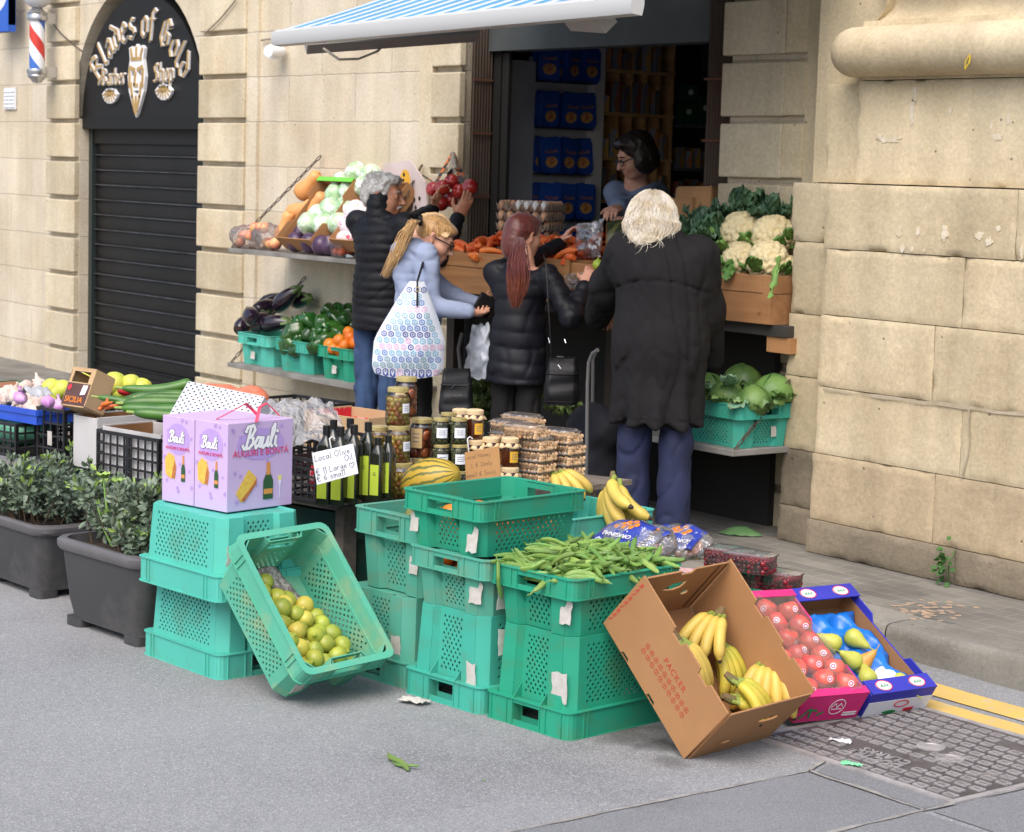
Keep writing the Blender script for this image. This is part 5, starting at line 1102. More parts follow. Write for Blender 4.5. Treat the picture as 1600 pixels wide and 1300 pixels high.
for px,py,z,lb in((75,628,.74,'lilac netted garlic bag right of the loose garlic'),(32,622,.78,'lilac netted garlic bag on top of the loose garlic'),(92,634,.70,'flat lilac netted bag beside the cardboard display box')):
 mb=MB().at(T(*AZ(px,py,z)));mb.sph((0,0,0),(.034,.028,.026),14,9,lambda p:(p[0]+.010*noise.noise((p[0]*40,p[1]*40,px)),p[1],p[2]+.010*noise.noise((p[0]*40,p[1]*40,px+4))));mb.tube([(0,0,.02),(-.006,0,.036),(-.01,0,.046)],[.010,.005,.008],7);tag(mb.build('garlic_net',M_pnet),lb,'net bag','lilac garlic nets')
tag(solid(MB().at(T(*AZ(55,616,.80))).grid(lambda u,v:(-.06+.12*u,-.05+.1*v,.02*noise.noise((u*4,v*4,3))+.03*(1-abs(2*u-1))),10,10).build('plastic_scrap',film('white film',diff=.55)),.001),'scrap of white plastic on the garlic','plastic')
Q=AZ(-40,622,.62);Rr=AZ(106,622,.62);Q=AY(-40,630,4.75);Rr=AY(108,622,5.0);dv=(Rr-Q);yaw=math.atan2(dv.y,dv.x)
M_gcar=mat('green printed carton',S(42,104,66),S(34,92,58),sc=5,rough=.6,dirt=S(96,80,50),dsc=6,dlo=.6,dhi=.75)
carton('produce_carton','long dark green carton with cut handles along the back left of the stall',T(Q.x,Q.y,Q.z-.06)@RZ(yaw)@T(dv.length/2,.16,0),dv.length,.32,.17,M_gcar,mat('pink card inside',S(206,158,130),rough=.85),dip=True)
M_pom=mat('yellow green citrus',S(206,206,84),S(182,192,74),sc=8,rough=.45,rnd=.06,bump=.2,bsc=200,bdist=.001)
pom=lathe_obj('pomelo',ovoid(.10,.05,12),M_pom,'yellow green citrus fruit behind the cardboard display box','citrus fruit','citrus behind the cucumbers')
for px,py,s in((135,598,1.0),(167,603,.9),(180,600,1.1),(205,601,.95),(152,606,.9),(190,612,.9),(222,606,.9)):put(pom,T(*AD(px,py,9.0))@rrot(),sc=s)
for px,py in((80,606),(97,608),(88,614)):put(pom,T(*AD(px,py,9.05))@rrot(),'rounder yellow fruit behind the garlic',sc=.85)
tag(MB().at(SF(150,650,.60)@T(0,.3,0)).box((-.1,0,0),(.5,.25,.05)).build('purple_carton',mat('purple print',S(70,54,130),S(190,180,60),sc=18,rough=.6,ramp=(.6,.63)),smooth=False),'low purple printed carton under the citrus fruit','carton')
DB=empty('display_box',mw=T(*AD(95,630,8.75))@RZ(SY+.05)@RX(R(-24)));tag(DB,'tilted brown display box with a window and orange lettering','carton')
M_dbx=mat('display box print',S(92,62,54),S(70,46,44),sc=9,rough=.6);M_kraft=mat('kraft card',S(190,160,122),S(174,144,106),sc=4,rough=.8)
mb=MB().at(XZ);mb.plate([(0,0),(.145,0),(.145,.095),(0,.095)],(),.005);mb.build('front_print',M_dbx,DB,smooth=False)
mb=MB().at(XZ);mb.plate([(0,.0955),(.145,.0955),(.145,.16),(0,.16)],[[(.018,.1),(.122,.1),(.122,.148),(.018,.148)]],.005);mb.build('window_frame',M_kraft,DB,smooth=False)
mb=MB();mb.box((.1455,0,0),(.15,.11,.16));mb.box((0,0,-.006),(.145,.11,-.001));mb.box((0,.001,.161),(.145,.11,.165));mb.box((0,.0,0),(.004,.11,.155));mb.build('box_side',M_kraft,DB,smooth=False)
o=link('orange_lettering',text_mesh('SICILIA',.036,.001),mat('orange ink',S(226,130,44),rough=.6),DB,mw=T(.07,-.001,.012)@RX(PI/2))
mb=MB().at(T(0,-.0015,0)@XZ);mb.plate(ov(.022,.075,.011,.013),(),.001);mb.build('red_badge',M_red,DB,smooth=False);mb=MB().at(T(0,-.0015,0)@XZ);mb.plate([(.098,.045),(.128,.05),(.132,.09),(.102,.088)],(),.001);mb.build('white_sticker',M_oval,DB,smooth=False)
M_cuc=mat('long green squash skin',S(72,118,44),S(52,94,36),sc=9,rough=.38,rnd=.12,stretch=(1,1,1));M_cucl=mat('squash stalk',S(140,160,84),rough=.6)
for k,(pts,z,r)in enumerate((([(187,606),(235,611),(272,606),(302,597)],8.75,.024),([(190,625),(235,618),(300,616)],8.55,.021),([(165,622),(205,632),(262,630)],8.5,.017),([(188,630),(240,628),(298,630)],8.4,.024),([(185,637),(240,640),(296,640)],8.3,.022),([(205,644),(250,648),(292,652)],8.2,.022),([(150,620),(190,626),(225,636)],8.5,.016),([(215,622),(260,622),(300,624)],8.5,.022))):
 P=[AD(x,y,z)for x,y in pts];out=[]
 for i in range(len(P)-1):
  for j in range(6):out.append(P[i].lerp(P[i+1],j/6))
 out.append(P[-1]);n=len(out);out2=[sum((out[max(0,min(n-1,i+d))]for d in(-2,-1,0,1,2)),Vector())/5 for i in range(n)]
 mb=MB();mb.tube(out2,[r*(.35+.65*min(1,(i/n)/.25)**.7)*(1 if i<n-2 else .85 if i==n-2 else .5)for i in range(n)],12);d=(out2[0]-out2[1]).normalized();mb.mat(1).tube([out2[0],out2[0]+d*.03],[r*.3,r*.25],7)
 tag(mb.build('long_squash',[M_cuc,M_cucl]),('topmost long green squash with an upturned end','long green squash second from the top','thin dark green squash lying to the left','pale green squash in the middle of the pile','lower green squash near the white basket','lowest green squash in the pile','thin green squash beside the display box','green squash tucked behind the others')[k],'squash','long green squashes')
for px,py,a in((158,633,.3),(163,638,1.0),(154,640,2.0),(166,632,2.6)):tag(MB().at(T(*AD(px,py,8.4))@RZ(a)@RY(1.3)).lathe([(.001,0),(.009,.008),(.008,.035),(.002,.07)],10).build('carrot',mat('carrot',S(222,110,44),S(200,92,36),sc=20,rough=.5)),'carrot tip showing beside the display box','carrot','carrots beside the display box')
tag(MB().at(T(*AD(196,611,8.9))).sph((0,0,0),(.05,.03,.02),12,8).build('red_pepper',mat('red pepper',S(196,40,48),rough=.3)),'red pepper under the top squash','pepper')
WB=aim((0,0,0),(.72,.55,-.12),(.12,-.55,.62))[0]
me=crate_mesh(.11,.34,.24,.03).copy();me.materials.clear();me.materials.append(mat('white basket plastic',S(204,206,212),S(190,194,202),sc=5,rough=.45))
mb=MB()
for f,q in(((0,0,0),[(-.16,-.11,0),(.16,-.11,0),(.16,.11,0),(-.16,.11,0)]),):perf(mb,*q,25,17,.42)
for q in([(-.17,-.12,-.09),(.17,-.12,-.09),(.16,-.11,0),(-.16,-.11,0)],[(.17,-.12,-.09),(.17,.12,-.09),(.16,.11,0),(.16,-.11,0)],[(-.17,.12,-.09),(-.17,-.12,-.09),(-.16,-.11,0),(-.16,.11,0)],[(.17,.12,-.09),(-.17,.12,-.09),(-.16,.11,0),(.16,.11,0)]):perf(mb,*q,23,7,.4)
mb.at(T(0,0,-.09));mb.tube([(-.175,-.125,0),(.175,-.125,0),(.175,.125,0),(-.175,.125,0),(-.175,-.125,0)],.008,6)
WBM=T(*AD(336,640,8.05))@WB
tag(solid(mb.build('plastic_basket',me.materials[0],smooth=False,mw=WBM),.003),'white perforated plastic basket lying tipped over behind the lilac boxes','basket')
M_onet=mat('orange net bag',S(214,124,92),S(196,104,76),sc=40,rough=.5,bump=.6,bsc=150)
for px,py,d,rx,lb in((335,612,8.7,.13,'orange net sack behind the white basket'),(385,618,8.6,.10,'smaller orange net sack between the basket and the plastic sheet')):
 mb=MB().at(T(*AD(px,py+6,d))@RZ(.3));mb.sph((0,0,0),(rx,.09,.05),20,10,lambda p:(p[0],p[1],p[2]+.02*noise.noise((p[0]*14,p[1]*14,px))));tag(mb.build('net_sack',M_onet),lb,'sack','orange net sacks')
F_sheet=film('cloudy plastic sheet',diff=.42,rough=.25,bump=.9,bsc=14,gloss=.10)
p0,p1,p2,p3=AD(400,690,7.9),AD(548,694,8.3),AD(520,628,8.9),AD(395,632,8.5)
mb=MB();mb.grid(lambda u,v:tuple(p0.lerp(p1,u).lerp(p3.lerp(p2,u),v)+Vector((0,0,.055*math.sin(PI*min(1,u*1.02))*math.sin(PI*v)**.5+.035*noise.noise((u*6,v*5,2))+.018*noise.noise((u*15,v*13,5))))),40,26)
tag(mb.build('plastic_sheet',F_sheet),'crumpled translucent plastic sheet covering goods left of the olive oil','plastic sheet')
carton('covered_carton','open carton of red goods under the plastic sheet',SF(452,712,.468)@T(-.02,.45,0),.42,.30,.16,M_kraft,M_rnet,dip=False)
slat_box(.36,.28,.16,M_bc,'lattice_crate','black lattice crate under the plastic sheet',SF(400,742,.468)@T(0,.16,0))
M_lil=mat('lilac gift card',S(200,174,214),S(192,166,208),sc=2.2,rough=.5);M_lild=mat('lilac snowflake print',S(178,150,212),rough=.5);M_bau=mat('white script',S(236,234,238),rough=.45);M_baug=mat('grey script outline',S(122,116,134),rough=.5);M_pinkt=mat('raspberry lettering',S(210,66,110),rough=.5)
LX=AZ(354,804,.556);ly=dL+.13
BIG=empty('gift_box',mw=T(LX.x,LX.y,.562)@RZ(ly));tag(BIG,'lilac panettone gift box with a red ribbon handle on the aqua crates','box','lilac gift boxes')
SML=empty('gift_box',mw=T(LX.x,LX.y,.562)@RZ(ly)@T(-.175,.0,0));tag(SML,'lilac panettone gift box on the left, standing against the nearer one','box','lilac gift boxes')
bw,bd_,bh=.17,.30,.305
STAR=[[(math.cos(a)*.5,math.sin(a)*.5),(-math.cos(a)*.5,-math.sin(a)*.5)]for a in(0,PI/3,2*PI/3)]
SCR={'B':[[(.25,0),(.42,1.35)],[(.05,1.05),(.15,1.35),(.6,1.42),(.78,1.15),(.6,.8),(.35,.72)],[(.4,.72),(.72,.62),(.78,.3),(.5,.02),(.1,.0),(-.05,.2)]],'a':[[(.5,.62),(.25,.66),(.08,.3),(.2,0),(.42,.2),(.52,.64),(.46,.12),(.62,.05)]],'u':[[(.08,.64),(.05,.15),(.2,0),(.42,.2),(.5,.64),(.46,.12),(.62,.05)]],'l':[[(.05,.1),(.32,1.0),(.28,1.38),(.14,1.1),(.12,.2),(.3,.02)]],'i':[[(.1,.62),(.1,.15),(.25,.02)],[(.14,.92),(.15,.98)]]}
def script(mbw,mbg,x,z,sc,M,z0):
 for c in 'Bauli':
  mbg.at(M);strokes(mbg,SCR[c],.30*sc,ox=x,oy=z,sc=sc,z0=z0,th=.0006,shear=.2);mbw.at(M);strokes(mbw,SCR[c],.19*sc,ox=x,oy=z,sc=sc,z0=z0+.0012,th=.0008,shear=.2);x+={'B':.86,'a':.62,'u':.62,'l':.42,'i':.3}[c]*sc
def deco(par,F,w,h,big):
 a,b,c,d,e=MB(),MB(),MB(),MB(),MB();g=random.Random(int(w*1000)+big)
 script(a,b,w*.22,h*.70,w*(.185 if big else .17),F,.0012)
 for k in range(16):c.at(F);x,y=g.uniform(.05,.95)*w,g.choice([g.uniform(.75,.97),g.uniform(.05,.28),g.uniform(.3,.7)])*h;s=g.uniform(.008,.022);strokes(c,[[(x+p[0]*s,y+p[1]*s)for p in l]for l in STAR],.0022,z0=.0006,th=.0003)
 c.plate([(w/2+w*.36*math.cos(t),h*.74+h*.18*math.sin(t))for t in[2*PI*i/30 for i in range(30)]],(),.0004,.0001)
 q=w*.34;zc=h*.10
 if big:cake=[(q-.21*w,zc+.10*h),(q-.02*w,zc+.36*h),(q+.10*w,zc+.26*h),(q+.10*w,zc+.20*h),(q-.08*w,zc),(q-.14*w,zc)]
 else:q,zc=w*.3,h*.30;cake=[(q-.18*w,zc+.02*h),(q-.2*w,zc+.2*h),(q-.08*w,zc+.27*h),(q+.08*w,zc+.24*h),(q+.16*w,zc+.12*h),(q+.12*w,zc-.02*h),(q-.05*w,zc-.02*h)]
 d.at(F).mat(0).plate(cake,(),.0008,.0008)
 if big:d.mat(1).plate([(q-.14*w,zc+.005),(q-.08*w,zc),(q+.10*w,zc+.19*h),(q+.10*w,zc+.255*h),(q+.03*w,zc+.17*h)],(),.0008,.0012)
 else:d.mat(1).plate([(q+.02*w,zc-.015*h),(q+.12*w,zc-.015*h),(q+.155*w,zc+.12*h),(q+.1*w,zc+.19*h)],(),.0008,.0012)
 bx_=w*(.62 if big else .68);bz=zc-(.0 if big else .04*h);br=w*.075*(1 if big else .8);bh_=h*(.42 if big else .30)
 e.at(F).mat(0).plate([(bx_-br,bz),(bx_+br,bz),(bx_+br,bz+bh_*.5),(bx_+br*.4,bz+bh_*.72),(bx_+br*.4,bz+bh_*.72),(bx_-br*.4,bz+bh_*.72),(bx_-br,bz+bh_*.5)][:4]+[(bx_-br*.4,bz+bh_*.72),(bx_-br,bz+bh_*.5)],(),.0009,.0008)
 e.mat(1).plate([(bx_-br*.4,bz+bh_*.66),(bx_+br*.4,bz+bh_*.66),(bx_+br*.36,bz+bh_),(bx_-br*.36,bz+bh_)],(),.0009,.0012);e.mat(1).plate([(bx_-br*.9,bz+bh_*.14),(bx_+br*.9,bz+bh_*.14),(bx_+br*.9,bz+bh_*.28),(bx_-br*.9,bz+bh_*.28)],(),.0009,.0014)
 if big:gx=w*.80;e.mat(2).plate([(gx-.022*w,bz+.20*h),(gx+.022*w,bz+.20*h),(gx+.034*w,bz+.255*h),(gx-.034*w,bz+.255*h)],(),.0009,.0008);e.mat(3).plate([(gx-.004*w,bz),(gx+.004*w,bz),(gx+.004*w,bz+.12*h),(gx+.03*w,bz+.2*h),(gx-.03*w,bz+.2*h),(gx-.004*w,bz+.12*h)],(),.0009,.0006)
 b.build('script_outline',M_baug,par,smooth=False);a.build('script_lettering',M_bau,par,smooth=False);c.build('snowflake_print',M_lild,par,smooth=False)
 d.build('cake_picture',[mat('cake yellow',S(226,186,84),S(214,168,70),sc=80,rough=.6),mat('cake crust',S(186,112,66),S(170,98,54),sc=60,rough=.6)],par,smooth=False)
 e.build('bottle_picture',[mat('bottle green print',S(46,84,54),rough=.4),mat('gold foil print',S(206,140,74),rough=.4),mat('wine print',S(222,210,130),rough=.5),mat('pale glass print',S(222,214,236),rough=.5)],par,smooth=False)
 t=text_mesh('AUGURI E BONTÀ',w*(.104 if big else .092),.0004);link('raspberry_lettering',t,M_pinkt,par,mw=F@T(w/2,h*.615,.002))
for par,x0,big in((BIG,0,1),(SML,0,0)):
 o=MB().box((-bw,0,0),(0,bd_ if big else bd_-.004,bh if big else bh-.002)).build('box_body',M_lil,par,smooth=False);bevel(o,.002,2)
 deco(par,T(-bw,-.0006,0)@RX(PI/2),bw,bh,0)
deco(BIG,T(.0006,0,0)@RZ(PI/2)@RX(PI/2),bd_,bh,1)
mb=MB()
for y0,sx in((.06,-1),(.20,1)):
 P=[Vector((-.02-.10*(sx<0),.05+.0*y0,bh)),Vector((-.05,.09,bh+.045)),Vector((-.07,.14,bh+.055)),Vector((-.08,.18,bh+.03)),Vector((-.06,.20,bh+.002))]
 P=[p+Vector((.0 if sx<0 else .03,.0 if sx<0 else .07,0))for p in P];Q=[]
 for i in range(len(P)-1):
  for j in range(5):Q.append(P[i].lerp(P[i+1],j/5))
 mb.tube(Q,.0065,6,flat=.3)
mb.build('ribbon_handle',mat('red satin ribbon',S(216,66,92),rough=.35),BIG)
M_oil=mat('dark oil glass',S(24,26,18),S(30,34,20),sc=3,rough=.10,coat=.5);M_cap=mat('black cap',S(24,24,26),rough=.35);M_lim=mat('lime paper label',S(184,204,62),S(174,194,58),sc=6,rough=.6);M_blackink=mat('black ink',S(30,30,34),rough=.7)
def bottle(h,w,label):
 e=empty('oil_bottle');tag(e,label,'bottle','olive oil bottles');b=h*.72;r=w*.32
 mb=MB();mb.loft([rrect(w,w,.008,3,0.0),rrect(w,w,.008,3,b),rrect(w*.9,w*.9,.012,3,b+.012),rrect(w*.6,w*.6,w*.25,3,b+.03),rrect(r*1.2,r*1.2,r*.58,3,b+.045),rrect(r*1.15,r*1.15,r*.56,3,h-.03)]);mb.build('glass_body',M_oil,e,ang=50)
 mb=MB();mb.lathe([(r*.8,h-.034),(r*.8,h),(.001,h)],16);mb.build('cap',M_cap,e)
 mb=MB();mb.at(T(0,-w/2-.0012,0)@RX(PI/2));mb.plate([(-w*.36,.02),(w*.36,.02),(w*.36,b*.80),(-w*.36,b*.80)],(),.0008);mb.build('paper_label',M_lim,e,smooth=False)
 mb=MB();mb.at(T(0,-w/2-.0022,0)@RX(PI/2));mb.plate(ov(0,b*.6,.006,.006),[ov(0,b*.6,.0052,.0052)],.0005);strokes(mb,[[(0,b*.555),(0,b*.62)],[(-.005,b*.575),(.005,b*.575)]],.0014,th=.0005);mb.build('label_emblem',M_blackink,e,smooth=False);return e
bl=bottle(.285,.055,'tall dark olive oil bottle');bs=bottle(.228,.048,'small dark olive oil bottle')
for i,(px,py,d,lb)in enumerate(((508,786,7.66,'tall dark olive oil bottle behind the white price sign, leftmost'),(530,788,7.64,'tall dark olive oil bottle, second from the left behind the price sign'),(551,785,7.66,'tall dark olive oil bottle half covered by the price sign'),(573,780,7.70,'tall dark olive oil bottle fully clear of the price sign'),(519,774,7.86,'tall olive oil bottle in the back row on the left'),(545,772,7.86,'tall olive oil bottle in the back row on the right'))):put(bl,T(*AD(px,py,d))@RZ(SY+.30),lb)
for px,py,d,lb in((589,781,7.66,'small olive oil bottle next to the tall ones'),(605,777,7.69,'small olive oil bottle beside the olive jars')):put(bs,T(*AD(px,py,d))@RZ(SY+.30),lb)
F_glass=film('jar glass',tint=(.99,.99,.98,1),diff=.0,rough=.04,gloss=.02);M_gl=mat('gold lid',S(206,190,130),S(190,172,110),sc=10,rough=.35,metal=.5)
def jar(name,label,r,h,fill_m,cat,group,br=.011,lidm=None,lab=None,cloth=False,tagm=None,dark=False,body=None):
 e=empty(name);tag(e,label,cat,group);g=random.Random(int(r*1e4)+int(h*1e3))
 prof=[(r*.86,0),(r*.98,.006),(r,.018),(r,h*.74),(r*.93,h*.81),(r*.80,h*.86),(r*.80,h*.90)]
 if body:MB().lathe(prof,24).build('glass',body,e,ang=60)
 else:
  mb=MB();k=0;rows=int(h*.78/(br*1.55));per=int(2*PI*(r-br)/(br*1.9))
  for a in range(rows):
   for b in range(per):
    t=2*PI*(b+.5*(a%2))/per+g.gauss(0,.06);q=r-br*1.15;mb.mat(0 if g.random()<.6 else 1).sph((q*math.cos(t),q*math.sin(t),br+.004+a*br*1.6+g.gauss(0,.001)),(br,br,br*(1.0+.25*g.random())),8,6)
  o=mb.build('contents',fill_m,e);o['kind']='stuff'
  mb=MB();mb.mat(0).lathe([(r*.72,.006),(r*.72,h*.78)],16);mb.build('brine',fill_m[2]if len(fill_m)>2 else fill_m[0],e);MB().lathe(prof,28,cap1=False).build('glass',F_glass,e,ang=60)
 if cloth:
  mb=MB();n=32;lp=[]
  for rr,z in((.001,h*.965),(r*.7,h*.965),(r*.92,h*.94),(r*.94,h*.84),(r*.90,h*.80),(r*1.04,h*.74),(r*1.18,h*.66)):
   lp.append([(rr*(1+(.10*math.sin(t*7+1)if rr>r else 0))*math.cos(t),rr*(1+(.10*math.sin(t*7+1)if rr>r else 0))*math.sin(t),z+(h*.03*math.sin(t*5)if rr>r else 0))for t in[2*PI*i/n for i in range(n)]])
  mb.loft(lp[::-1],True,False,False);o=mb.build('paper_cover',mat('kraft paper cover',S(222,196,156),S(204,176,134),sc=8,rough=.85,bump=.5,bsc=40),e);solid(o,.001)
 else:MB().lathe([(r*.84,h*.885),(r*.86,h*.89),(r*.86,h*.985),(r*.8,h),(.001,h)],28).build('lid',lidm or M_gl,e)
 if lab:
  lw,lh,lz,la,lm=lab;mb=MB();n=8
  mb.loft([[((r+.0012)*math.cos(la+lw/r*(i/n-.5)),(r+.0012)*math.sin(la+lw/r*(i/n-.5)),z)for i in range(n+1)]for z in(lz,lz+lh)],False,False,False);o=mb.build('paper_label',lm,e)
  mb=MB()
  for q in range(3):
   z=lz+lh*(.3+.2*q);mb.loft([[((r+.0018)*math.cos(la+lw/r*(i/n-.5)*.6),(r+.0018)*math.sin(la+lw/r*(i/n-.5)*.6),zz)for i in range(n+1)]for zz in(z,z+lh*.05)],False,False,False)
  mb.build('label_print',mat('grey print',S(110,112,120),rough=.7),o)
 return e
LA=math.atan2(-AD(640,700,8).y,-AD(640,700,8).x)
M_ol1=[mat('green olive',S(176,150,70),S(146,134,60),sc=20,rough=.2),mat('brown olive',S(168,112,58),S(130,78,44),sc=20,rough=.2),mat('olive brine',S(120,86,40),rough=.3)]
M_on=[mat('pickled onion',S(204,120,72),S(166,84,50),sc=14,rough=.2),mat('pickled onion dark',S(140,70,46),rough=.2),mat('onion brine',S(70,30,18),rough=.3)]
M_cap_=[mat('caper green',S(104,110,64),S(76,82,48),sc=40,rough=.3),mat('caper dark',S(62,62,42),rough=.3),mat('caper brine',S(52,52,32),rough=.3)]
M_hon=mat('dark honey',S(74,32,14),S(60,26,12),sc=4,rough=.08,coat=.6);M_wl=mat('white jar label',S(226,228,236),rough=.5);M_yl=mat('yellow honey label',S(226,176,50),S(214,160,40),sc=9,rough=.5);M_kl=mat('kraft tag',S(200,172,124),S(186,156,108),sc=9,rough=.8)
ja=jar('olive_jar','tall jar of olives',.047,.146,M_ol1,'jar','olive jars',.0105,lab=(.034,.036,.052,LA+.75,M_wl))
jo=jar('onion_jar','jar of pickled onions',.047,.156,M_on,'jar','onion jars',.021,lab=(.05,.075,.045,LA-.5,M_kl))
jp=jar('caper_jar','small jar of capers',.035,.103,M_cap_,'jar','caper jars',.0055,lab=(.042,.038,.03,LA+.15,M_wl))
jh=jar('honey_jar','jar of dark honey with a paper cover',.036,.118,None,'jar','honey jars',cloth=True,lab=(.034,.042,.022,LA+.45,M_yl),body=M_hon)
for px,py,d,lb in((621,665,7.95,'jar of olives on top of the front column'),(622,724,7.95,'jar of paler olives in the middle of the front column'),(627,782,7.95,'jar of olives at the bottom of the front column'),(592,724,8.1,'jar of olives partly hidden behind the oil bottles')):put(ja,T(*AD(px,py,d)),lb)
for px,py,d,lb in((634,651,8.12,'jar of pickled onions on top at the back with a kraft tag'),(658,716,8.05,'big jar of pickled onions with a kraft tag beside the olive jars'),(658,778,8.05,'jar of pickled onions under the big onion jar, behind the melon')):put(jo,T(*AD(px,py,d)),lb)
for px,py,d,lb in((688,695,7.95,'top left caper jar'),(716,695,7.95,'top right caper jar beside the honey'),(689,736,7.95,'middle left caper jar above the melon'),(717,736,7.95,'middle right caper jar beside the cardboard sign'),(718,777,7.95,'bottom right caper jar below the others'),(690,777,7.95,'bottom left caper jar behind the melon'),(700,686,8.12,'caper jar in the back row')):put(jp,T(*AD(px,py,d)),lb)
for px,py,d,lb in((741,686,8.0,'honey jar on top beside the caper jars'),(719,684,8.2,'honey jar in the back row, only its paper cover showing'),(742,733,8.0,'honey jar behind the cardboard sign, left'),(766,729,8.0,'honey jar behind the cardboard sign, middle'),(796,730,7.95,'honey jar right of the cardboard sign'),(796,776,7.95,'lowest honey jar beside the nut boxes'),(745,778,8.0,'honey jar at the bottom behind the cardboard sign'),(770,778,8.0,'honey jar at the bottom between its neighbours')):put(jh,T(*AD(px,py,d)),lb)
M_nut=mat('mixed nuts',S(214,184,146),S(190,148,108),sc=60,rough=.6,dirt=S(206,140,84),dsc=14,dlo=.60,dhi=.65)
nb=punnet_proto('nut_box','clear box of nuts',M_nut,'boxes of nuts and dried fruit',.15,.105,.042,.0085)
for px,py,d,lb in((797,677,8.35,'box of nuts at the back left, on top'),(815,667,8.5,'box of nuts furthest back'),(820,684,8.0,'box of orange dried fruit and nuts, top of the front stack'),(831,702,8.0,'box of nuts second from the top of the front stack'),(831,719,8.0,'box of nuts third in the front stack'),(829,736,8.0,'box of nuts fourth in the front stack'),(829,753,8.0,'box of nuts at the bottom of the front stack'),(872,691,8.1,'top box of nuts in the right stack'),(876,708,8.1,'second box of nuts in the right stack'),(875,725,8.1,'third box of nuts in the right stack'),(875,742,8.1,'lowest box of nuts in the right stack'),(797,695,8.3,'box of nuts second at the back left')):put(nb,T(*AD(px,py,d))@RZ(.30+rng.normal()*.05),lb)
HW={'L':[[(.1,1),(.05,0),(.5,.04)]],'o':[[(.3,.55),(.08,.4),(.1,.1),(.3,0),(.5,.18),(.45,.48),(.28,.56)]],'c':[[(.48,.48),(.25,.55),(.06,.3),(.2,.02),(.5,.1)]],'a':[[(.48,.5),(.2,.52),(.06,.22),(.22,0),(.44,.2),(.5,.54),(.5,.02)]],'l':[[(.15,1),(.14,.05),(.25,0)]],'O':[[(.35,1),(.05,.7),(.08,.2),(.38,0),(.68,.3),(.65,.8),(.35,1)]],'i':[[(.12,.55),(.12,0)],[(.12,.78),(.13,.84)]],'v':[[(.02,.55),(.22,0),(.44,.56)]],'e':[[(.08,.28),(.46,.34),(.36,.54),(.14,.48),(.06,.2),(.24,0),(.48,.12)]],'1':[[(.1,.8),(.2,1),(.2,0)]],'6':[[(.45,1),(.12,.6),(.06,.2),(.28,0),(.48,.2),(.36,.45),(.1,.35)]],'g':[[(.46,.5),(.2,.54),(.08,.26),(.24,.04),(.46,.5),(.46,-.25),(.2,-.38),(.05,-.25)]],'r':[[(.08,.55),(.1,0)],[(.1,.35),(.25,.55),(.4,.5)]],'s':[[(.42,.5),(.2,.55),(.1,.4),(.4,.2),(.3,.02),(.06,.06)]],'m':[[(.06,.55),(.08,0)],[(.08,.4),(.22,.56),(.32,.4),(.32,0)],[(.32,.4),(.48,.56),(.6,.4),(.6,0)]],'E':[[(.55,.95),(.2,1),(.06,.5),(.2,0),(.55,.08)],[(-.05,.6),(.4,.62)],[(-.05,.42),(.38,.44)]],'H':[[(.08,1),(.06,0)],[(.55,1),(.55,0)],[(.08,.5),(.55,.55)]],'n':[[(.06,.55),(.08,0)],[(.08,.4),(.26,.56),(.42,.4),(.42,0)]],'y':[[(.05,.55),(.22,.08)],[(.48,.55),(.18,-.35)]],'S':[[(.5,.9),(.2,1),(.08,.75),(.45,.4),(.4,.06),(.05,.06)]],'5':[[(.5,1),(.12,1),(.1,.6),(.4,.6),(.48,.2),(.25,0),(.04,.1)]],'2':[[(.06,.8),(.3,1),(.46,.75),(.06,0),(.5,.03)]],'<':[[(.45,-.05),(.02,.5),(.12,.8),(.35,.78),(.45,.55),(.58,.8),(.82,.78),(.88,.5),(.45,-.05)]],' ':[]}
def handwrite(mb,s,x,y,sc,w):
 for c in s:
  st=HW[c];strokes(mb,st,w,ox=x,oy=y,sc=sc,th=.0005,shear=.1);x+=((max(p[0]for l in st for p in l)if st else .3)+.14)*sc
def sign(name,label,cs,d,m,lines,ink,sc,hook=None):
 P=[AD(x,y,d)for x,y in cs];X=(P[1]-P[0]+P[2]-P[3]).normalized();Yv=(P[0]-P[3]+P[1]-P[2]);Yv=(Yv-X*Yv.dot(X)).normalized();N=X.cross(Yv);O=P[3]
 M=Matrix.Translation(O)@Matrix((X,Yv,N)).transposed().to_4x4();e=empty(name,mw=M);tag(e,label,'sign');Mi=M.inverted();q=[Mi@p for p in P]
 o=MB().plate([(p.x,p.y)for p in(q[3],q[2],q[1],q[0])],(),.003,-.003).build('sign_card',m,e,smooth=False);bevel(o,.001,1)
 mb=MB()
 for s,x,y in lines:handwrite(mb,s,x,y,sc,sc*.085)
 mb.build('handwriting',ink,e,smooth=False)
 if hook:h=Mi@AD(hook[0],hook[1],d);mb=MB();mb.tube([(h.x-.01,h.y-.035,-.004),(h.x-.008,h.y-.01,.006),(h.x-.006,h.y+.012,.004),(h.x+.004,h.y+.018,.0),(h.x+.012,h.y+.008,-.004)],.0025,6);mb.build('wire_hook',M_whtc,e)
 return e
sign('price_sign','white hand lettered olive oil price sign hanging on the bottles',[(487,708),(552,693),(560,740),(495,758)],7.48,mat('white board',S(222,224,234),rough=.5),[('Local Olive',.014,.082),('Oil',.118,.058),('E 11 Large',.008,.034),('<',.128,.030),('E 6 small',.006,.010)],M_blackink,.0215,(519,690))
sign('price_sign','small brown cardboard honey sign with faint pencil writing',[(726,707),(780,697),(783,746),(728,755)],7.74,mat('sign cardboard',S(176,132,84),S(164,122,78),sc=6,rough=.85),[('Local Honey',.008,.085),('L E 2only',.03,.052),('small E 5only',.006,.018)],mat('pencil line',S(104,80,56),rough=.8),.0155,(734,690))
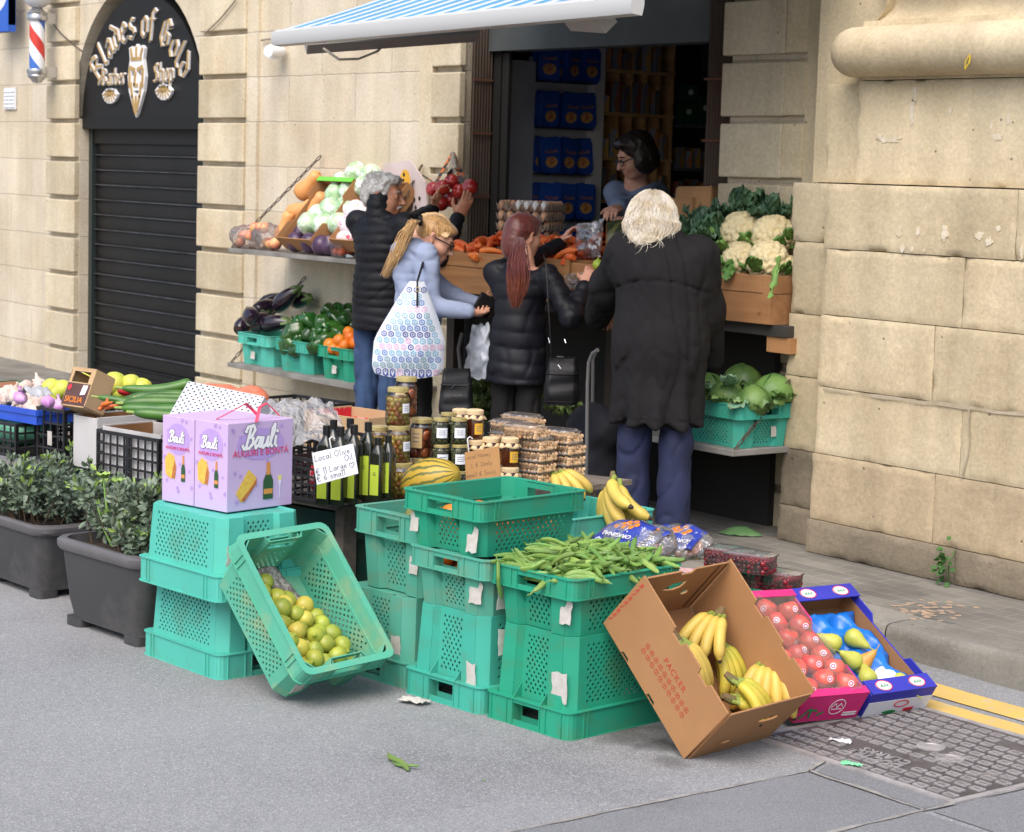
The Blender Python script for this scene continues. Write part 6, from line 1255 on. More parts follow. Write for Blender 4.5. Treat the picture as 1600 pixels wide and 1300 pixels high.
M_pot=mat('grey planter plastic',S(66,66,68),S(56,56,58),sc=2,rough=.55,dirt=S(92,90,88),dsc=3.5,dlo=.55,dhi=.8);M_potr=mat('planter rim',S(98,96,98),S(84,82,84),sc=3,rough=.5);M_soil=mat('planter soil',S(62,48,38),S(44,34,28),sc=30,rough=1,bump=.8,bsc=80)
M_leaf=mat('grey green leaf',S(112,128,106),S(80,100,82),sc=2.5,rough=.5,rnd=0,dirt=S(144,156,136),dsc=40,dlo=.5,dhi=.75);M_leaf2=mat('fresh leaf tip',S(156,184,92),S(134,166,80),sc=9,rough=.4);M_twig=mat('twig',S(96,80,62),S(74,62,48),sc=20,rough=.9)
def planter(label,M,L,W,H,plabel,seed,dense=1.0,stalk=False,spread=1.0):
 e=empty('planter',mw=M);tag(e,label,'planter','plastic planters')
 mb=MB();rb=.05;rt=.075
 mb.loft([rrect(L*.80,W*.80,rb,5,.03),rrect(L*.80,W*.80,rb,5,.05),rrect(L*.84,W*.84,rb,5,H*.3),rrect(L*.95,W*.95,rt,5,H*.88)],True,True,False);mb.build('pot_body',M_pot,e)
 mb=MB()
 for sx in(-1,1):
  for sy in(-1,1):mb.loft([rrect(.10,.09,.02,3,0),rrect(.10,.09,.02,3,.035)]);mb.v[-32:]=[(x+sx*L*.33,y+sy*W*.31,z)for x,y,z in mb.v[-32:]]
 mb.build('pot_foot',M_pot,e)
 mb=MB();mb.loft([rrect(L*.93,W*.93,rt,5,H*.86),rrect(L*.99,W*.99,rt,5,H*.87),rrect(L*1.02,W*1.02,rt,5,H*.91),rrect(L*1.02,W*1.02,rt,5,H*.97),rrect(L*.98,W*.98,rt,5,H),rrect(L*.90,W*.90,rt,5,H),rrect(L*.89,W*.89,rt,5,H*.9)],True,False,False);mb.build('rolled_rim',M_potr,e)
 mb=MB();mb.loft([rrect(L*.9,W*.9,rt,5,H*.90),rrect(L*.4,W*.4,rt,5,H*.94)],True,False,True);mb.build('soil',M_soil,e)
 g=random.Random(seed);ml,mt,mw=MB(),MB(),MB();nst=int(34*dense)
 for s in range(nst):
  bx_,by=g.uniform(-.36,.36)*L,g.uniform(-.34,.34)*W;tx=bx_*1.25+g.gauss(0,.07*spread);ty=by*1.25+g.gauss(0,.05*spread);hh=g.uniform(.12,.27)*(1-.25*(abs(bx_)/L*2)**2)
  P=[Vector((bx_,by,H*.9)),Vector(((bx_+tx)/2+g.gauss(0,.02),(by+ty)/2+g.gauss(0,.02),H*.9+hh*.55)),Vector((tx,ty,H*.9+hh))]
  pts=[P[0].lerp(P[1],t).lerp(P[1].lerp(P[2],t),t)for t in[i/6 for i in range(7)]];mw.tube(pts,[.004,.0038,.0035,.003,.0026,.002,.0012],5)
  nl=int(g.uniform(66,90))
  for l in range(nl):
   t=g.uniform(.18,1.0)**.75;i=min(5,int(t*6));base=pts[i].lerp(pts[i+1],t*6-i);tan=(pts[i+1]-pts[i]).normalized();d=(Vector((g.gauss(0,1),g.gauss(0,1),g.gauss(0,.7)))+tan*(.35+1.1*(t>.9))).normalized();ln=g.uniform(.020,.042);wd_=ln*g.uniform(.22,.32)
   n=d.cross(Vector((g.gauss(0,1),g.gauss(0,1),g.gauss(0,1)))).normalized();up=d.cross(n);base=base+d*.008+Vector((g.gauss(0,.006),g.gauss(0,.006),0))
   v=[base,base+d*ln*.35+n*wd_*.8+up*ln*.05,base+d*ln*.75+n*wd_*.75+up*ln*.04,base+d*ln+up*ln*-.06,base+d*ln*.75-n*wd_*.75+up*ln*.04,base+d*ln*.35-n*wd_*.8+up*ln*.05,base+d*ln*.55-up*ln*.05]
   (mt if(t>.93 and g.random()<.30)else ml).add(v,[(0,1,6),(1,2,6),(2,3,6),(3,4,6),(4,5,6),(5,0,6)])
 pe=empty('shrub',mw=M);tag(pe,plabel,'shrub','shrubs in the planters')
 mw.build('stem',M_twig,pe);ml.build('foliage',M_leaf,pe,ang=80);mt.build('young_leaves',M_leaf2,pe,ang=80)
 if stalk:
  mb=MB();
  for dx,hh,lean in((0,.26,-.10),(.012,.25,.05),(-.01,.17,-.16)):mb.tube([(-.06+dx,-.07,H*.9),(-.06+dx+lean*.4,-.08,H*.9+hh*.5),(-.06+dx+lean*.62,-.085,H*.9+hh)],[.006,.005,.003],7)
  so_=empty('sprout',mw=M);tag(so_,'pale green upright sprout growing in the front planter','plant');mb.build('stalk',mat('pale stalk',S(120,160,78),rough=.5),so_)
  mb=MB()
  for cx,cy,cz in((-.06-.062,-.085,H*.9+.26),(-.048+.031,-.085,H*.9+.25)):
   for k in range(9):
    a=k*2.4;d=Vector((math.cos(a),math.sin(a),.7)).normalized()*.045;n=d.cross(Vector((0,0,1))).normalized()*.014;b=Vector((cx,cy,cz));mb.add([b,b+d*.6+n,b+d,b+d*.6-n],[(0,1,2,3)])
  mb.build('sprout_leaf',M_leaf2,so_)
 return e
pc_=(AZ(110,975,0)+AZ(205,1008,0))/2
PL1=planter('grey plastic trough planter with a rolled rim, next to the aqua crates',T(pc_.x+.0,pc_.y+.16,0)@RZ(.10),.60,.40,.335,'grey green leafy shrub in the planter next to the aqua crates',5,1.9,True)
q=AZ(92,940,0);PL2=planter('darker grey planter with a white label at the left edge',T(q.x-.33,q.y+.10,0)@RZ(.06),.62,.40,.30,'taller grey green shrub in the planter at the left edge',9,1.7)
mb=MB().at(PL2.matrix_basis@T(.268,-.02,.07)@RZ(PI/2)@RX(PI/2));mb.plate([(-.03,0),(.04,.0),(.04,.055),(-.03,.055)],(),.001);o=mb.build('pot_label',M_lab,None,smooth=False);tag(o,'white printed label stuck on the left planter','label')
for px,py,w,h,lb,m in((647,1093,.10,.055,'scrap of white paper on the road by the teal crates',M_lab),(1330,1193,.06,.03,'pale green strip of paper on the edge of the manhole',mat('green slip',S(130,214,160),rough=.8)),(1312,1157,.07,.025,'white and green slip on the manhole cover',M_whtc)):
 p=AZ(px,py,.014);tag(solid(MB().at(T(*p)@RZ(.4)).grid(lambda u,v:(-w/2+w*u+.012*noise.noise((u*3,v*3,px)),-h/2+h*v+.014*noise.noise((u*4,v*2,px+3)),.012*noise.noise((u*5,v*5,px+1))),8,6).build('paper_scrap',m),.0008),lb,'litter')
q=AY(1160,834,6.45);q=AZ(1162,834,.119);mb=MB().at(T(*q)@RZ(.5));mb.grid(lambda u,v:(-.11+.2*u,(-.06+.12*v)*(math.sin(PI*min(1,u*.9+.12))**.6),.035*math.sin(PI*v)*math.sin(PI*u)+.008*noise.noise((u*8,v*8,2))),14,10)
M_cabl=mat('cabbage leaf',S(110,146,96),S(84,124,76),sc=7,rough=.5,bump=.3,bsc=30);tag(mb.build('cabbage_leaf',M_cabl),'fallen cabbage leaf on the pavement below the shelf','leaf')
M_shelf=mat('grey shelf board',S(140,138,134),S(112,110,106),sc=6,rough=.6,bump=.2,bsc=40);M_chain=mat('dark chain',S(92,84,74),S(70,56,46),sc=40,rough=.6,metal=.5)
def shelf(label,x0,x1,yf,z):
 o=MB().box((x0,yf,z-.028),(x1,6.985,z)).build('wall_shelf',M_shelf,smooth=False);bevel(o,.003);return tag(o,label,'shelf','wall shelves')
def chain(a,b,label,lk=.045):
 a,b=Vector(a),Vector(b);n=int((b-a).length/lk);d=(b-a).normalized();mb=MB()
 for i in range(n):
  c=a+d*lk*(i+.5);M=Matrix.Translation(c)@along(d)@RZ(PI/2*(i%2));mb.at(M)
  mb.tube([(.009*math.cos(t),0,.026*math.sin(t))for t in[2*PI*k/8 for k in range(9)]],.0035,5,cap=False)
 tag(mb.build('chain',M_chain),label,'chain','shelf chains')
US=AY(357,387,6.55);uz=US.z;shelf('upper grey wall shelf of squash and cabbages left of the shop opening',US.x,-9.95,6.55,uz)
LS=AY(355,561,6.52);lz=LS.z-.02;shelf('lower grey wall shelf of aubergines and peppers left of the shop opening',LS.x,-9.9,6.52,lz)
RS0=AY(1145,704,6.36);rz_=RS0.z;shelf('low grey shelf under the counter with a crate of cabbages',-7.95,RS0.x,6.36,rz_)
chain((US.x+.02,6.56,uz),AY(505,240,6.99),'rusty chain holding up the left end of the upper shelf');chain((-10.02,6.56,uz),AY(661,255,6.95),'rusty chain holding up the right end of the upper shelf')
chain((LS.x+.03,6.53,lz),AY(478,432,6.99),'chain holding up the left end of the lower shelf');chain((-9.95,6.54,lz-.02),(-9.95,6.985,lz+.35),'chain at the right end of the lower shelf');chain((RS0.x-.02,6.37,rz_-.02),AY(1236,592,6.69),'rusty chain hanging from the pillar to the low right shelf')
def SH(px,py,y):return AY(px,py,y)
for i,(px,lb)in enumerate(((392,'teal crate of aubergines on the lower wall shelf'),(453,'teal crate of green peppers on the lower wall shelf'),(520,'teal crate with oranges and peppers at the right end of the lower wall shelf'))):
 p=SH(px,560,6.56);crate(T(p.x,6.56+.235,lz+.001)@RZ(PI/2),.19,(M_aqua,M_mid,M_teal)[i],lb,[('S-',.02,.06,.05,.05)]if i!=1 else(),L=.46,W=.395,group='crates on the wall shelf')
 if i==0:CA=p.x
 if i==1:CP=p.x
 if i==2:CO=p.x
M_aub=mat('aubergine skin',S(38,24,40),S(28,18,32),sc=3,rough=.16,coat=.4,rnd=.1);M_calyx=mat('green calyx',S(96,120,62),S(74,96,50),sc=20,rough=.6)
mb=MB();mb.lathe([(.001,-.095),(.030,-.09),(.046,-.06),(.050,-.02),(.042,.03),(.030,.07),(.022,.09),(.001,.098)],18);AUB=empty('aubergine');tag(AUB,'glossy dark aubergine','aubergine','aubergines');mb.v=[(x+.25*z*z*6*.3,y,z)for x,y,z in mb.v];mb.build('fruit_body',M_aub,AUB)
mb=MB();mb.lathe([(.034,.060),(.030,.08),(.024,.094),(.010,.102),(.008,.125),(.001,.126)],10,5,.18);mb.v=[(x+.25*z*z*6*.3,y,z)for x,y,z in mb.v];mb.build('calyx',M_calyx,AUB)
for px,py,y,rz,ry,lb in((408,500,6.68,2.2,1.2,'large aubergine lying across the front of its crate'),(392,492,6.62,2.7,1.35,'aubergine pointing left over the crate rim'),(448,465,6.80,.5,.9,'big aubergine on top of the pile, stalk upwards'),(420,480,6.80,1.6,1.5,'aubergine in the middle of the pile'),(470,468,6.90,0,1.4,'aubergine behind the topmost one'),(385,505,6.75,2.0,1.2,'aubergine low at the left end of its crate'),(430,505,6.70,.4,1.4,'aubergine beside the green peppers'),(430,470,6.92,1.0,1.3,'aubergine against the wall'),(400,510,6.9,1.0,1.5,'aubergine at the bottom of its crate')):put(AUB,T(*SH(px,py,y))@RZ(rz)@RY(ry),lb,sc=1.12)
M_gp=mat('green pepper skin',S(44,92,32),S(30,70,26),sc=6,rough=.18,rnd=.25,coat=.3)
gp=lathe_obj('green_pepper',[(.001,-.052),(.02,-.055),(.034,-.048),(.042,-.02),(.045,.01),(.043,.032),(.03,.045),(.012,.040),(.001,.036)],M_gp,'shiny green pepper in the heap','pepper','green peppers on the wall shelf',20,4,.12,extra=lambda mb:mb.tube([(0,0,.036),(.004,0,.052),(.012,0,.062)],[.007,.006,.007],6))
for i in range(84):
 x=rng.uniform(CP-.17,CP+.30);y=rng.uniform(6.58,6.96);hgt=.02+.23*max(0,1-((x-CP-.03)/.34)**2)*min(1,.35+(y-6.56)*2.2);put(gp,T(x,y,lz+.14+hgt*rng.random()**.6+.0)@rrot(),sc=.95+.3*rng.random())
o3=orange('orange in the crate at the right end of the lower wall shelf','oranges on the wall shelf',.04)
for px,py,y in((515,538,6.62),(530,532,6.62),(548,527,6.64),(540,540,6.6),(522,545,6.6),(555,536,6.64),(562,528,6.7),(545,520,6.75),(532,548,6.62)):put(o3,T(*SH(px,py,y))@rrot())
SQC=carton('squash_carton','brown carton with a lime green edge tipped towards the street, full of squashes',T(*SH(478,388,6.62))@RX(R(50))@RZ(PI/2)@T(.22,0,0),.48,.40,.11,M_card,M_cardin,lip=.03,lipm=mat('lime print',S(104,186,60),rough=.5),ends=(1,))
LTC=carton('lettuce_carton','plain carton of wrapped lettuces tipped up beside the squashes',T(*SH(560,388,6.62))@RX(R(48))@RZ(PI/2)@T(.20,0,0),.46,.36,.10,M_card,M_cardin)
M_sq=mat('butternut skin',S(222,164,104),S(210,148,88),sc=4,rough=.5,rnd=.05)
sq=lathe_obj('butternut_squash',[(.001,-.105),(.03,-.102),(.056,-.085),(.066,-.055),(.060,-.02),(.044,.015),(.038,.06),(.040,.09),(.030,.105),(.010,.108),(.008,.120),(.001,.121)],M_sq,'butternut squash','squash','butternut squashes',22)
for px,py,y,rz,ry,s,lb in((482,290,6.90,.35,.75,1.0,'butternut squash at the top of the carton, stem up and right'),(510,296,6.92,.5,.9,.95,'butternut squash beside the wrapped lettuces at the top'),(470,330,6.80,.2,1.15,1.05,'butternut squash lying across the middle of the carton'),(492,324,6.80,.25,.7,1.0,'butternut squash leaning on the one in the middle'),(446,356,6.70,.1,.35,.95,'butternut squash standing at the lower left of the carton'),(466,356,6.70,.4,.9,.9,'butternut squash half hidden at the foot of the carton')):put(sq,T(*SH(px,py,y))@RZ(rz)@RY(ry),lb,sc=s)
M_let=mat('wrapped lettuce',S(188,212,176),S(128,172,116),sc=16,rough=.3,coat=.4,bump=.9,bsc=30,dirt=S(222,230,226),dsc=22,dlo=.50,dhi=.56)
mb=MB();mb.sph((0,0,0),.072,20,13,lambda p:tuple(Vector(p)*(1+.10*noise.noise(Vector(p)*22)+.05*noise.noise(Vector(p)*55))));let=tag(mb.build('wrapped_lettuce',M_let),'iceberg lettuce in printed film','lettuce','wrapped lettuces')
for px,py,y,lb in((557,271,6.94,'highest wrapped lettuce in the plain carton'),(524,305,6.84,'wrapped lettuce nearest the upper squashes'),(547,299,6.88,'wrapped lettuce in the middle of the plain carton'),(570,292,6.9,'wrapped lettuce just left of the grey haired man'),(516,328,6.76,'wrapped lettuce above the small red cabbages, left'),(540,326,6.80,'wrapped lettuce behind the lower ones'),(483,350,6.66,'wrapped lettuce beside the lowest squash'),(506,352,6.68,'wrapped lettuce above the red cabbages'),(530,350,6.70,'wrapped lettuce beside the net bags'),(580,275,6.95,'wrapped lettuce behind the man, against the wall'),(536,286,6.92,'wrapped lettuce under the highest one'),(498,338,6.72,'wrapped lettuce pressed against the middle squash')):put(let,T(*SH(px,py,y))@rrot(),lb)
M_pur=mat('red cabbage',S(82,58,86),S(58,40,66),sc=7,rough=.35,dirt=S(150,130,150),dsc=10,dlo=.62,dhi=.7)
mb=MB();mb.sph((0,0,0),.062,18,12,lambda p:tuple(Vector(p)*(1+.07*noise.noise(Vector(p)*26))));pur=tag(mb.build('red_cabbage',M_pur),'dark purple red cabbage','cabbage','red cabbages')
for px,py,y,lb in((463,378,6.62,'leftmost red cabbage on the upper shelf edge'),(485,380,6.60,'red cabbage in the middle of the shelf edge'),(503,383,6.60,'red cabbage beside the tomato tub'),(473,366,6.68,'red cabbage behind the front ones'),(517,384,6.62,'darkest red cabbage by the plastic tub')):put(pur,T(*SH(px,py,y))@rrot(),lb)
M_ab=mat('pink blush apple',S(214,116,96),S(222,178,120),sc=9,rough=.35,rnd=.1);ap2=lathe_obj('apple',apple_prof(.034),M_ab,'pink and yellow apple inside a clear bag on the upper shelf','apple','bagged apples on the shelf',16)
for i in range(16):p=SH(375+62*((i*5)%16)/16,380-12*(i%3),6.60+.07*(i%2));put(ap2,T(p.x,p.y,max(uz+.034,p.z))@rrot())
for px,lb in((384,'clear bag of pink apples at the left end of the upper shelf'),(418,'clear bag of pink apples beside the squash carton')):
 mb=MB().at(T(*SH(px,371,6.63)));mb.sph((0,0,0),(.135,.09,.08),22,12,lambda p:(p[0]+.02*noise.noise((p[0]*22,p[2]*22,px)),p[1],p[2]+.03*noise.noise((p[0]*20,p[1]*20,px+3))));tag(mb.build('fruit_bag',film('pinkish net film',tint=(1,.95,.96,1),diff=.10,bump=1.0,bsc=30,gloss=.03,rough=.3)),lb,'bag','apple bags')
M_wp=mat('patterned white bag',S(226,216,220),S(206,70,96),sc=24,rough=.4,ramp=(.58,.62),dirt=S(230,170,70),dsc=18,dlo=.62,dhi=.64)
for px,py,y,s,lb in((560,330,6.72,1,'white bag with red print above the red cabbages'),(552,352,6.68,1.1,'white bag with red print beside the man\'s back'),(545,372,6.64,.9,'white bag with red print on the shelf edge')):mb=MB().at(T(*SH(px,py,y))@SCL(s));mb.sph((0,0,0),(.11,.08,.06),18,10,lambda p:(p[0],p[1],p[2]+.02*noise.noise((p[0]*20,p[1]*20,px))));tag(mb.build('printed_bag',M_wp),lb,'bag','printed vegetable bags')
Y0=6.88;q=[AY(x,y,Y0)for x,y in((585,300),(600,256),(640,250),(664,285),(668,330),(655,400),(560,400))];mb=MB().at(XZat(Y0));mb.plate([(p.x,p.z)for p in q],(),.012);LC=tag(mb.build('pale_carton',mat('pale lilac card',S(206,192,190),S(190,174,170),sc=5,rough=.7),smooth=False),'pale carton with a yellow spot standing behind the grey haired man','carton')
c=AY(633,285,Y0);mb=MB().at(XZat(Y0-.003));mb.plate(ov(c.x,c.z,.055,.075),(),.002);mb.build('yellow_spot',M_yl,LC,smooth=False)
mb=MB().at(XZat(Y0-.005))
for px,py in((632,273),(631,282),(634,291),(648,312),(650,324),(656,310)):c=AY(px,py,Y0);mb.plate(ov(c.x,c.z,.010,.012,10),(),.002)
mb.build('punched_hole',M_blackink,LC,smooth=False)
TT=empty('plastic_tub',mw=T(*SH(535,403,6.6))@T(0,0,.005));tag(TT,'small clear tub of tomatoes at the right end of the upper shelf','tub');MB().loft([rrect(.12,.09,.01,3,0),rrect(.14,.11,.012,3,.09)],True,True,False).build('clear_tub',F_pun,TT)
tom=lathe_obj('tomato',ovoid(.05,.026,8),mat('orange tomato',S(216,92,40),rough=.25),'small orange red tomato in the clear tub','tomato','tomatoes in the tub',12)
for x,y,z in((-.035,-.02,.03),(.02,-.02,.03),(.04,.02,.04),(-.01,.02,.035)):put(tom,TT.matrix_basis@T(x,y,z))
HB=AY(708,238,6.92);M_ra=mat('red apple',S(150,26,34),S(190,60,44),sc=5,rough=.25,coat=.3);ra=lathe_obj('apple',apple_prof(.046),M_ra,'glossy red apple in the hanging net held by the man','apple','hanging red apples',18)
for px,py,y in((692,293,6.66),(735,292,6.70),(689,318,6.66),(706,284,6.74),(718,300,6.74),(678,296,6.72),(704,312,6.72)):put(ra,T(*AY(px,py,y))@RX(1.2)@RZ(px),sc=.95)
mb=MB();mb.tube([HB,AY(709,258,6.83),AY(712,275,6.74)],[.008,.025,.05],10,cap=False);tag(mb.build('net_bag',film('fine net',diff=.16,tint=(1,.97,.97,1))),'pale net bag of red apples hanging by the shop opening','bag')
M_rib=mat('patterned ribbon',S(40,44,40),S(200,110,50),sc=38,rough=.6,ramp=(.52,.56),dirt=S(60,150,90),dsc=22,dlo=.6,dhi=.62)
mb=MB();mb.tube([HB,AY(694,262,6.86),AY(680,288,6.8)],.016,6,flat=.2);mb.tube([HB,AY(714,255,6.86),AY(717,275,6.8)],.013,6,flat=.2);mb.tube([AY(679,286,6.8),AY(670,280,6.8),AY(661,274,6.8)],.008,6,flat=.3);tag(mb.build('hanging_ribbon',M_rib),'black orange and green ribbon tied above the hanging apples','ribbon')
M_wood=mat('crate pine',S(176,128,82),S(150,104,64),sc=3,rough=.7,bump=.2,bsc=30,stretch=(.6,6,9),dirt=S(110,66,40),dsc=5,dlo=.68,dhi=.76);M_wood2=mat('orange pine',S(180,132,88),S(160,114,74),sc=3,rough=.7,bump=.2,bsc=30,stretch=(.6,6,9),dirt=S(120,70,40),dsc=6,dlo=.68,dhi=.74)
def woodbox(x0,x1,label,m,z=1.11,h=.205,yf=6.40,d=.46):
 e=empty('wooden_box',((x0+x1)/2,yf,z));tag(e,label,'box','wooden produce boxes');w=(x1-x0)/2
 for k,(za,zb2)in enumerate(((0,h*.62),(h*.635,h))):
  mb=MB();mb.box((-w,0,za),(w-.052,.014,zb2));o=mb.build('front_plank',m,e,smooth=False);bevel(o,.002)
  mb=MB();mb.box((-w,d-.014,za),(w,d,zb2));mb.box((w-.014,.015,za),(w,d-.015,zb2));mb.box((-w,.015,za),(-w+.014,d-.015,zb2));mb.build('side_plank',m,e,smooth=False)
 o=MB().box((w-.05,-.002,.001),(w+.001,.014,h+.002)).build('corner_post',m,e,smooth=False);bevel(o,.002)
 MB().box((-w+.015,.015,0),(w-.015,d-.015,.01)).build('bottom_board',m,e,smooth=False);return e
xA=AY(680,420,6.4).x;xB=AY(893,420,6.4).x;xC=AY(1050,440,6.4).x;YC=6.62;xC=AY(1050,440,YC).x;xD=AY(1203,470,YC).x;zC=AY(1203,508,YC).z;xO=AY(1048,440,6.4).x
woodbox(xA,xB-.02,'long pine box of carrots on the counter',M_wood,h=.215);woodbox(xB,xO,'pine box of onions between the two women',M_wood);woodbox(xC,xD,'orange pine box of cauliflowers at the right end of the counter',M_wood2,z=zC,h=.22,d=.32,yf=YC)
CT=empty('counter',(-8.0,6.7,.113));tag(CT,'dark counter beam carrying the wooden boxes across the shop opening','counter')
MB().box((xC+8.05,-.05,zC-.165),(xD+8.08,.28,zC-.114)).build('counter_end',mat('dark beam',S(72,70,66),S(54,52,48),sc=4,rough=.7),CT,smooth=False);MB().box((-1.75,-.24,.945),(xO+8.02,.28,.99)).build('counter_top',mat('dark beam',S(72,70,66),S(54,52,48),sc=4,rough=.7),CT,smooth=False);M_dkw=mat('dark timber',S(66,58,50),rough=.8)
MB().box((-1.75,.22,0),(.9,.26,.944)).build('back_board',mat('dark back board',S(40,38,36),rough=.9),CT,smooth=False)
for x in(-1.6,-.2,.30):MB().box((x,.1,0),(x+.07,.17,.944)).build('leg',M_dkw,CT,smooth=False)
tag(MB().box((xD-.05,6.66,zC-.125),(xD+.10,6.80,zC-.055)).build('timber_block',M_wood2,smooth=False),'short block of new timber wedged under the cauliflower box','timber')
M_car=mat('carrot',S(222,110,44),S(200,88,34),sc=20,rough=.5)
cars=[]
for s in range(3):
 mb=MB();n=9;mb.tube([(.10*(i/n-.5)*1.9,.012*math.sin(i*.5+s),.006*math.sin(i*.7))for i in range(n+1)],[.017*(1-.75*(i/n))*(.6 if i==0 else 1)for i in range(n+1)],9);cars.append(tag(mb.build('carrot',mat('carrot heap',S(222,112,50),S(198,88,36),sc=20,rough=.5,rnd=.14)),'orange carrot in the heap on the pine box','carrot','carrots in the pine box'))
for i in range(120):x=rng.uniform(xA+.06,xB-.1);y=rng.uniform(6.43,6.82);hh=.10*min(1,(y-6.38)*3.4);put(cars[i%3],T(x,y,1.27+hh*rng.random()+.03)@RZ(rng.normal()*.8+(PI if rng.random()<.4 else 0))@RY(rng.normal()*.3),sc=.95+.4*rng.random())
tag(MB().box((xA+.02,6.42,1.12),(xB-.04,6.84,1.27)).build('carrot_bed',M_car,smooth=False),'packed carrots filling the lower part of the pine box','carrots',kind='stuff')
M_on2=mat('brown onion',S(176,106,70),S(150,80,54),sc=8,rough=.4,rnd=.12);oni=lathe_obj('onion',ovoid(.06,.032,10,.01),M_on2,'brown onion in the box between the two women','onion','onions in the pine box',14)
for i in range(34):put(oni,T(rng.uniform(xB+.05,xO-.08),rng.uniform(6.44,6.82),1.28+.05*rng.random())@rrot())
pk_=AY(985,378,6.72);PU=empty('pumpkin',tuple(pk_));tag(PU,'big dark green pumpkin with an orange cut face on the counter','pumpkin')
mb=MB().at(RZ(.9)@RY(PI/2));mb.lathe([(.095,-.12),(.105,-.06),(.108,0),(.10,.06),(.07,.10),(.001,.12)],30,12,.02);mb.build('rind',melon_mat('pumpkin rind',S(52,58,34),S(40,46,28),S(90,92,48)),PU)
mb=MB().at(RZ(.9)@RY(PI/2));mb.lathe([(.001,-.123),(.097,-.1205)],30,12,.02);mb.build('cut_face',mat('pumpkin flesh',S(226,140,56),S(212,120,44),sc=9,rough=.5),PU)
EG=AY(828,395,6.86);M_pulp=mat('egg tray pulp',S(166,150,134),S(146,130,116),sc=18,rough=.95,bump=.4,bsc=120);M_egg=mat('egg shell',S(206,160,126),S(196,146,112),sc=3,rough=.5,rnd=.14);M_eggw=mat('white egg',S(226,222,216),rough=.5)
egg=lathe_obj('egg',[(.001,-.024),(.012,-.022),(.02,-.012),(.0215,0),(.018,.014),(.010,.025),(.001,.029)],M_egg,'brown egg in the stacked grey trays','egg','eggs in the trays',14);eggw=lathe_obj('egg',[(.001,-.024),(.012,-.022),(.02,-.012),(.0215,0),(.018,.014),(.010,.025),(.001,.029)],M_eggw,'white egg on the top tray','egg','white eggs on the top tray',14)
TM=T(EG.x,EG.y,1.325)@RZ(.55);NT=6;pit=.048
def tr(u,v):
 x=(u-.5)*NT*pit;y=(v-.5)*NT*pit;return(x,y,.020+.016*math.cos(2*PI*u*NT)*math.cos(2*PI*v*NT)+.006*(math.cos(2*PI*u*NT)+math.cos(2*PI*v*NT)))
tray_me=None
for L6 in range(5):
 mb=MB().at(TM@T(0,0,L6*.052));mb.grid(tr,NT*6,NT*6)
 o=solid(mb.build('egg_tray',M_pulp),.003);tag(o,'grey pulp egg tray, '+('lowest of the stack on the counter','second from the bottom of the stack','middle one of the stack','second from the top of the stack','topmost of the stack on the counter')[L6],'egg tray','stacked egg trays')
 for i in range(NT):
  for j in range(NT):
   if L6<4 and not(j==0 or i==NT-1):continue
   if rng.random()<.12:continue
   wh=L6==4 and(i in(2,3)and j in(0,1)or(i,j)in((4,0),(5,0),(0,4)))
   put(eggw if wh else egg,TM@T((i+.5-NT/2)*pit,(j+.5-NT/2)*pit,L6*.052+.034))
def florets(name,R_,m,seed):
 s=SDF();g=np.random.default_rng(seed);n=60
 s.ell((0,0,0),(R_*.86,R_*.86,R_*.70),.004)
 for i in range(n):
  z=1-i/n*1.25;a=i*2.39996;q=math.sqrt(max(0,1-z*z));rr=R_*g.uniform(.17,.25);s.ell((R_*.84*q*math.cos(a),R_*.84*q*math.sin(a),R_*.72*z),(rr,rr,rr),.006)
 return s.mesh(name,R_/20,lambda P:.0035*fold(P,seed,150,4))
M_cau=mat('cauliflower curd',S(226,212,170),S(214,194,146),sc=6,rough=.7,bump=.6,bsc=150);M_kale=mat('kale leaf',S(78,112,76),S(52,82,58),sc=8,rough=.5,bump=.3,bsc=30,rnd=.2);M_clf=mat('cauliflower leaf',S(120,158,78),S(84,128,60),sc=7,rough=.5,bump=.3,bsc=25)
def leafmesh(mb,base,d,L,W,curl,seed,ruff=.02,up=(0,0,1)):
 d=Vector(d).normalized();upv=Vector(up);n=d.cross(upv).normalized();u2=n.cross(d)
 def f(u,v):
  s=v*L;wv=W*(math.sin(PI*min(1,.08+v*.9))**.7)*(u-.5)*2;z=curl*L*v*v+abs(u-.5)*.3*W+ruff*noise.noise((u*5,v*7,seed))*(.3+2*abs(u-.5));p=Vector(base)+d*s+n*wv+u2*z;return tuple(p)
 mb.grid(f,10,12)
cme=florets('curd',.082,M_cau,3);n0=0
for px,py,y,s,lb in((1158,364,6.60,1.12,'tall cauliflower at the back left of its box'),(1207,371,6.64,1.15,'large cauliflower at the back right of its box'),(1157,406,6.50,.95,'small cauliflower at the front left of its box'),(1200,408,6.52,1.05,'cauliflower at the front with a long leaf over it'),(1232,418,6.58,.6,'little cauliflower at the right corner of its box')):
 p=AY(px,py,y+.20);s*=1.1;e=empty('cauliflower',tuple(p));tag(e,lb,'cauliflower','cauliflowers');o=link('curd',cme if n0==0 else cme,M_cau if n0==0 else None,e);n0+=1;o.scale=(s,)*3;o.rotation_euler=(R(50),0,px)
 o.rotation_euler=Vector((.55,-.7,.5)).to_track_quat('Z','Y').to_euler();mb=MB()
 for k in range(5):a=k*1.26+px;leafmesh(mb,(.05*s*math.cos(a),.05*s*math.sin(a),-.05*s),(math.cos(a),math.sin(a)*.8,.35),.10*s,.032*s,.25,px+k)
 o=mb.build('wrapper_leaf',M_clf,e);solid(o,.0015)
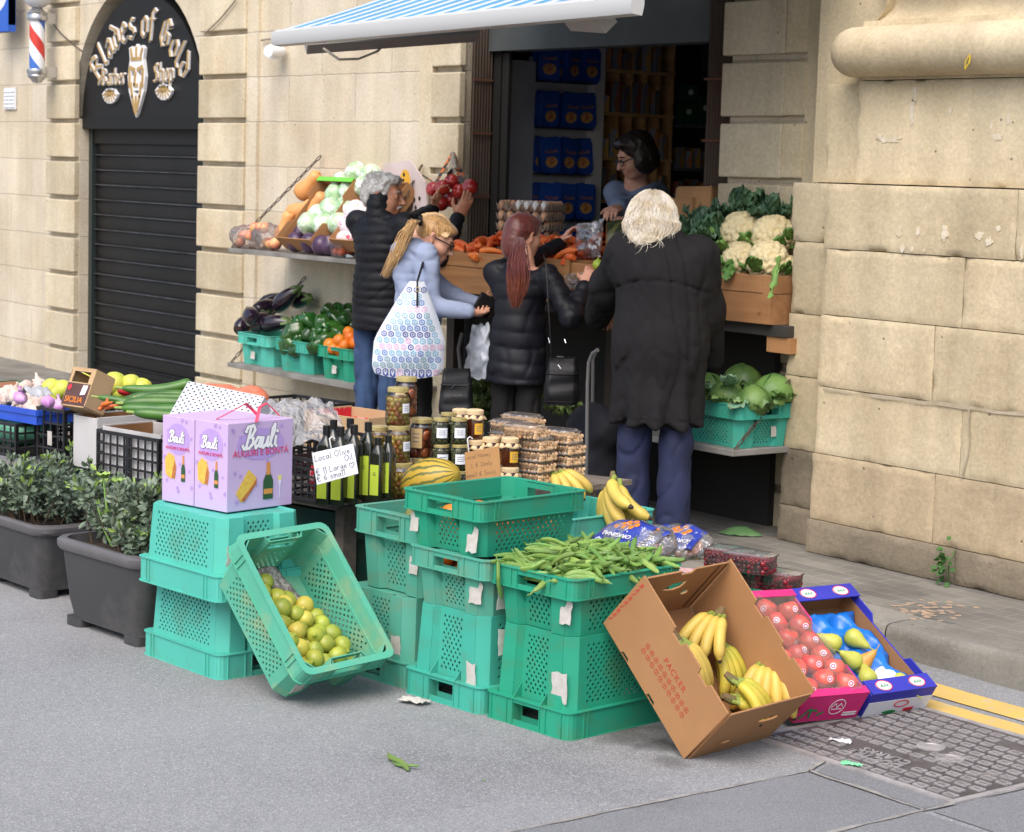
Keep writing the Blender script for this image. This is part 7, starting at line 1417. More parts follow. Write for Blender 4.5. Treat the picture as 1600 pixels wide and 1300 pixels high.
for k,(px,py,y,hang)in enumerate(((1218,400,6.42,1),(1143,405,6.42,1),(1128,395,6.46,0),(1238,375,6.62,0),(1180,420,6.43,0))):
 p=AY(px,py,y+.20);mb=MB();leafmesh(mb,p,(.1,-.25,-1)if hang else(.4,-.5,.3),.20 if hang and k==0 else .11,.018 if k==0 else .04,.1,k*3,up=(0,-1,0)if hang else(0,0,1));tag(solid(mb.build('loose_leaf',M_clf),.0015),('long pale leaf hanging over the front of the cauliflower box','short leaf hanging over the box beside the old woman','green leaf at the left of the cauliflowers','leaf sticking up at the right corner of the box','leaf lying between the front cauliflowers')[k],'leaf','cauliflower leaves')
def leafy(name,label,px,py,y,n,L,W,m,seed,cat='greens',group='kale heads behind the cauliflowers',flat=.5):
 p=AY(px,py,y);g=random.Random(seed);mb=MB()
 for k in range(n):a=g.uniform(0,6.28);leafmesh(mb,(p.x+g.gauss(0,.03),p.y+g.gauss(0,.03),p.z+g.gauss(0,.02)),(math.cos(a),math.sin(a),g.uniform(.1,1.2)*flat+.1),L*g.uniform(.7,1.2),W*g.uniform(.7,1.2),g.uniform(-.3,.5),k+seed*10,ruff=.045)
 return tag(solid(mb.build(name,m,ang=80),.0015),label,cat,group)
for k,(px,py,y,n,lb)in enumerate(((1100,365,6.74,12,'dark kale leaves just right of the old woman'),(1135,352,6.86,13,'dark kale behind the left cauliflowers'),(1170,338,6.90,13,'highest dark kale against the pillar'),(1110,400,6.70,11,'kale leaves low beside the old woman'),(1085,378,6.62,10,'kale partly hidden by the old woman\'s shoulder'),(1200,345,6.90,11,'kale behind the right cauliflower'))):leafy('kale',lb,px,py,y,n,.14,.05,M_kale,k)
M_cb=mat('green cabbage',S(106,138,70),S(70,104,52),sc=9,rough=.5,bump=.25,bsc=18,rnd=.14)
def cabbage(px,py,y,r,lb,seed):
 r*=.88;p=AY(px,py,y);mb=MB().at(T(*p));mb.sph((0,0,0),r*.9,20,14)
 for k in range(5):a=k*1.26+seed;leafmesh(mb,(r*.55*math.cos(a),r*.55*math.sin(a),-r*.5),(math.cos(a)*.8,math.sin(a)*.8,.75),r*1.5,r*.62,-.25,k+seed*7,ruff=.035)
 for k in range(9):
  a=k*2.4+seed;tl=.5+.5*(k%3)/2
  def f(u,v,a=a,k=k,tl=tl):th=(u-.5)*2.2;ph=-.3+v*1.9;rr=r*(1+.03*k*.5+.12*v*v*(k>4)+.05*noise.noise((u*5,v*5,k+seed))+.012*math.cos(u*26)*v);return(rr*math.cos(ph)*math.cos(a+th),rr*math.cos(ph)*math.sin(a+th),rr*math.sin(ph)*.9)
  mb.grid(f,10,10)
 tag(mb.build('cabbage',M_cb,ang=60),lb,'cabbage','green cabbages on the low shelf')
cp=AY(1152,704,6.40);crate(T(cp.x-.235,6.40+.18,rz_+.001)@RZ(-.04),.195,M_mid,'teal crate of green cabbages on the low right shelf',[('S+',.05,.07,.03,.05)],L=.50,W=.36,group='crates on the wall shelf')
for k,(px,py,y,r,lb)in enumerate(((1135,622,6.48,.085,'green cabbage in the middle of the teal crate under a loose leaf'),(1178,630,6.52,.085,'pale green cabbage at the front of the teal crate'),(1208,616,6.66,.10,'large cabbage at the right behind the chain'),(1108,610,6.62,.085,'cabbage at the left of the crate beside the old woman'),(1160,600,6.74,.10,'dark cabbage at the back of the low shelf'),(1088,628,6.5,.08,'cabbage half hidden behind the old woman\'s coat'))):cabbage(px,py,y,r,lb,k)
for px,py,d in((1140,602,(.6,-.6,.25)),(1120,606,(-.6,-.6,.1)),(1164,622,(.2,-.8,-.5))):mb=MB();leafmesh(mb,AY(px,py,6.46),d,.12,.045,.2,px);tag(solid(mb.build('loose_leaf',mat('blue green leaf',S(128,160,130),S(100,136,108),sc=7,rough=.5,bump=.3,bsc=25)),.0015),'pale blue green cabbage leaf lying on the crate of cabbages','leaf','loose cabbage leaves')
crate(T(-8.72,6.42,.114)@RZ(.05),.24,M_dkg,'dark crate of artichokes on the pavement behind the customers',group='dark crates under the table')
M_art=mat('artichoke leaf',S(112,136,70),S(84,108,58),sc=8,rough=.6,rnd=.2,dirt=S(120,70,60),dsc=14,dlo=.64,dhi=.7)
for k,(px,py)in enumerate(((738,605),(755,612),(742,630),(762,632),(748,648),(768,606),(730,640),(885,640),(872,632))):leafy('artichoke','green artichoke head between the blonde and the red haired woman' if px<800 else 'green leafy head beside the shopping trolley',px,py,6.32,14,.06,.022,M_art,30+k,'artichoke','artichokes behind the customers',1.4)
M_gd=mat('grey metal door',S(176,178,186),S(160,162,170),sc=3,rough=.55);X0=-9.92
DD=empty('metal_door',(X0,7.45,.22));tag(DD,'plain grey metal door leaf just inside the shop','door');MB().box((-.04,-.13,0),(0,.17,2.17)).build('door_leaf',M_gd,DD,smooth=False);MB().box((0.0005,-.10,1.10),(.012,-.03,1.15)).build('latch',M_blk,DD,smooth=False)
PR=empty('display_rack',(X0,7.83,.22));tag(PR,'tall wire rack of blue pasta packets inside the shop','rack');MB().box((-.05,-.23,0),(-.03,.21,2.2)).build('back_panel',M_gd,PR,smooth=False);mb=MB()
for z in(.98,1.25,1.52,1.79,2.06):mb.box((-.03,-.21,z-.005),(.06,.20,z));
mb.build('wire_shelf',M_blk,PR,smooth=False)
M_pb=mat('blue pasta bag',S(40,84,180),S(28,66,150),sc=4,rough=.3);M_pw=mat('bag picture',S(206,160,96),S(150,70,50),sc=40,rough=.5)
PKT=empty('pasta_packet');tag(PKT,'blue packet of pasta with a round picture','packet','pasta packets on the rack')
mb=MB();mb.loft([[(.00,-.062,0),(.012,-.062,0),(.012,.062,0),(.0,.062,0)],[(-.012,-.066,.03),(.03,-.066,.03),(.03,.066,.03),(-.012,.066,.03)],[(-.010,-.066,.18),(.026,-.066,.18),(.026,.066,.18),(-.010,.066,.18)],[(.005,-.064,.215),(.009,-.064,.215),(.009,.064,.215),(.005,.064,.215)]][:]);mb.build('bag_body',M_pb,PKT)
mb=MB().at(T(.0315,0,.07)@RZ(PI/2)@RX(PI/2));mb.plate(ov(0,0,.042,.034),(),.0015);mb.build('round_picture',M_pw,PKT,smooth=False);mb=MB().at(T(.0315,0,.13)@RZ(PI/2)@RX(PI/2));strokes(mb,[[(-.04+q*.011,-.008+.004*(q%2)),(-.034+q*.011,.012-.005*(q%3))]for q in range(8)],.005,th=.0008);mb.build('bag_lettering',M_pw,PKT,smooth=False)
for r_ in range(5):
 for c_ in range(3):
  for d_ in range(2):put(PKT,T(X0-.02+.035*d_+.01*rng.normal(),7.69+c_*.145+.012*d_+.008*rng.normal(),.22+(.98,1.25,1.52,1.79,2.06)[r_])@RX(.09*rng.normal())@RY(.06*rng.normal()+.05)@RZ(.2*rng.normal()),'blue packet of pasta with a round picture on the inside rack')
BLD2=bpart('white_post',MB().box((X0-.06,8.05,.2),(X0+.02,8.13,2.5)),mat('white post paint',S(216,216,220),rough=.5))
M_cub=mat('cubby wood',S(200,160,108),S(176,136,92),sc=5,rough=.7,stretch=(1,1,4));CU=empty('cubby_shelf',(X0-.15,8.45,.22));tag(CU,'wooden pigeonhole shelf on the inside wall of the shop','shelf')
mb=MB()
for z in(1.37,1.63,1.90,2.16,2.40):mb.box((-.16,-.30,z-.02),(.14,.27,z))
mb.build('board',M_cub,CU,smooth=False);mb=MB()
for y in(-.30,-.19,-.08,.03,.14,.25):mb.box((-.16,y,1.35),(.13,y+.02,2.46))
mb.build('divider',M_cub,CU,smooth=False);MB().box((-.19,-.3,1.3),(-.165,.27,2.5)).build('back_panel',M_dkw,CU,smooth=False)
M_yg=mat('yellow packets',S(170,160,50),S(90,120,40),sc=30,rough=.4)
for k in range(5):tag(MB().box((X0-.2,8.20+k*.10,1.852),(X0-.06,8.28+k*.10,1.95+.02*(k%2))).build('packet',M_yg,smooth=False),'yellow and green packet in the wooden pigeonholes','packet','packets in the pigeonholes')
M_mix=mat('mixed packaging',S(170,120,70),S(120,130,150),sc=14,rough=.45,rnd=.5,ramp=(.45,.55));mx0=None
for k in range(26):
 z=(.22+1.37,.22+1.63,.22+1.90,.22+2.16)[k%4];y=8.17+(k//4)*.078+.01*rng.random();h=.09+.10*rng.random()
 if mx0 is None:mx0=MB().box((-.05,-.03,0),(.05,.03,.1)).build('packet',M_mix,smooth=False);tag(mx0,'small coloured packet in the wooden pigeonholes','packet','mixed packets in the pigeonholes')
 put(mx0,T(X0-.06,y,z+.001)@RZ(.2*rng.normal())@SCL(1,1,h/.1))
for k in range(20):
 z=(.22+1.12,.22+1.58,.22+1.36)[k%3];y=8.79+(k//3)*.066;put(mx0,T(X0-.05,y,z+.001)@RZ(.2*rng.normal())@SCL(1,.9,.8+rng.random()*.8),'small coloured packet on the dark shelf at the back of the shop')['group']='mixed packets on the dark shelf'
D2=empty('store_shelf',(X0-.15,8.9,.22));tag(D2,'dark metal shelf with green cartons at the right inside the shop','shelf');mb=MB()
for z in(1.12,1.36,1.58,1.85):mb.box((-.16,-.14,z-.02),(.14,.3,z))
mb.box((-.17,.31,.2),(.14,.33,2.4));mb.build('shelf_board',mat('dark steel shelf',S(90,90,110),rough=.5),D2,smooth=False)
M_gb=mat('green box print',S(24,92,60),S(18,76,50),sc=4,rough=.5)
for k,(y,z,h,w)in enumerate(((8.79,2.07,.13,.12),(8.93,2.07,.18,.12),(9.06,2.07,.22,.12),(8.80,2.21,.1,.12))):
 o=tag(MB().box((X0-.28,y,z+.001),(X0-.02,y+w,z+h)).build('green_carton',M_gb,smooth=False),('green carton lowest at the left of the dark shelf','green carton in the middle of the dark shelf','tallest green carton at the right of the dark shelf','green carton stacked on another on the dark shelf')[k],'carton','green cartons');mb=MB().at(T(X0-.019,y+w/2,z+h*.6)@RZ(PI/2)@RX(PI/2));mb.plate(ov(0,0,.022,.018),(),.001);mb.build('white_logo',M_oval,o,smooth=False)
mb=MB()
for k in range(6):mb.sph((X0-.12,8.85+(k%3)*.09,1.36+(k//3)*.06),(.1,.06,.035),12,8)
tag(mb.build('folded_cloths',mat('white cloth',S(206,204,216),S(186,184,200),sc=9,rough=.9)),'heap of folded white cloths on the dark shelf','cloth')
tag(MB().box((X0-.2,8.82,1.581),(X0-.03,8.98,1.68)).build('label_box',M_whtc,smooth=False),'white box with a red stripe above the cloths','box')
tag(MB().box((X0-.2,8.16,1.20),(X0+.03,9.2,1.26)).build('white_counter',mat('pale steel top',S(150,154,168),rough=.4),smooth=False),'pale steel worktop along the inside wall','worktop')
M_paper=mat('brown paper bag',S(168,126,84),S(150,110,72),sc=5,rough=.8)
for px,py,y,h,lb in((1062,350,6.95,.20,'open brown paper bag on the counter behind the old woman'),(1090,345,7.0,.24,'taller brown paper bag beside the shutter')):
 p=AY(px,py,y);mb=MB().at(T(p.x,p.y,p.z-.08)@RZ(.4));lp=[[(x*(1+.1*noise.noise((x*30,y2*30,z*9))),y2+.012*noise.noise((x*30,z*20,3)),z+(.04*noise.noise((x*25,y2*25,8))if z>h*.9 else 0))for x,y2,_ in rrect(.20,.12,.02,4)]for z in(0,h*.3,h*.6,h*.8,h)];mb.loft(lp,True,True,False);tag(solid(mb.build('paper_bag',M_paper,ang=40),.001),lb,'bag','brown paper bags')
V=Vector
M_skin=mat('skin',S(214,164,138),S(200,142,118),sc=22,rough=.5,sss=.12,bump=.1,bsc=200,bdist=.001)
M_skint=mat('tanned skin',S(192,138,108),S(172,114,86),sc=22,rough=.5,sss=.1,bump=.15,bsc=160,bdist=.001)
def ik(a,b,l1,l2,pole):
 d=(b-a).length;d=min(d,(l1+l2)*.999);x=(l1*l1-l2*l2+d*d)/(2*d);h=math.sqrt(max(0,l1*l1-x*x));n=(b-a).normalized();p=V(pole);p=(p-n*p.dot(n)).normalized();return a+n*x+p*h
class Person:
 def __init__(s,name_label,base,face,h,lean=0):
  s.M=T(*base)@RZ(math.atan2(-face[0],face[1]));s.Mi=s.M.inverted();s.k=h/1.70
  s.e=empty('person',mw=s.M);tag(s.e,name_label,'person');s.lean=lean;s.sk=SDF();k=s.k
  L=lambda x,y,z:V((x*k,(y+lean*max(0,z-.95))*k,z*k))
  s.L=L;s.hip=L(0,0,.93);s.chest=L(0,.0,1.24);s.neck=L(0,-.01,1.44)
 def loc(s,w):return s.Mi@V(w)
 def legs(s,stance=.095,fwd=(0,0)):
  s.leg=[]
  for i,sx in enumerate((-1,1)):
   h=s.L(sx*.08,0,.90);kn=s.L(sx*stance,fwd[i]*.6+.01,.48);an=s.L(sx*stance,fwd[i],.08);s.leg.append((h,kn,an));k=s.k
   s.sk.cap(h,kn,.066*k,.052*k,.03);s.sk.cap(kn,an,.050*k,.036*k,.02);s.sk.cap(an-V((0,.03,.04))*k,an+V((0,.14,-.045))*k,.034*k,.028*k,.02)
 def torso(s):
  k=s.k;L=s.L;S_=s.sk;f=((0,1,0),1.35)
  S_.cap(L(-.05,0,.95),L(.05,0,.95),.10*k,None,.04,f);S_.cap(L(0,0,1.0),L(0,0,1.22),.105*k,.12*k,.04,f);S_.cap(L(-.10,-.005,1.33),L(.10,-.005,1.33),.085*k,None,.05,f)
  S_.cap(L(0,-.02,1.36),L(0,0,1.50),.058*k,.05*k,.03)
 def arm(s,side,wrist,pole,hand_d,palm_n,curl=.5,thumb=.4,spread=.0,open_=None,l1=.29,l2=.25):
  k=s.k;sh=s.L(side*.175,-.005,1.375);w=s.loc(wrist);el=ik(sh,w,l1*k,l2*k,s.M.inverted().to_3x3()@V(pole));S_=s.sk
  w=el+(w-el).normalized()*min((w-el).length,l2*k*1.15)
  S_.cap(sh,el,.050*k,.040*k,.03);S_.cap(el,w,.038*k,.026*k,.02);R3_=s.M.inverted().to_3x3()
  d=(R3_@V(hand_d)).normalized();n=R3_@V(palm_n);n=(n-d*n.dot(d)).normalized();t=n.cross(d)*(1 if side>0 else-1)*-1
  hk=.95*k;S_.cap(w,w+d*.03*hk,.024*hk,.03*hk,.012,(tuple(n),1.5));S_.cap(w+d*.03*hk,w+d*.072*hk,.036*hk,.037*hk,.012,(tuple(n),1.9))
  for i,(o,ln)in enumerate(((.027,.074),(.009,.082),(-.010,.077),(-.028,.060))):
   p=w+d*(.092-abs(i-1.2)*.004)*hk+t*o*hk;a=0;dd=(d+t*(o*4)*(.35+spread)).normalized()
   for seg,(fr,r0,r1)in enumerate(((.42,.0094,.0086),(.32,.0086,.0078),(.26,.0078,.0066))):
    a+=curl*(.55,.9,.6)[seg]*(1+.12*i);q=p+(dd*math.cos(a)+n*math.sin(a))*ln*fr*hk;S_.cap(p,q,r0*hk,r1*hk,.0045);p=q
  p=w+d*.026*hk+t*.028*hk;q=p+(d*.55+t*.75+n*.35*thumb*2).normalized()*.042*hk;r=q+(d*.85+t*.25+n*thumb).normalized()*.034*hk;S_.cap(p,q,.015*hk,.0105*hk,.012);S_.cap(q,r,.0105*hk,.008*hk,.004)
  s.__dict__['arm%d'%side]=(sh,el,w,d);return w
 def head(s,c,f,u=(0,0,1),sc=1.0,nose=1.0):
  R3_=s.M.inverted().to_3x3();s.hf=f=(R3_@V(f)).normalized();u=R3_@V(u);s.hu=u=(u-f*u.dot(f)).normalized();s.hr=r=f.cross(u);s.hc=c=s.loc(c);q=s.k*sc*.98;s.hq=q
  P=s.P=lambda x,y,z:c+(r*x+f*y+u*z)*q
  ro=Matrix((r,f,u)).transposed().to_4x4();s.hro=ro;S_=s.sk;E=lambda p,rr,k=.02,sub=False:S_.ell(P(*p),[a*q for a in rr],k,ro,sub)
  E((0,-.015,.03),(.074,.094,.085));E((0,.028,-.035),(.060,.066,.082),.03);E((0,.052,-.098),(.030,.034,.026),.03);E((-.036,.052,-.032),(.028,.032,.032));E((.036,.052,-.032),(.028,.032,.032))
  S_.cap(P(-.032,.076,.024),P(.032,.076,.024),.013*q,None,.018);S_.cap(P(0,.088,.012),P(0,.108+.008*nose,-.032),.008*q,.0125*q,.012);E((-.011,.098,-.036),(.009,.011,.008),.008);E((.011,.098,-.036),(.009,.011,.008),.008)
  for x in(-.031,.031):E((x,.098,.002),(.017,.014,.010),.012,True);E((x,.080,.003),(.0125,.0125,.0115),.003)
  S_.cap(P(-.017,.088,-.064),P(.017,.088,-.064),.0085*q,None,.008);S_.cap(P(-.014,.086,-.075),P(.014,.086,-.075),.0085*q,None,.008);E((0,.102,-.0695),(.02,.010,.0018),.004,True)
  for x in(-1,1):S_.cap(P(x*.073,-.006,-.028),P(x*.079,-.016,.016),.010*q,.014*q,.008);E((x*.086,-.004,.0),(.006,.009,.014),.005,True)
  S_.cap(P(0,-.03,-.06),s.neck,.050*q,.056*s.k,.03);S_.cap(s.neck,s.L(0,-.01,1.36),.056*s.k,.07*s.k,.04)
 def skin(s,m,h=.0054):o=link('body',s.sk.mesh('body',h),m,s.e);smooth(o,2,.5);return o
 def part(s,name,me,m):o=link(name,me,m,s.e);return o
 def face_bits(s,brow,iris=True,glasses=None):
  mb=MB();P=s.P;q=s.hq
  for x in(-1,1):mb.tube([P(x*.012,.092,.026),P(x*.03,.094,.031),P(x*.048,.078,.024)],[.004*q,.005*q,.003*q],6)
  s.part('eyebrow',mb.mesh('brow'),brow);mb=MB()
  for x in(-1,1):mb.sph(tuple(P(x*.031,.0905,.002)),.0055*q,8,6)
  s.part('eye',mb.mesh('eye'),mat('dark eye',S(40,30,26),rough=.2));mb=MB();mb.tube([P(-.019,.093,-.068),P(0,.098,-.066),P(.019,.093,-.068)],[.002*q,.005*q,.002*q],6);s.part('lips',mb.mesh('lips'),mat('lips',S(164,96,88),rough=.45))
  if glasses:
   mb=MB()
   for x in(-1,1):
    mb.tube([P(x*.032+.024*math.cos(t),.104-abs(.02*math.cos(t))*.2,.0+.018*math.sin(t))for t in[2*PI*i/14 for i in range(15)]],.0032*q,6,cap=False);mb.tube([P(x*.056,.100,.006),P(x*.074,.06,.008),P(x*.080,.0,.006)],.0035*q,6)
   mb.tube([P(-.009,.106,.003),P(.009,.106,.003)],.003*q,6);g=s.part('glasses',mb.mesh('gl'),glasses);mb=MB()
   for x in(-1,1):mb.add([P(x*.032+.022*math.cos(2*PI*i/14),.102,.017*math.sin(2*PI*i/14))for i in range(14)],[tuple(range(14))])
   s.part('lens',mb.mesh('ln',False),film('spectacle lens',tint=(.6,.6,.62,1),diff=.02))
def ridges(segs,p,A,folds,seed,fr=14):
 sg=[(np.array(a,float),np.array(b,float))for a,b in segs]
 def f(P):
  best=np.full(len(P),9.0);co=np.zeros(len(P))
  for a,b in sg:
   ba=b-a;L=np.linalg.norm(ba);t=np.clip((P-a)@ba/(L*L),-.3,1.3);d=np.linalg.norm(P-a-t[:,None]*ba,axis=1)-(.07 if abs(ba[2])>.9*L and L>.35 else 0);m=d<best;best[m]=d[m];co[m]=t[m]*L
  w=np.abs(np.sin(PI*(co+.012*fold(P,seed+1,9,3))/p));return A*(1-w**.45)-folds*fold(P,seed,fr,6)+crease(P,seed,16,.004)
 return f
def crease(P,seed,fr,A):return A*np.exp(-(fold(P,seed+50,fr,3)/.13)**2)
def strands(mb,n,fn,r=.0016,sides=3):
 for i in range(n):mb.tube(fn(i),[r*.8,r,r,r*.9,r*.35][:5]if len(fn(0))==5 else r,sides,cap=False)
M_navy=mat('black navy padded nylon',S(22,23,30),S(16,17,22),sc=5,rough=.6,spec=.28,bump=.25,bsc=60);M_navy2=mat('navy padded nylon',S(22,23,32),S(16,17,24),sc=5,rough=.55,spec=.3,bump=.2,bsc=60);M_jean=mat('blue denim',S(58,84,122),S(42,62,98),sc=7,rough=.9,bump=.3,bsc=220,bdist=.001,stretch=(1,1,.35));M_blkc=mat('black trousers',S(20,19,21),S(15,15,16),sc=5,rough=.85);M_navt=mat('navy trousers',S(36,45,80),S(27,34,62),sc=6,rough=.85,bump=.2,bsc=150);M_shoe=mat('dark shoe',S(26,25,25),rough=.6)
M_coat=mat('charcoal coat cloth',S(30,29,31),S(24,23,25),sc=4,rough=.85,spec=.25,bump=.25,bsc=150,bdist=.001);M_hood=mat('pale blue grey jersey',S(156,168,196),S(142,154,182),sc=5,rough=.95,bump=.3,bsc=240,bdist=.001)
def trousers(p,m,w=1.0,hem=.10,seed=3,flare=1.0):
 s=SDF();k=p.k;s.cap(p.L(-.05,0,.95),p.L(.05,0,.95),.112*k,None,.04,((0,1,0),1.25))
 for h,kn,an in p.leg:s.cap(h,kn,.083*k*w,.070*k*w,.025);s.cap(kn,an+V((0,0,.03)),.072*k*w,.060*k*w*flare,.02)
 s.cut((0,0,-1),-hem*k);s.cut((0,0,1),1.04*k);o=p.part('trousers',s.mesh('trousers',.010,lambda P:-.005*fold(P,seed,22,6)-.005*fold(P*np.array([1,1,.35]),seed+2,26,5)+crease(P*np.array([1,1,.5]),seed,20,.009)),m);smooth(o,1)
 mb=SDF()
 for h,kn,an in p.leg:mb.cap(an+V((0,-.035,-.035))*k,an+V((0,.15,-.045))*k,.045*k,.036*k,.02)
 p.part('shoes',mb.mesh('shoes',.010),M_shoe)
g=AY(600,262,6.12);man=Person('grey haired man in a dark quilted jacket and jeans reaching up to hanging red apples',(g.x-.01,6.12,.114),(-.22,.97),1.66);man.torso();man.legs()
hc=AY(601,306,6.14);man.head(hc,(.80,.60,-.06),nose=1.3)
man.arm(1,AY(716,338,6.56),(.3,-.1,-1),AY(739,296,6.60)-AY(716,338,6.56),(-.75,.45,.45),curl=.45,thumb=.5,spread=.25,l1=.31,l2=.28);man.arm(-1,AY(680,326,6.62),(-.3,-.1,-1),V((.1,.25,.95)),(.85,.3,.1),curl=.5,thumb=.4,l1=.31,l2=.28)
man.skin(M_skint);man.face_bits(mat('grey brow',S(150,146,140),rough=.8));trousers(man,M_jean,1.0)
s=SDF();k=man.k;L=man.L;f=((0,1,0),1.22)
s.cap(L(0,.01,.86),L(0,.01,1.02),.180*k,.160*k,.05,f);s.cap(L(0,.01,1.02),L(0,0,1.24),.150*k,.158*k,.05,f);s.cap(L(-.115,-.005,1.335),L(.115,-.005,1.335),.086*k,None,.06,f);s.cut((0,0,-1),-.80*k)
for sd in(1,-1):a=getattr(man,'arm%d'%sd);s.cap(a[0],a[1],.070*k,.058*k,.03);s.cap(a[1],a[2]+(a[1]-a[2]).normalized()*.02,.056*k,.044*k,.025)
s.cap(man.neck+V((0,-.012,-.03)),man.neck+V((0,-.008,.045)),.074*k,.070*k,.03)
a1,a2=getattr(man,'arm1'),getattr(man,'arm-1');o=man.part('quilted_jacket',s.mesh('jacket',.0085,ridges([(L(0,0,.6),L(0,0,1.46)),a1[:2],a1[1:3],a2[:2],a2[1:3]],.046,.008,.006,5)),M_navy);smooth(o,1,.5)
M_gh=mat('grey hair',S(206,204,200),S(164,160,154),sc=50,rough=.6,sheen=.3,ramp=(.4,.6));M_ghs=M_gh
def hair_cap(p,ells,m,disp=None,h=.006,name='hair',cuts=()):
 s=SDF();ro=p.hro
 for c,r in ells:s.ell(p.P(*c),[a*p.hq for a in r],.02,ro)
 for c,r in cuts:s.ell(p.P(*c),[a*p.hq for a in r],.012,ro,True)
 return s.mesh(name,h,disp)
me=hair_cap(man,[((0,-.035,.045),(.086,.098,.085)),((0,-.085,.0),(.074,.05,.075)),((0,.03,.088),(.066,.065,.035)),((.066,-.012,.025),(.022,.05,.045)),((-.066,-.012,.025),(.022,.05,.045))],None,lambda P:.007*fold(P,3,75,6)+.004*fold(P,9,170,5),cuts=[((0,.115,.015),(.068,.062,.088)),((.085,.03,-.03),(.03,.04,.03)),((-.085,.03,-.03),(.03,.04,.03)),((.092,-.006,-.012),(.025,.024,.034)),((-.092,-.006,-.012),(.025,.024,.034))])
ho=man.part('hair',me,M_gh);mb=MB();gg=random.Random(4);P=man.P
for i in range(420):
 th=gg.uniform(-2.6,2.6)-PI/2;z=gg.uniform(-.05,.125);q=math.sqrt(max(.05,1-((z-.03)/.11)**2));b=V((.083*q*math.cos(th),-.025+.10*q*math.sin(th),z))
 if b.y>.05 and z<.09:continue
 d=V((gg.gauss(0,.5),-.7,gg.gauss(-.2,.5))).normalized()*gg.uniform(.012,.028);c=b*1.05+d*.5+V((gg.gauss(0,.006),gg.gauss(0,.006),.004));e2=b*1.03+d;mb.tube([P(*b),P(*c),P(*e2)],[.0016,.0014,.0006],3,cap=False)
o=mb.build('hair_strands',M_gh,ho);mb=MB()
for x in(-1,1):mb.tube([P(x*.001,.100,-.052),P(x*.016,.097,-.055),P(x*.028,.088,-.064)],[.006,.007,.003],7)
man.part('moustache',mb.mesh('m'),M_gh)
g=AY(662,400,5.92);bl=Person('blonde woman with a ponytail and dark glasses in a pale blue grey hoodie looking down',(g.x-.05,5.92,.114),(.30,.95),1.50);bl.torso();bl.legs(.085)
bl.head(AY(681,374,5.97),(.62,.66,-.44),(.12,.28,1),sc=1.06)
bl.arm(1,AY(736,487,6.02),(-.3,-.6,-.8),AY(758,492,6.14)-AY(736,487,6.02),(-.1,.4,.9),curl=.55,thumb=.3,l1=.29,l2=.24);bl.arm(-1,AY(752,478,6.22),(-.5,.2,-1),V((.6,-.1,.15)),(.2,-.7,.5),curl=.5,l1=.29,l2=.26)
bl.skin(M_skin);bl.face_bits(mat('fair brow',S(140,108,76),rough=.8),glasses=mat('black spectacle frame',S(26,25,27),rough=.3));trousers(bl,M_blkc,.95)
s=SDF();k=bl.k;L=bl.L
s.cap(L(0,.01,.82),L(0,.01,1.02),.160*k,.148*k,.05,f);s.cap(L(0,.0,1.02),L(0,0,1.24),.148*k,.15*k,.05,f);s.cap(L(-.11,-.005,1.33),L(.11,-.005,1.33),.080*k,None,.06,f);s.cut((0,0,-1),-.80*k)
for sd in(1,-1):a=getattr(bl,'arm%d'%sd);s.cap(a[0],a[1],.070*k,.068*k,.035);s.cap(a[1],a[2]+(a[1]-a[2]).normalized()*.015,.066*k,.042*k,.03)
nk=bl.neck;s.cap(nk+V((-.055,-.05,-.03)),nk+V((.055,-.05,-.03)),.058*k,None,.035);s.cap(nk+V((-.07,-.03,-.02)),nk+V((-.04,.06,-.045)),.045*k,.03,.03);s.cap(nk+V((.07,-.03,-.02)),nk+V((.04,.06,-.045)),.045*k,.03,.03);s.cap(nk+V((0,-.075,-.05)),nk+V((0,-.085,-.16)),.07*k,.04*k,.04)
o=bl.part('hooded_top',s.mesh('hoodie',.009,lambda P:-.009*fold(P,8,17,7)-.003*fold(P,2,45,5)+crease(P,4,13,.008)+crease(P,8,22,.004)),M_hood);smooth(o,1)
M_bld=mat('blonde hair',S(206,164,104),S(150,106,64),sc=30,rough=.5,sheen=.3,stretch=(5,5,.5));M_bldl=mat('light blonde lengths',S(222,188,132),S(190,146,92),sc=34,rough=.45,sheen=.3,stretch=(5,5,.5))
me=hair_cap(bl,[((0,-.025,.042),(.082,.100,.084)),((0,-.075,.02),(.062,.05,.065)),((0,.04,.075),(.064,.055,.036))],None,lambda P:.003*fold(P,5,120,6),cuts=[((0,.115,-.005),(.078,.062,.092)),((.085,.0,-.03),(.03,.045,.034)),((-.085,.0,-.03),(.03,.045,.034)),((0,-.03,-.085),(.1,.09,.05))])
ho=bl.part('hair',me,M_bld);tie=bl.loc(AY(654,345,5.86));mb=MB();gg=random.Random(6);Mi3=bl.Mi
tails=[bl.loc(AY(x,y,5.80))for x,y in((645,348),(634,366),(624,392),(614,412),(603,430))]
for i in range(480):
 oa,ob=gg.gauss(0,.5),gg.gauss(0,.5);pts=[tie+V((oa*.012,ob*.012,0))]
 for j,t in enumerate(tails):w=(.020,.032,.038,.036,.026)[j];pts.append(t+V((oa*w,ob*w*.7,0))+V((gg.gauss(0,.004),gg.gauss(0,.004),gg.gauss(0,.006))))
 if gg.random()<.3:pts=pts[:-1]
 mb.tube(pts,[.0018,.0024,.0026,.0024,.0018,.0006][:len(pts)],4,cap=False)
mb.build('ponytail',M_bldl,ho);mb=MB();mb.tube([tie+V((.02*math.cos(t),.008,.02*math.sin(t)))for t in[i*.7 for i in range(10)]],.008,7);mb.build('hair_tie',M_blkc,ho);mb=MB();P=bl.P
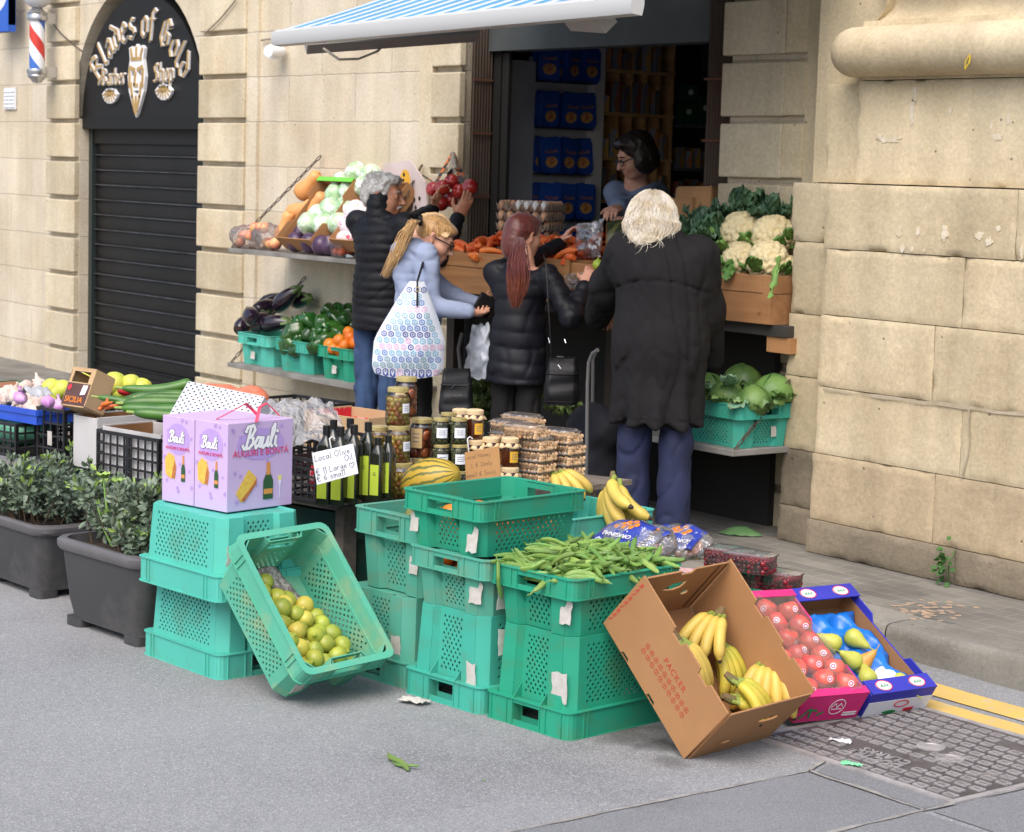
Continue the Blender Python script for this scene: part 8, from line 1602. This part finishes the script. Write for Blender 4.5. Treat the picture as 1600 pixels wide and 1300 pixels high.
for i in range(260):
 th=gg.uniform(-2.2,2.2);v=gg.uniform(0,1);pts=[]
 for j in range(5):t=j/4;pts.append(P(.080*math.sin(th)*math.cos(t*1.1)*(1-.35*t),.062-.175*t*(1-.2*abs(math.sin(th)))-.02*v,.070+.064*math.cos(th)*math.sin(PI*(t*.72+.12))*1.05-.03*abs(math.sin(th))-.02*v))
 if abs(th)<1.5:mb.tube(pts,.0018,3,cap=False)
mb.build('hair_strands',M_bldl,ho)
tp=[AY(x,y,5.72)for x,y in((581,575),(694,575),(652,432),(642,470))];O=(tp[0]+tp[1])/2;ax=(tp[1]-tp[0]);Wt=114/3283*(AY(640,500,5.72)-EYE).dot(FWD);nrm=V((-FWD.x,-FWD.y,0)).normalized();ax=V((nrm.y*-1,nrm.x,0))*-1;ax=RGT.copy();ax.z=0;ax.normalize();Ht=146/3283*(AY(640,500,5.72)-EYE).dot(FWD);TBM=T(O.x,O.y,O.z-.03)@Matrix((ax,-V((nrm.x,nrm.y,0)),V((0,0,1)))).transposed().to_4x4()
TO=empty('tote_bag',mw=TBM);tag(TO,'white tote bag with blue and pink hexagon print on the blonde woman\'s shoulder','bag')
def tote(u,v,sgn):
 w=Wt*(.98 if v<.35 else .98-.78*((v-.35)/.65)**1.15)*(1-.10*(1-min(1,v/.12))**2);cx=.02*v+.045*Wt*2*v*v*.55;b=math.sin(PI*u)**.6*(math.sin(PI*(.10+.86*v))**.7)*.075
 return(cx+w*(u-.5),-sgn*b+.012*noise.noise((u*4,v*4,sgn)),Ht*v+.02*math.sin(u*PI)*(v<.02)*-1)
mb=MB();mb.grid(lambda u,v:tote(u,v,1),26,26);mb.grid(lambda u,v:tote(1-u,v,-1),26,26);M_tote=mat('tote cloth',S(226,232,242),S(214,222,236),sc=4,rough=.8,bump=.2,bsc=40);mb.build('bag_body',M_tote,TO)
pal=[mat('hex blue',S(84,132,200),rough=.8),mat('hex navy',S(74,84,158),rough=.8),mat('hex pink',S(222,176,206),rough=.8),mat('hex aqua',S(132,188,216),rough=.8),mat('hex sage',S(128,172,182),rough=.8)]
mb=MB();HR=.0165;ry=HR*1.85
for r_ in range(15):
 for c_ in range(13):
  v0=(r_+.5)*ry/Ht;x0=(c_-6+.5*(r_%2))*HR*2.12
  if v0>.93:continue
  e0=tote(0,v0,1)[0];e1=tote(1,v0,1)[0]
  if not e0+HR<x0+.06*v0<e1-HR:continue
  def hp(dx,dz):
   vv=min(.99,max(.0,v0+dz/Ht));a=tote(0,vv,1)[0];b=tote(1,vv,1)[0];uu=min(.99,max(.01,(x0+.06*v0+dx-a)/(b-a)));p=tote(uu,vv,1);return(p[0],p[1]-.0022,p[2])
  mb.mat((1,4,0,3,2,3,1,0,3,4,2,0,3,1,4)[r_%15]if(c_+r_)%5 else(r_+2)%5)
  for ro_,ri in((HR*.92,HR*.62),(HR*.26,0)):
   A=[hp(ro_*math.cos(PI/6+PI/3*i),ro_*math.sin(PI/6+PI/3*i))for i in range(6)]
   if ri:B=[hp(ri*math.cos(PI/6+PI/3*i),ri*math.sin(PI/6+PI/3*i))for i in range(6)];mb.add(A+B,[(i,(i+1)%6,6+(i+1)%6,6+i)for i in range(6)])
   else:mb.add(A,[tuple(range(6))])
mb.build('hexagon_print',pal,TO,smooth=False);mb=MB();st=[TBM.inverted()@AY(x,y,yy)for x,y,yy in((652,478,5.72),(652,440,5.74),(660,414,5.80),(664,410,5.92))];mb.tube(st,.017,6,flat=.3);mb.build('strap',M_blkc,TO);mb=MB();b=TBM.inverted()@AY(653,452,5.70);mb.box((b.x-.014,b.y-.008,b.z-.010),(b.x+.014,b.y,b.z-.006));mb.box((b.x-.014,b.y-.008,b.z+.006),(b.x+.014,b.y,b.z+.010));mb.build('buckle',M_gl,TO,smooth=False)
M_bag=mat('black leather',S(20,20,24),S(15,15,18),sc=9,rough=.5,spec=.35,bump=.25,bsc=40)
VYW=math.atan2(RGT.y,RGT.x)
def softbag(name,label,c,size,yaw,m,seed,strap=(),zips=()):
 a,b,h=size;e=empty(name,mw=T(*c)@RZ(yaw));tag(e,label,'bag');mb=MB();lo=[]
 for i in range(15):
  v=i/14;w=a*(1.0-.28*v**1.6)*(.82+.18*min(1,v/.12));d=b*(1-.55*v)*(.75+.25*min(1,v/.1));lo.append([(x*(1+.05*noise.noise((x*14,v*4,seed))),y+.022*noise.noise((x*16,v*5,seed+2)),h*v-.02*(1-(x/a)**2)*v*v+.01*noise.noise((x*20,y*20,seed)))for x,y,_ in rrect(2*w,2*d,d*.7,8)])
 mb.loft(lo);mb.build('bag_body',m,e,ang=60);Mi=e.matrix_basis.inverted();mb=MB();mb.tube([(p[0],p[1],p[2])for p in lo[9]]+[lo[9][0]],.004,5,cap=False);mb.tube([p for p in lo[1]]+[lo[1][0]],.004,5,cap=False);mb.build('seam_piping',m,e)
 if strap:mb=MB();mb.tube([Mi@V(p)for p in strap],.010,6,flat=.35);mb.build('strap',m,e)
 if zips:
  mb=MB()
  for p,q in zips:mb.tube([Mi@p,Mi@q],.002,5)
  mb.build('zip',M_chr,e)
 return e
softbag('shoulder_bag','black soft bag with zips hanging behind the patterned tote',AY(712,650,5.84),(.085,.05,.24),VYW,M_bag,4,[AY(722,600,5.9),AY(716,545,5.93),AY(722,520,5.95)],[(AY(697,620,5.795),AY(722,617,5.795)),(AY(705,607,5.80),AY(713,599,5.80))])
q=AY(757,476,6.14);o=MB().at(T(*q)@RZ(VYW+.3)@RY(.5)).box((-.045,-.01,-.06),(.045,.01,.05)).build('wallet',M_bag,smooth=False);bevel(o,.005,2);tag(o,'black wallet held by the blonde woman','wallet')
def plastic_bag(name,label,pts,y,m,seed,depth=.07):
 P=[AY(a,b,y)for a,b in pts];nrm=V((-FWD.x,-FWD.y,0)).normalized();mb=MB()
 for sg in(1,-1):
  def f(u,v):l=P[0].lerp(P[3],v);r=P[1].lerp(P[2],v);p=l.lerp(r,u)+nrm*sg*depth*math.sin(PI*u)**.7*math.sin(PI*(.08+.84*v))**.6;return tuple(p+V((noise.noise((u*5,v*6,seed)),noise.noise((u*5,v*6,seed+3)),noise.noise((u*5,v*6,seed+6))))*.015+V((1,1,1))*.004*noise.noise((u*16,v*16,seed)))
  mb.grid(f,26,26)
 return tag(mb.build(name,m,ang=80),label,'bag')
plastic_bag('plastic_bag','white plastic carrier bag hanging from the blonde woman\'s hands',[(722,590),(772,592),(764,506),(738,508)],6.12,mat('white carrier plastic',S(196,204,216),S(184,192,206),sc=6,rough=.4,trans=.15),3)
g=AY(816,420,6.08);rd=Person('red haired woman with a long ponytail in a black padded jacket seen from behind',(g.x-.02,6.08,.114),(-.40,.92),1.42,.06);rd.torso();rd.legs(.09)
rd.head(AY(820,368,6.16),(-.05,.98,-.15),sc=1.0)
rd.arm(1,AY(916,444,6.30),(.5,-.5,-1),AY(923,420,6.34)-AY(916,444,6.30),(-.6,.6,.3),curl=.7,thumb=.7,l1=.30,l2=.25);rd.arm(-1,AY(882,378,6.60),(-.4,-.2,-1),AY(899,352,6.64)-AY(882,378,6.60),(.6,.5,-.3),curl=.5,thumb=.6,l1=.33,l2=.32)
rd.skin(M_skin);trousers(rd,M_blkc,1.0);s=SDF();k=rd.k;L=rd.L
s.cap(L(0,-.005,.78),L(0,-.005,1.02),.186*k,.155*k,.05,f);s.cap(L(0,.0,1.02),L(0,0,1.24),.145*k,.15*k,.05,f);s.cap(L(-.105,-.005,1.325),L(.105,-.005,1.325),.084*k,None,.06,f);s.cut((0,0,-1),-.745*k)
for sd in(1,-1):a=getattr(rd,'arm%d'%sd);s.cap(a[0],a[1],.070*k,.064*k,.035);s.cap(a[1],a[2]+(a[1]-a[2]).normalized()*.02,.060*k,.044*k,.03)
s.cap(rd.neck+V((0,-.01,-.05)),rd.neck+V((0,-.005,.01)),.074*k,.070*k,.03);a1,a2=getattr(rd,'arm1'),getattr(rd,'arm-1')
o=rd.part('padded_jacket',s.mesh('jacket',.0085,ridges([(L(0,0,.6),L(0,0,1.46)),a1[:2],a1[1:3],a2[:2],a2[1:3]],.075,.009,.008,15)),M_navy2);smooth(o,1)
M_red_h=mat('dark red hair',S(112,48,40),S(74,32,30),sc=34,rough=.38,sheen=.2,stretch=(5,5,.5));M_redt=mat('copper hair ends',S(128,72,52),S(92,46,38),sc=34,rough=.4,stretch=(5,5,.5))
me=hair_cap(rd,[((0,-.028,.040),(.090,.108,.094)),((0,-.085,.0),(.078,.055,.092)),((0,.03,.085),(.068,.062,.036)),((0,-.062,-.065),(.062,.052,.06)),((0,-.10,-.06),(.066,.045,.075)),((0,-.085,-.11),(.05,.04,.05))],None,lambda P:.0025*fold(P,7,120,6),cuts=[((0,.115,-.01),(.074,.060,.094)),((.088,.0,-.03),(.028,.04,.034)),((-.088,.0,-.03),(.028,.04,.034))]);ho=rd.part('hair',me,M_red_h)
tie=rd.loc(AY(811,372,5.98));tails=[rd.loc(AY(x,y,yy))for x,y,yy in((811,385,5.92),(809,410,5.885),(809,435,5.88),(808,458,5.88),(805,478,5.88))];mb=MB();gg=random.Random(8)
for i in range(520):
 oa,ob=gg.gauss(0,.5),gg.gauss(0,.4);pts=[tie+V((oa*.014,ob*.01,.004))]
 for j,t in enumerate(tails):w=(.024,.038,.040,.034,.018)[j];pts.append(t+V((oa*w,ob*w*.5,0))+V((gg.gauss(0,.004),gg.gauss(0,.004),gg.gauss(0,.006))))
 if gg.random()<.55:pts=pts[:-1]
 mb.tube(pts,[.0018,.0024,.0024,.002,.0016,.0006][:len(pts)],4,cap=False);nf=(len(pts)-1)*4
 for fi in range(len(mb.mi)-nf,len(mb.mi)):mb.mi[fi]=1 if(fi-(len(mb.mi)-nf))//4>=3 else 0
mb.build('ponytail',[M_red_h,M_redt],ho);mb=MB();P=rd.P
for i in range(240):
 th=gg.uniform(-1.5,1.5);pts=[P(.091*math.sin(th)*(1-.75*(j/4)**2),-.022-.115*math.sin(PI*.5*j/4),.122*math.cos(th)*math.cos(PI*.5*j/4)+.012-.03*j/4)for j in range(5)];mb.tube(pts,.0018,3,cap=False)
mb.build('hair_strands',M_red_h,ho)
softbag('handbag','black handbag with metal fittings hanging at the red haired woman\'s side',AY(877,632,6.03),(.085,.055,.23),VYW,M_bag,9,[AY(862,560,6.0),AY(857,480,5.96),AY(853,412,6.0),AY(850,400,6.08)],[(AY(872,570,5.97),AY(876,576,5.97)),(AY(857,528,5.97),AY(859,536,5.97)),(AY(882,530,5.97),AY(884,536,5.97)),(AY(870,557,5.97),AY(880,558,5.97))])
tag(MB().at(T(*AY(934,414,6.38))).lathe(ovoid(.06,.026,10,.006),14).build('lime',mat('green lime',S(160,180,60),S(130,156,50),sc=12,rough=.4)),'yellow green lime held up by the red haired woman','lime')
F_clr=film('clear bag film',diff=.12,rough=.10,bump=1.0,bsc=16,gloss=.16);plastic_bag('clear_bag','clear plastic bag passed between the shopkeeper and the red haired woman',[(898,404),(938,402),(944,344),(900,350)],6.58,F_clr,8,.05);plastic_bag('clear_bag','clear plastic bag lying against the pine box under the red haired woman\'s hand',[(884,452),(912,448),(926,424),(882,430)],6.36,F_clr,12,.02)
old=Person('white haired old woman in a long charcoal coat and navy trousers seen from behind',(-6.99,6.10,.114),(-.66,.75),1.60,.05);old.torso();old.legs(.10,(.0,-.03))
hc=AY(1020,356,6.10);old.head(hc,(-.62,.77,-.12));old.neck=old.neck
old.arm(-1,AY(914,545,6.30),(-.9,-.7,-.5),V((-.4,.8,-.1)),(0,0,-1),curl=.8,l1=.30,l2=.25);old.arm(1,AY(1108,560,6.42),(.9,-.4,-.6),V((-.5,.8,.0)),(0,0,-1),curl=.8,l1=.30,l2=.25);old.skin(M_skin)
trousers(old,M_navt,1.12,.045,11,1.22);s=SDF();k=old.k;L=old.L;f2=((0,1,0),1.2)
s.cap(L(0,.02,.60),L(0,.02,.95),.226*k,.214*k,.06,f2);s.cap(L(0,.01,.95),L(0,-.01,1.24),.214*k,.198*k,.06,f2);s.cap(L(-.13,-.02,1.33),L(.13,-.02,1.33),.105*k,None,.07,f2);s.cut((0,0,-1),-.575*k)
for sd in(1,-1):a=getattr(old,'arm%d'%sd);s.cap(a[0],a[1],.092*k,.092*k,.05);s.cap(a[1],a[2],.090*k,.070*k,.05)
s.cap(old.neck+V((0,-.02,-.05)),old.neck+V((0,-.01,.01)),.095*k,.085*k,.04)
def coatd(P):
 Q=P.copy();Q[:,2]=P[:,2]*.38+np.abs(P[:,0])*.55;o=-.006*fold(P,21,10,6)-.007*fold(Q,5,20,5)-.002*fold(P,4,40,4)+crease(Q,3,17,.008)+crease(Q,13,26,.004);z=P[:,2]/k;back=P[:,1]<0;seam=np.abs(z-1.255+.05*(P[:,0]/.2)**2)<.006;o[seam&back]+=.006;o+=np.where(z<.62,.004*(np.abs(z-.60)<.006),0);drape=np.clip((.95-z)/.4,0,1);return o-drape*.014*np.sin(np.arctan2(P[:,1],P[:,0])*9+2*np.sin(z*3))
o=old.part('long_coat',s.mesh('coat',.0095,coatd),M_coat);smooth(o,1)
M_wh=mat('white blonde hair',S(238,230,214),S(216,200,172),sc=26,rough=.55,sheen=.4,sss=.1);M_wh2=mat('white hair curls',S(244,238,226),S(222,206,178),sc=20,rough=.5,sheen=.3)
me=hair_cap(old,[((0,-.03,.045),(.114,.122,.112)),((0,-.075,-.035),(.112,.080,.09)),((.06,-.04,-.06),(.055,.07,.06)),((-.06,-.04,-.06),(.055,.07,.06)),((0,-.02,.10),(.085,.09,.07))],None,lambda P:.005*fold(P,13,40,6)+.003*fold(P,3,120,5),cuts=[((0,.14,-.01),(.075,.07,.10))]);ho=old.part('hair',me,M_wh);mb=MB();gg=random.Random(12);P=old.P
for i in range(3400):
 th=gg.uniform(0,2*PI);ph=gg.uniform(-.75,1.5);sp=gg.uniform(.45,.9);w=7*noise.noise((math.cos(th)*2.2,math.sin(th)*2.2,ph*1.6))+gg.gauss(0,.35);fr=gg.uniform(4.5,6);am=gg.uniform(.08,.15);lift=gg.uniform(1.0,1.07);pts=[]
 if math.sin(th)*math.cos(ph)>.55:continue
 for j in range(7):
  t=j/6;p_=ph-sp*t;a=th+am*math.sin(w+fr*t);q=lift+.05*math.sin(w*2+fr*t*1.3)+(.05*t if p_<-.8 else 0);p_=max(p_,-1.0-.3*math.sin(w));pts.append(P(.118*q*math.cos(p_)*math.cos(a)*(1+.10*(p_<0)),-.042+.122*q*math.cos(p_)*math.sin(a),.024+.142*q*math.sin(p_)))
 mb.tube(pts,[.0007,.0010,.0011,.0011,.0009,.0007,.0003],3,cap=False)
for i in range(160):
 th=gg.uniform(PI*1.02,PI*1.98);w=gg.uniform(0,6);z0=gg.uniform(-.10,.12);pts=[]
 for j in range(6):t=j/5;q=1.0+.20*t;c_=math.sqrt(max(.1,1-((z0-.02)/.16)**2));a=th+.25*math.sin(w+3*t);pts.append(P(.116*q*c_*math.cos(a),-.04+.122*q*c_*math.sin(a),z0-.055*t+.012*math.sin(w+5*t)))
 mb.tube(pts,[.0008,.001,.001,.0009,.0006,.0003],3,cap=False)
mb.build('hair_curls',M_wh2,ho)
TRL=empty('shopping_trolley',tuple(AZ(925,812,.114)));tag(TRL,'dark shopping trolley with a grey tube handle beside the old woman','trolley');Oi=TRL.matrix_basis.inverted();mb=MB();mb.tube([Oi@AY(x,y,6.12)for x,y in((934,547),(926,552),(920,566),(918,600),(917,700),(915,800))],.009,8);mb.tube([Oi@AY(x,y,6.36)for x,y in((934,545),(927,560),(925,700),(923,790))],.009,8);mb.build('handle_tube',mat('grey tube',S(140,140,142),rough=.4,metal=.6),TRL)
c=Oi@AY(922,740,6.28);s=SDF();s.cap(c+V((-.08,.02,-.15)),c+V((.08,.02,-.15)),.12,None,.04);s.cap(c+V((-.07,.02,.22)),c+V((.07,.02,.22)),.09,None,.05);s.cap(c+V((0,.02,-.15)),c+V((0,.02,.22)),.14,.11,.05);link('trolley_bag',s.mesh('tb',.012,lambda P:-.01*fold(P,6,18,5)),mat('navy trolley cloth',S(26,29,40),S(20,22,30),sc=6,rough=.85),TRL)
for sx in(-.12,.12):mb=MB().at(T(c.x+sx,c.y+.1,.06)@RY(PI/2));mb.lathe([(.02,-.012),(.06,-.012),(.06,.012),(.02,.012)],18);mb.build('wheel',M_shoe,TRL)
g=AY(992,240,7.62);ck=Person('shopkeeper with a dark bob and glasses in a grey blue jumper leaning over the counter',(g.x+.02,7.66,.30),(.02,-1),1.66,.10);ck.torso();ck.legs()
ck.head(AY(991,243,7.52),(-.28,-.86,-.42),(0,-.2,1));ck.arm(-1,AY(948,330,6.84),(.6,-.1,-.9),AY(926,336,6.66)-AY(948,330,6.84),(-.2,.1,-1),curl=.6,thumb=.5,l1=.36,l2=.36);ck.arm(1,AY(985,345,7.25),(-.9,.2,-.6),V((.3,-.9,-.2)),(0,0,-1),curl=.5)
ck.skin(M_skin);ck.face_bits(mat('dark brow',S(50,36,30),rough=.8),glasses=mat('dark spectacle frame',S(36,30,30),rough=.3));trousers(ck,M_blkc);s=SDF();k=ck.k;L=ck.L
s.cap(L(0,.01,.85),L(0,0,1.02),.165*k,.155*k,.05,f);s.cap(L(0,0,1.02),L(0,0,1.24),.155*k,.16*k,.05,f);s.cap(L(-.11,-.01,1.325),L(.11,-.01,1.325),.092*k,None,.06,f);s.cut((0,0,-1),-.84*k)
for sd in(1,-1):a=getattr(ck,'arm%d'%sd);s.cap(a[0],a[1],.072*k,.062*k,.035);s.cap(a[1],a[2]+(a[1]-a[2]).normalized()*.03,.060*k,.045*k,.03)
o=ck.part('jumper',s.mesh('jumper',.009,lambda P:-.007*fold(P,18,20,6)),mat('grey blue jumper',S(120,132,156),S(106,118,142),sc=5,rough=.9,bump=.3,bsc=180,bdist=.001));smooth(o,1)
me=hair_cap(ck,[((0,-.03,.045),(.098,.108,.095)),((.07,-.03,-.03),(.045,.075,.085)),((-.07,-.03,-.03),(.045,.075,.085)),((0,-.08,-.03),(.09,.06,.09)),((0,.03,.095),(.07,.065,.035))],None,lambda P:.007*fold(P,23,60,6)+.003*fold(P,2,150,5),cuts=[((0,.12,-.015),(.066,.075,.098))]);ck.part('hair',me,mat('dark brown hair',S(44,32,28),S(30,22,20),sc=40,rough=.45))
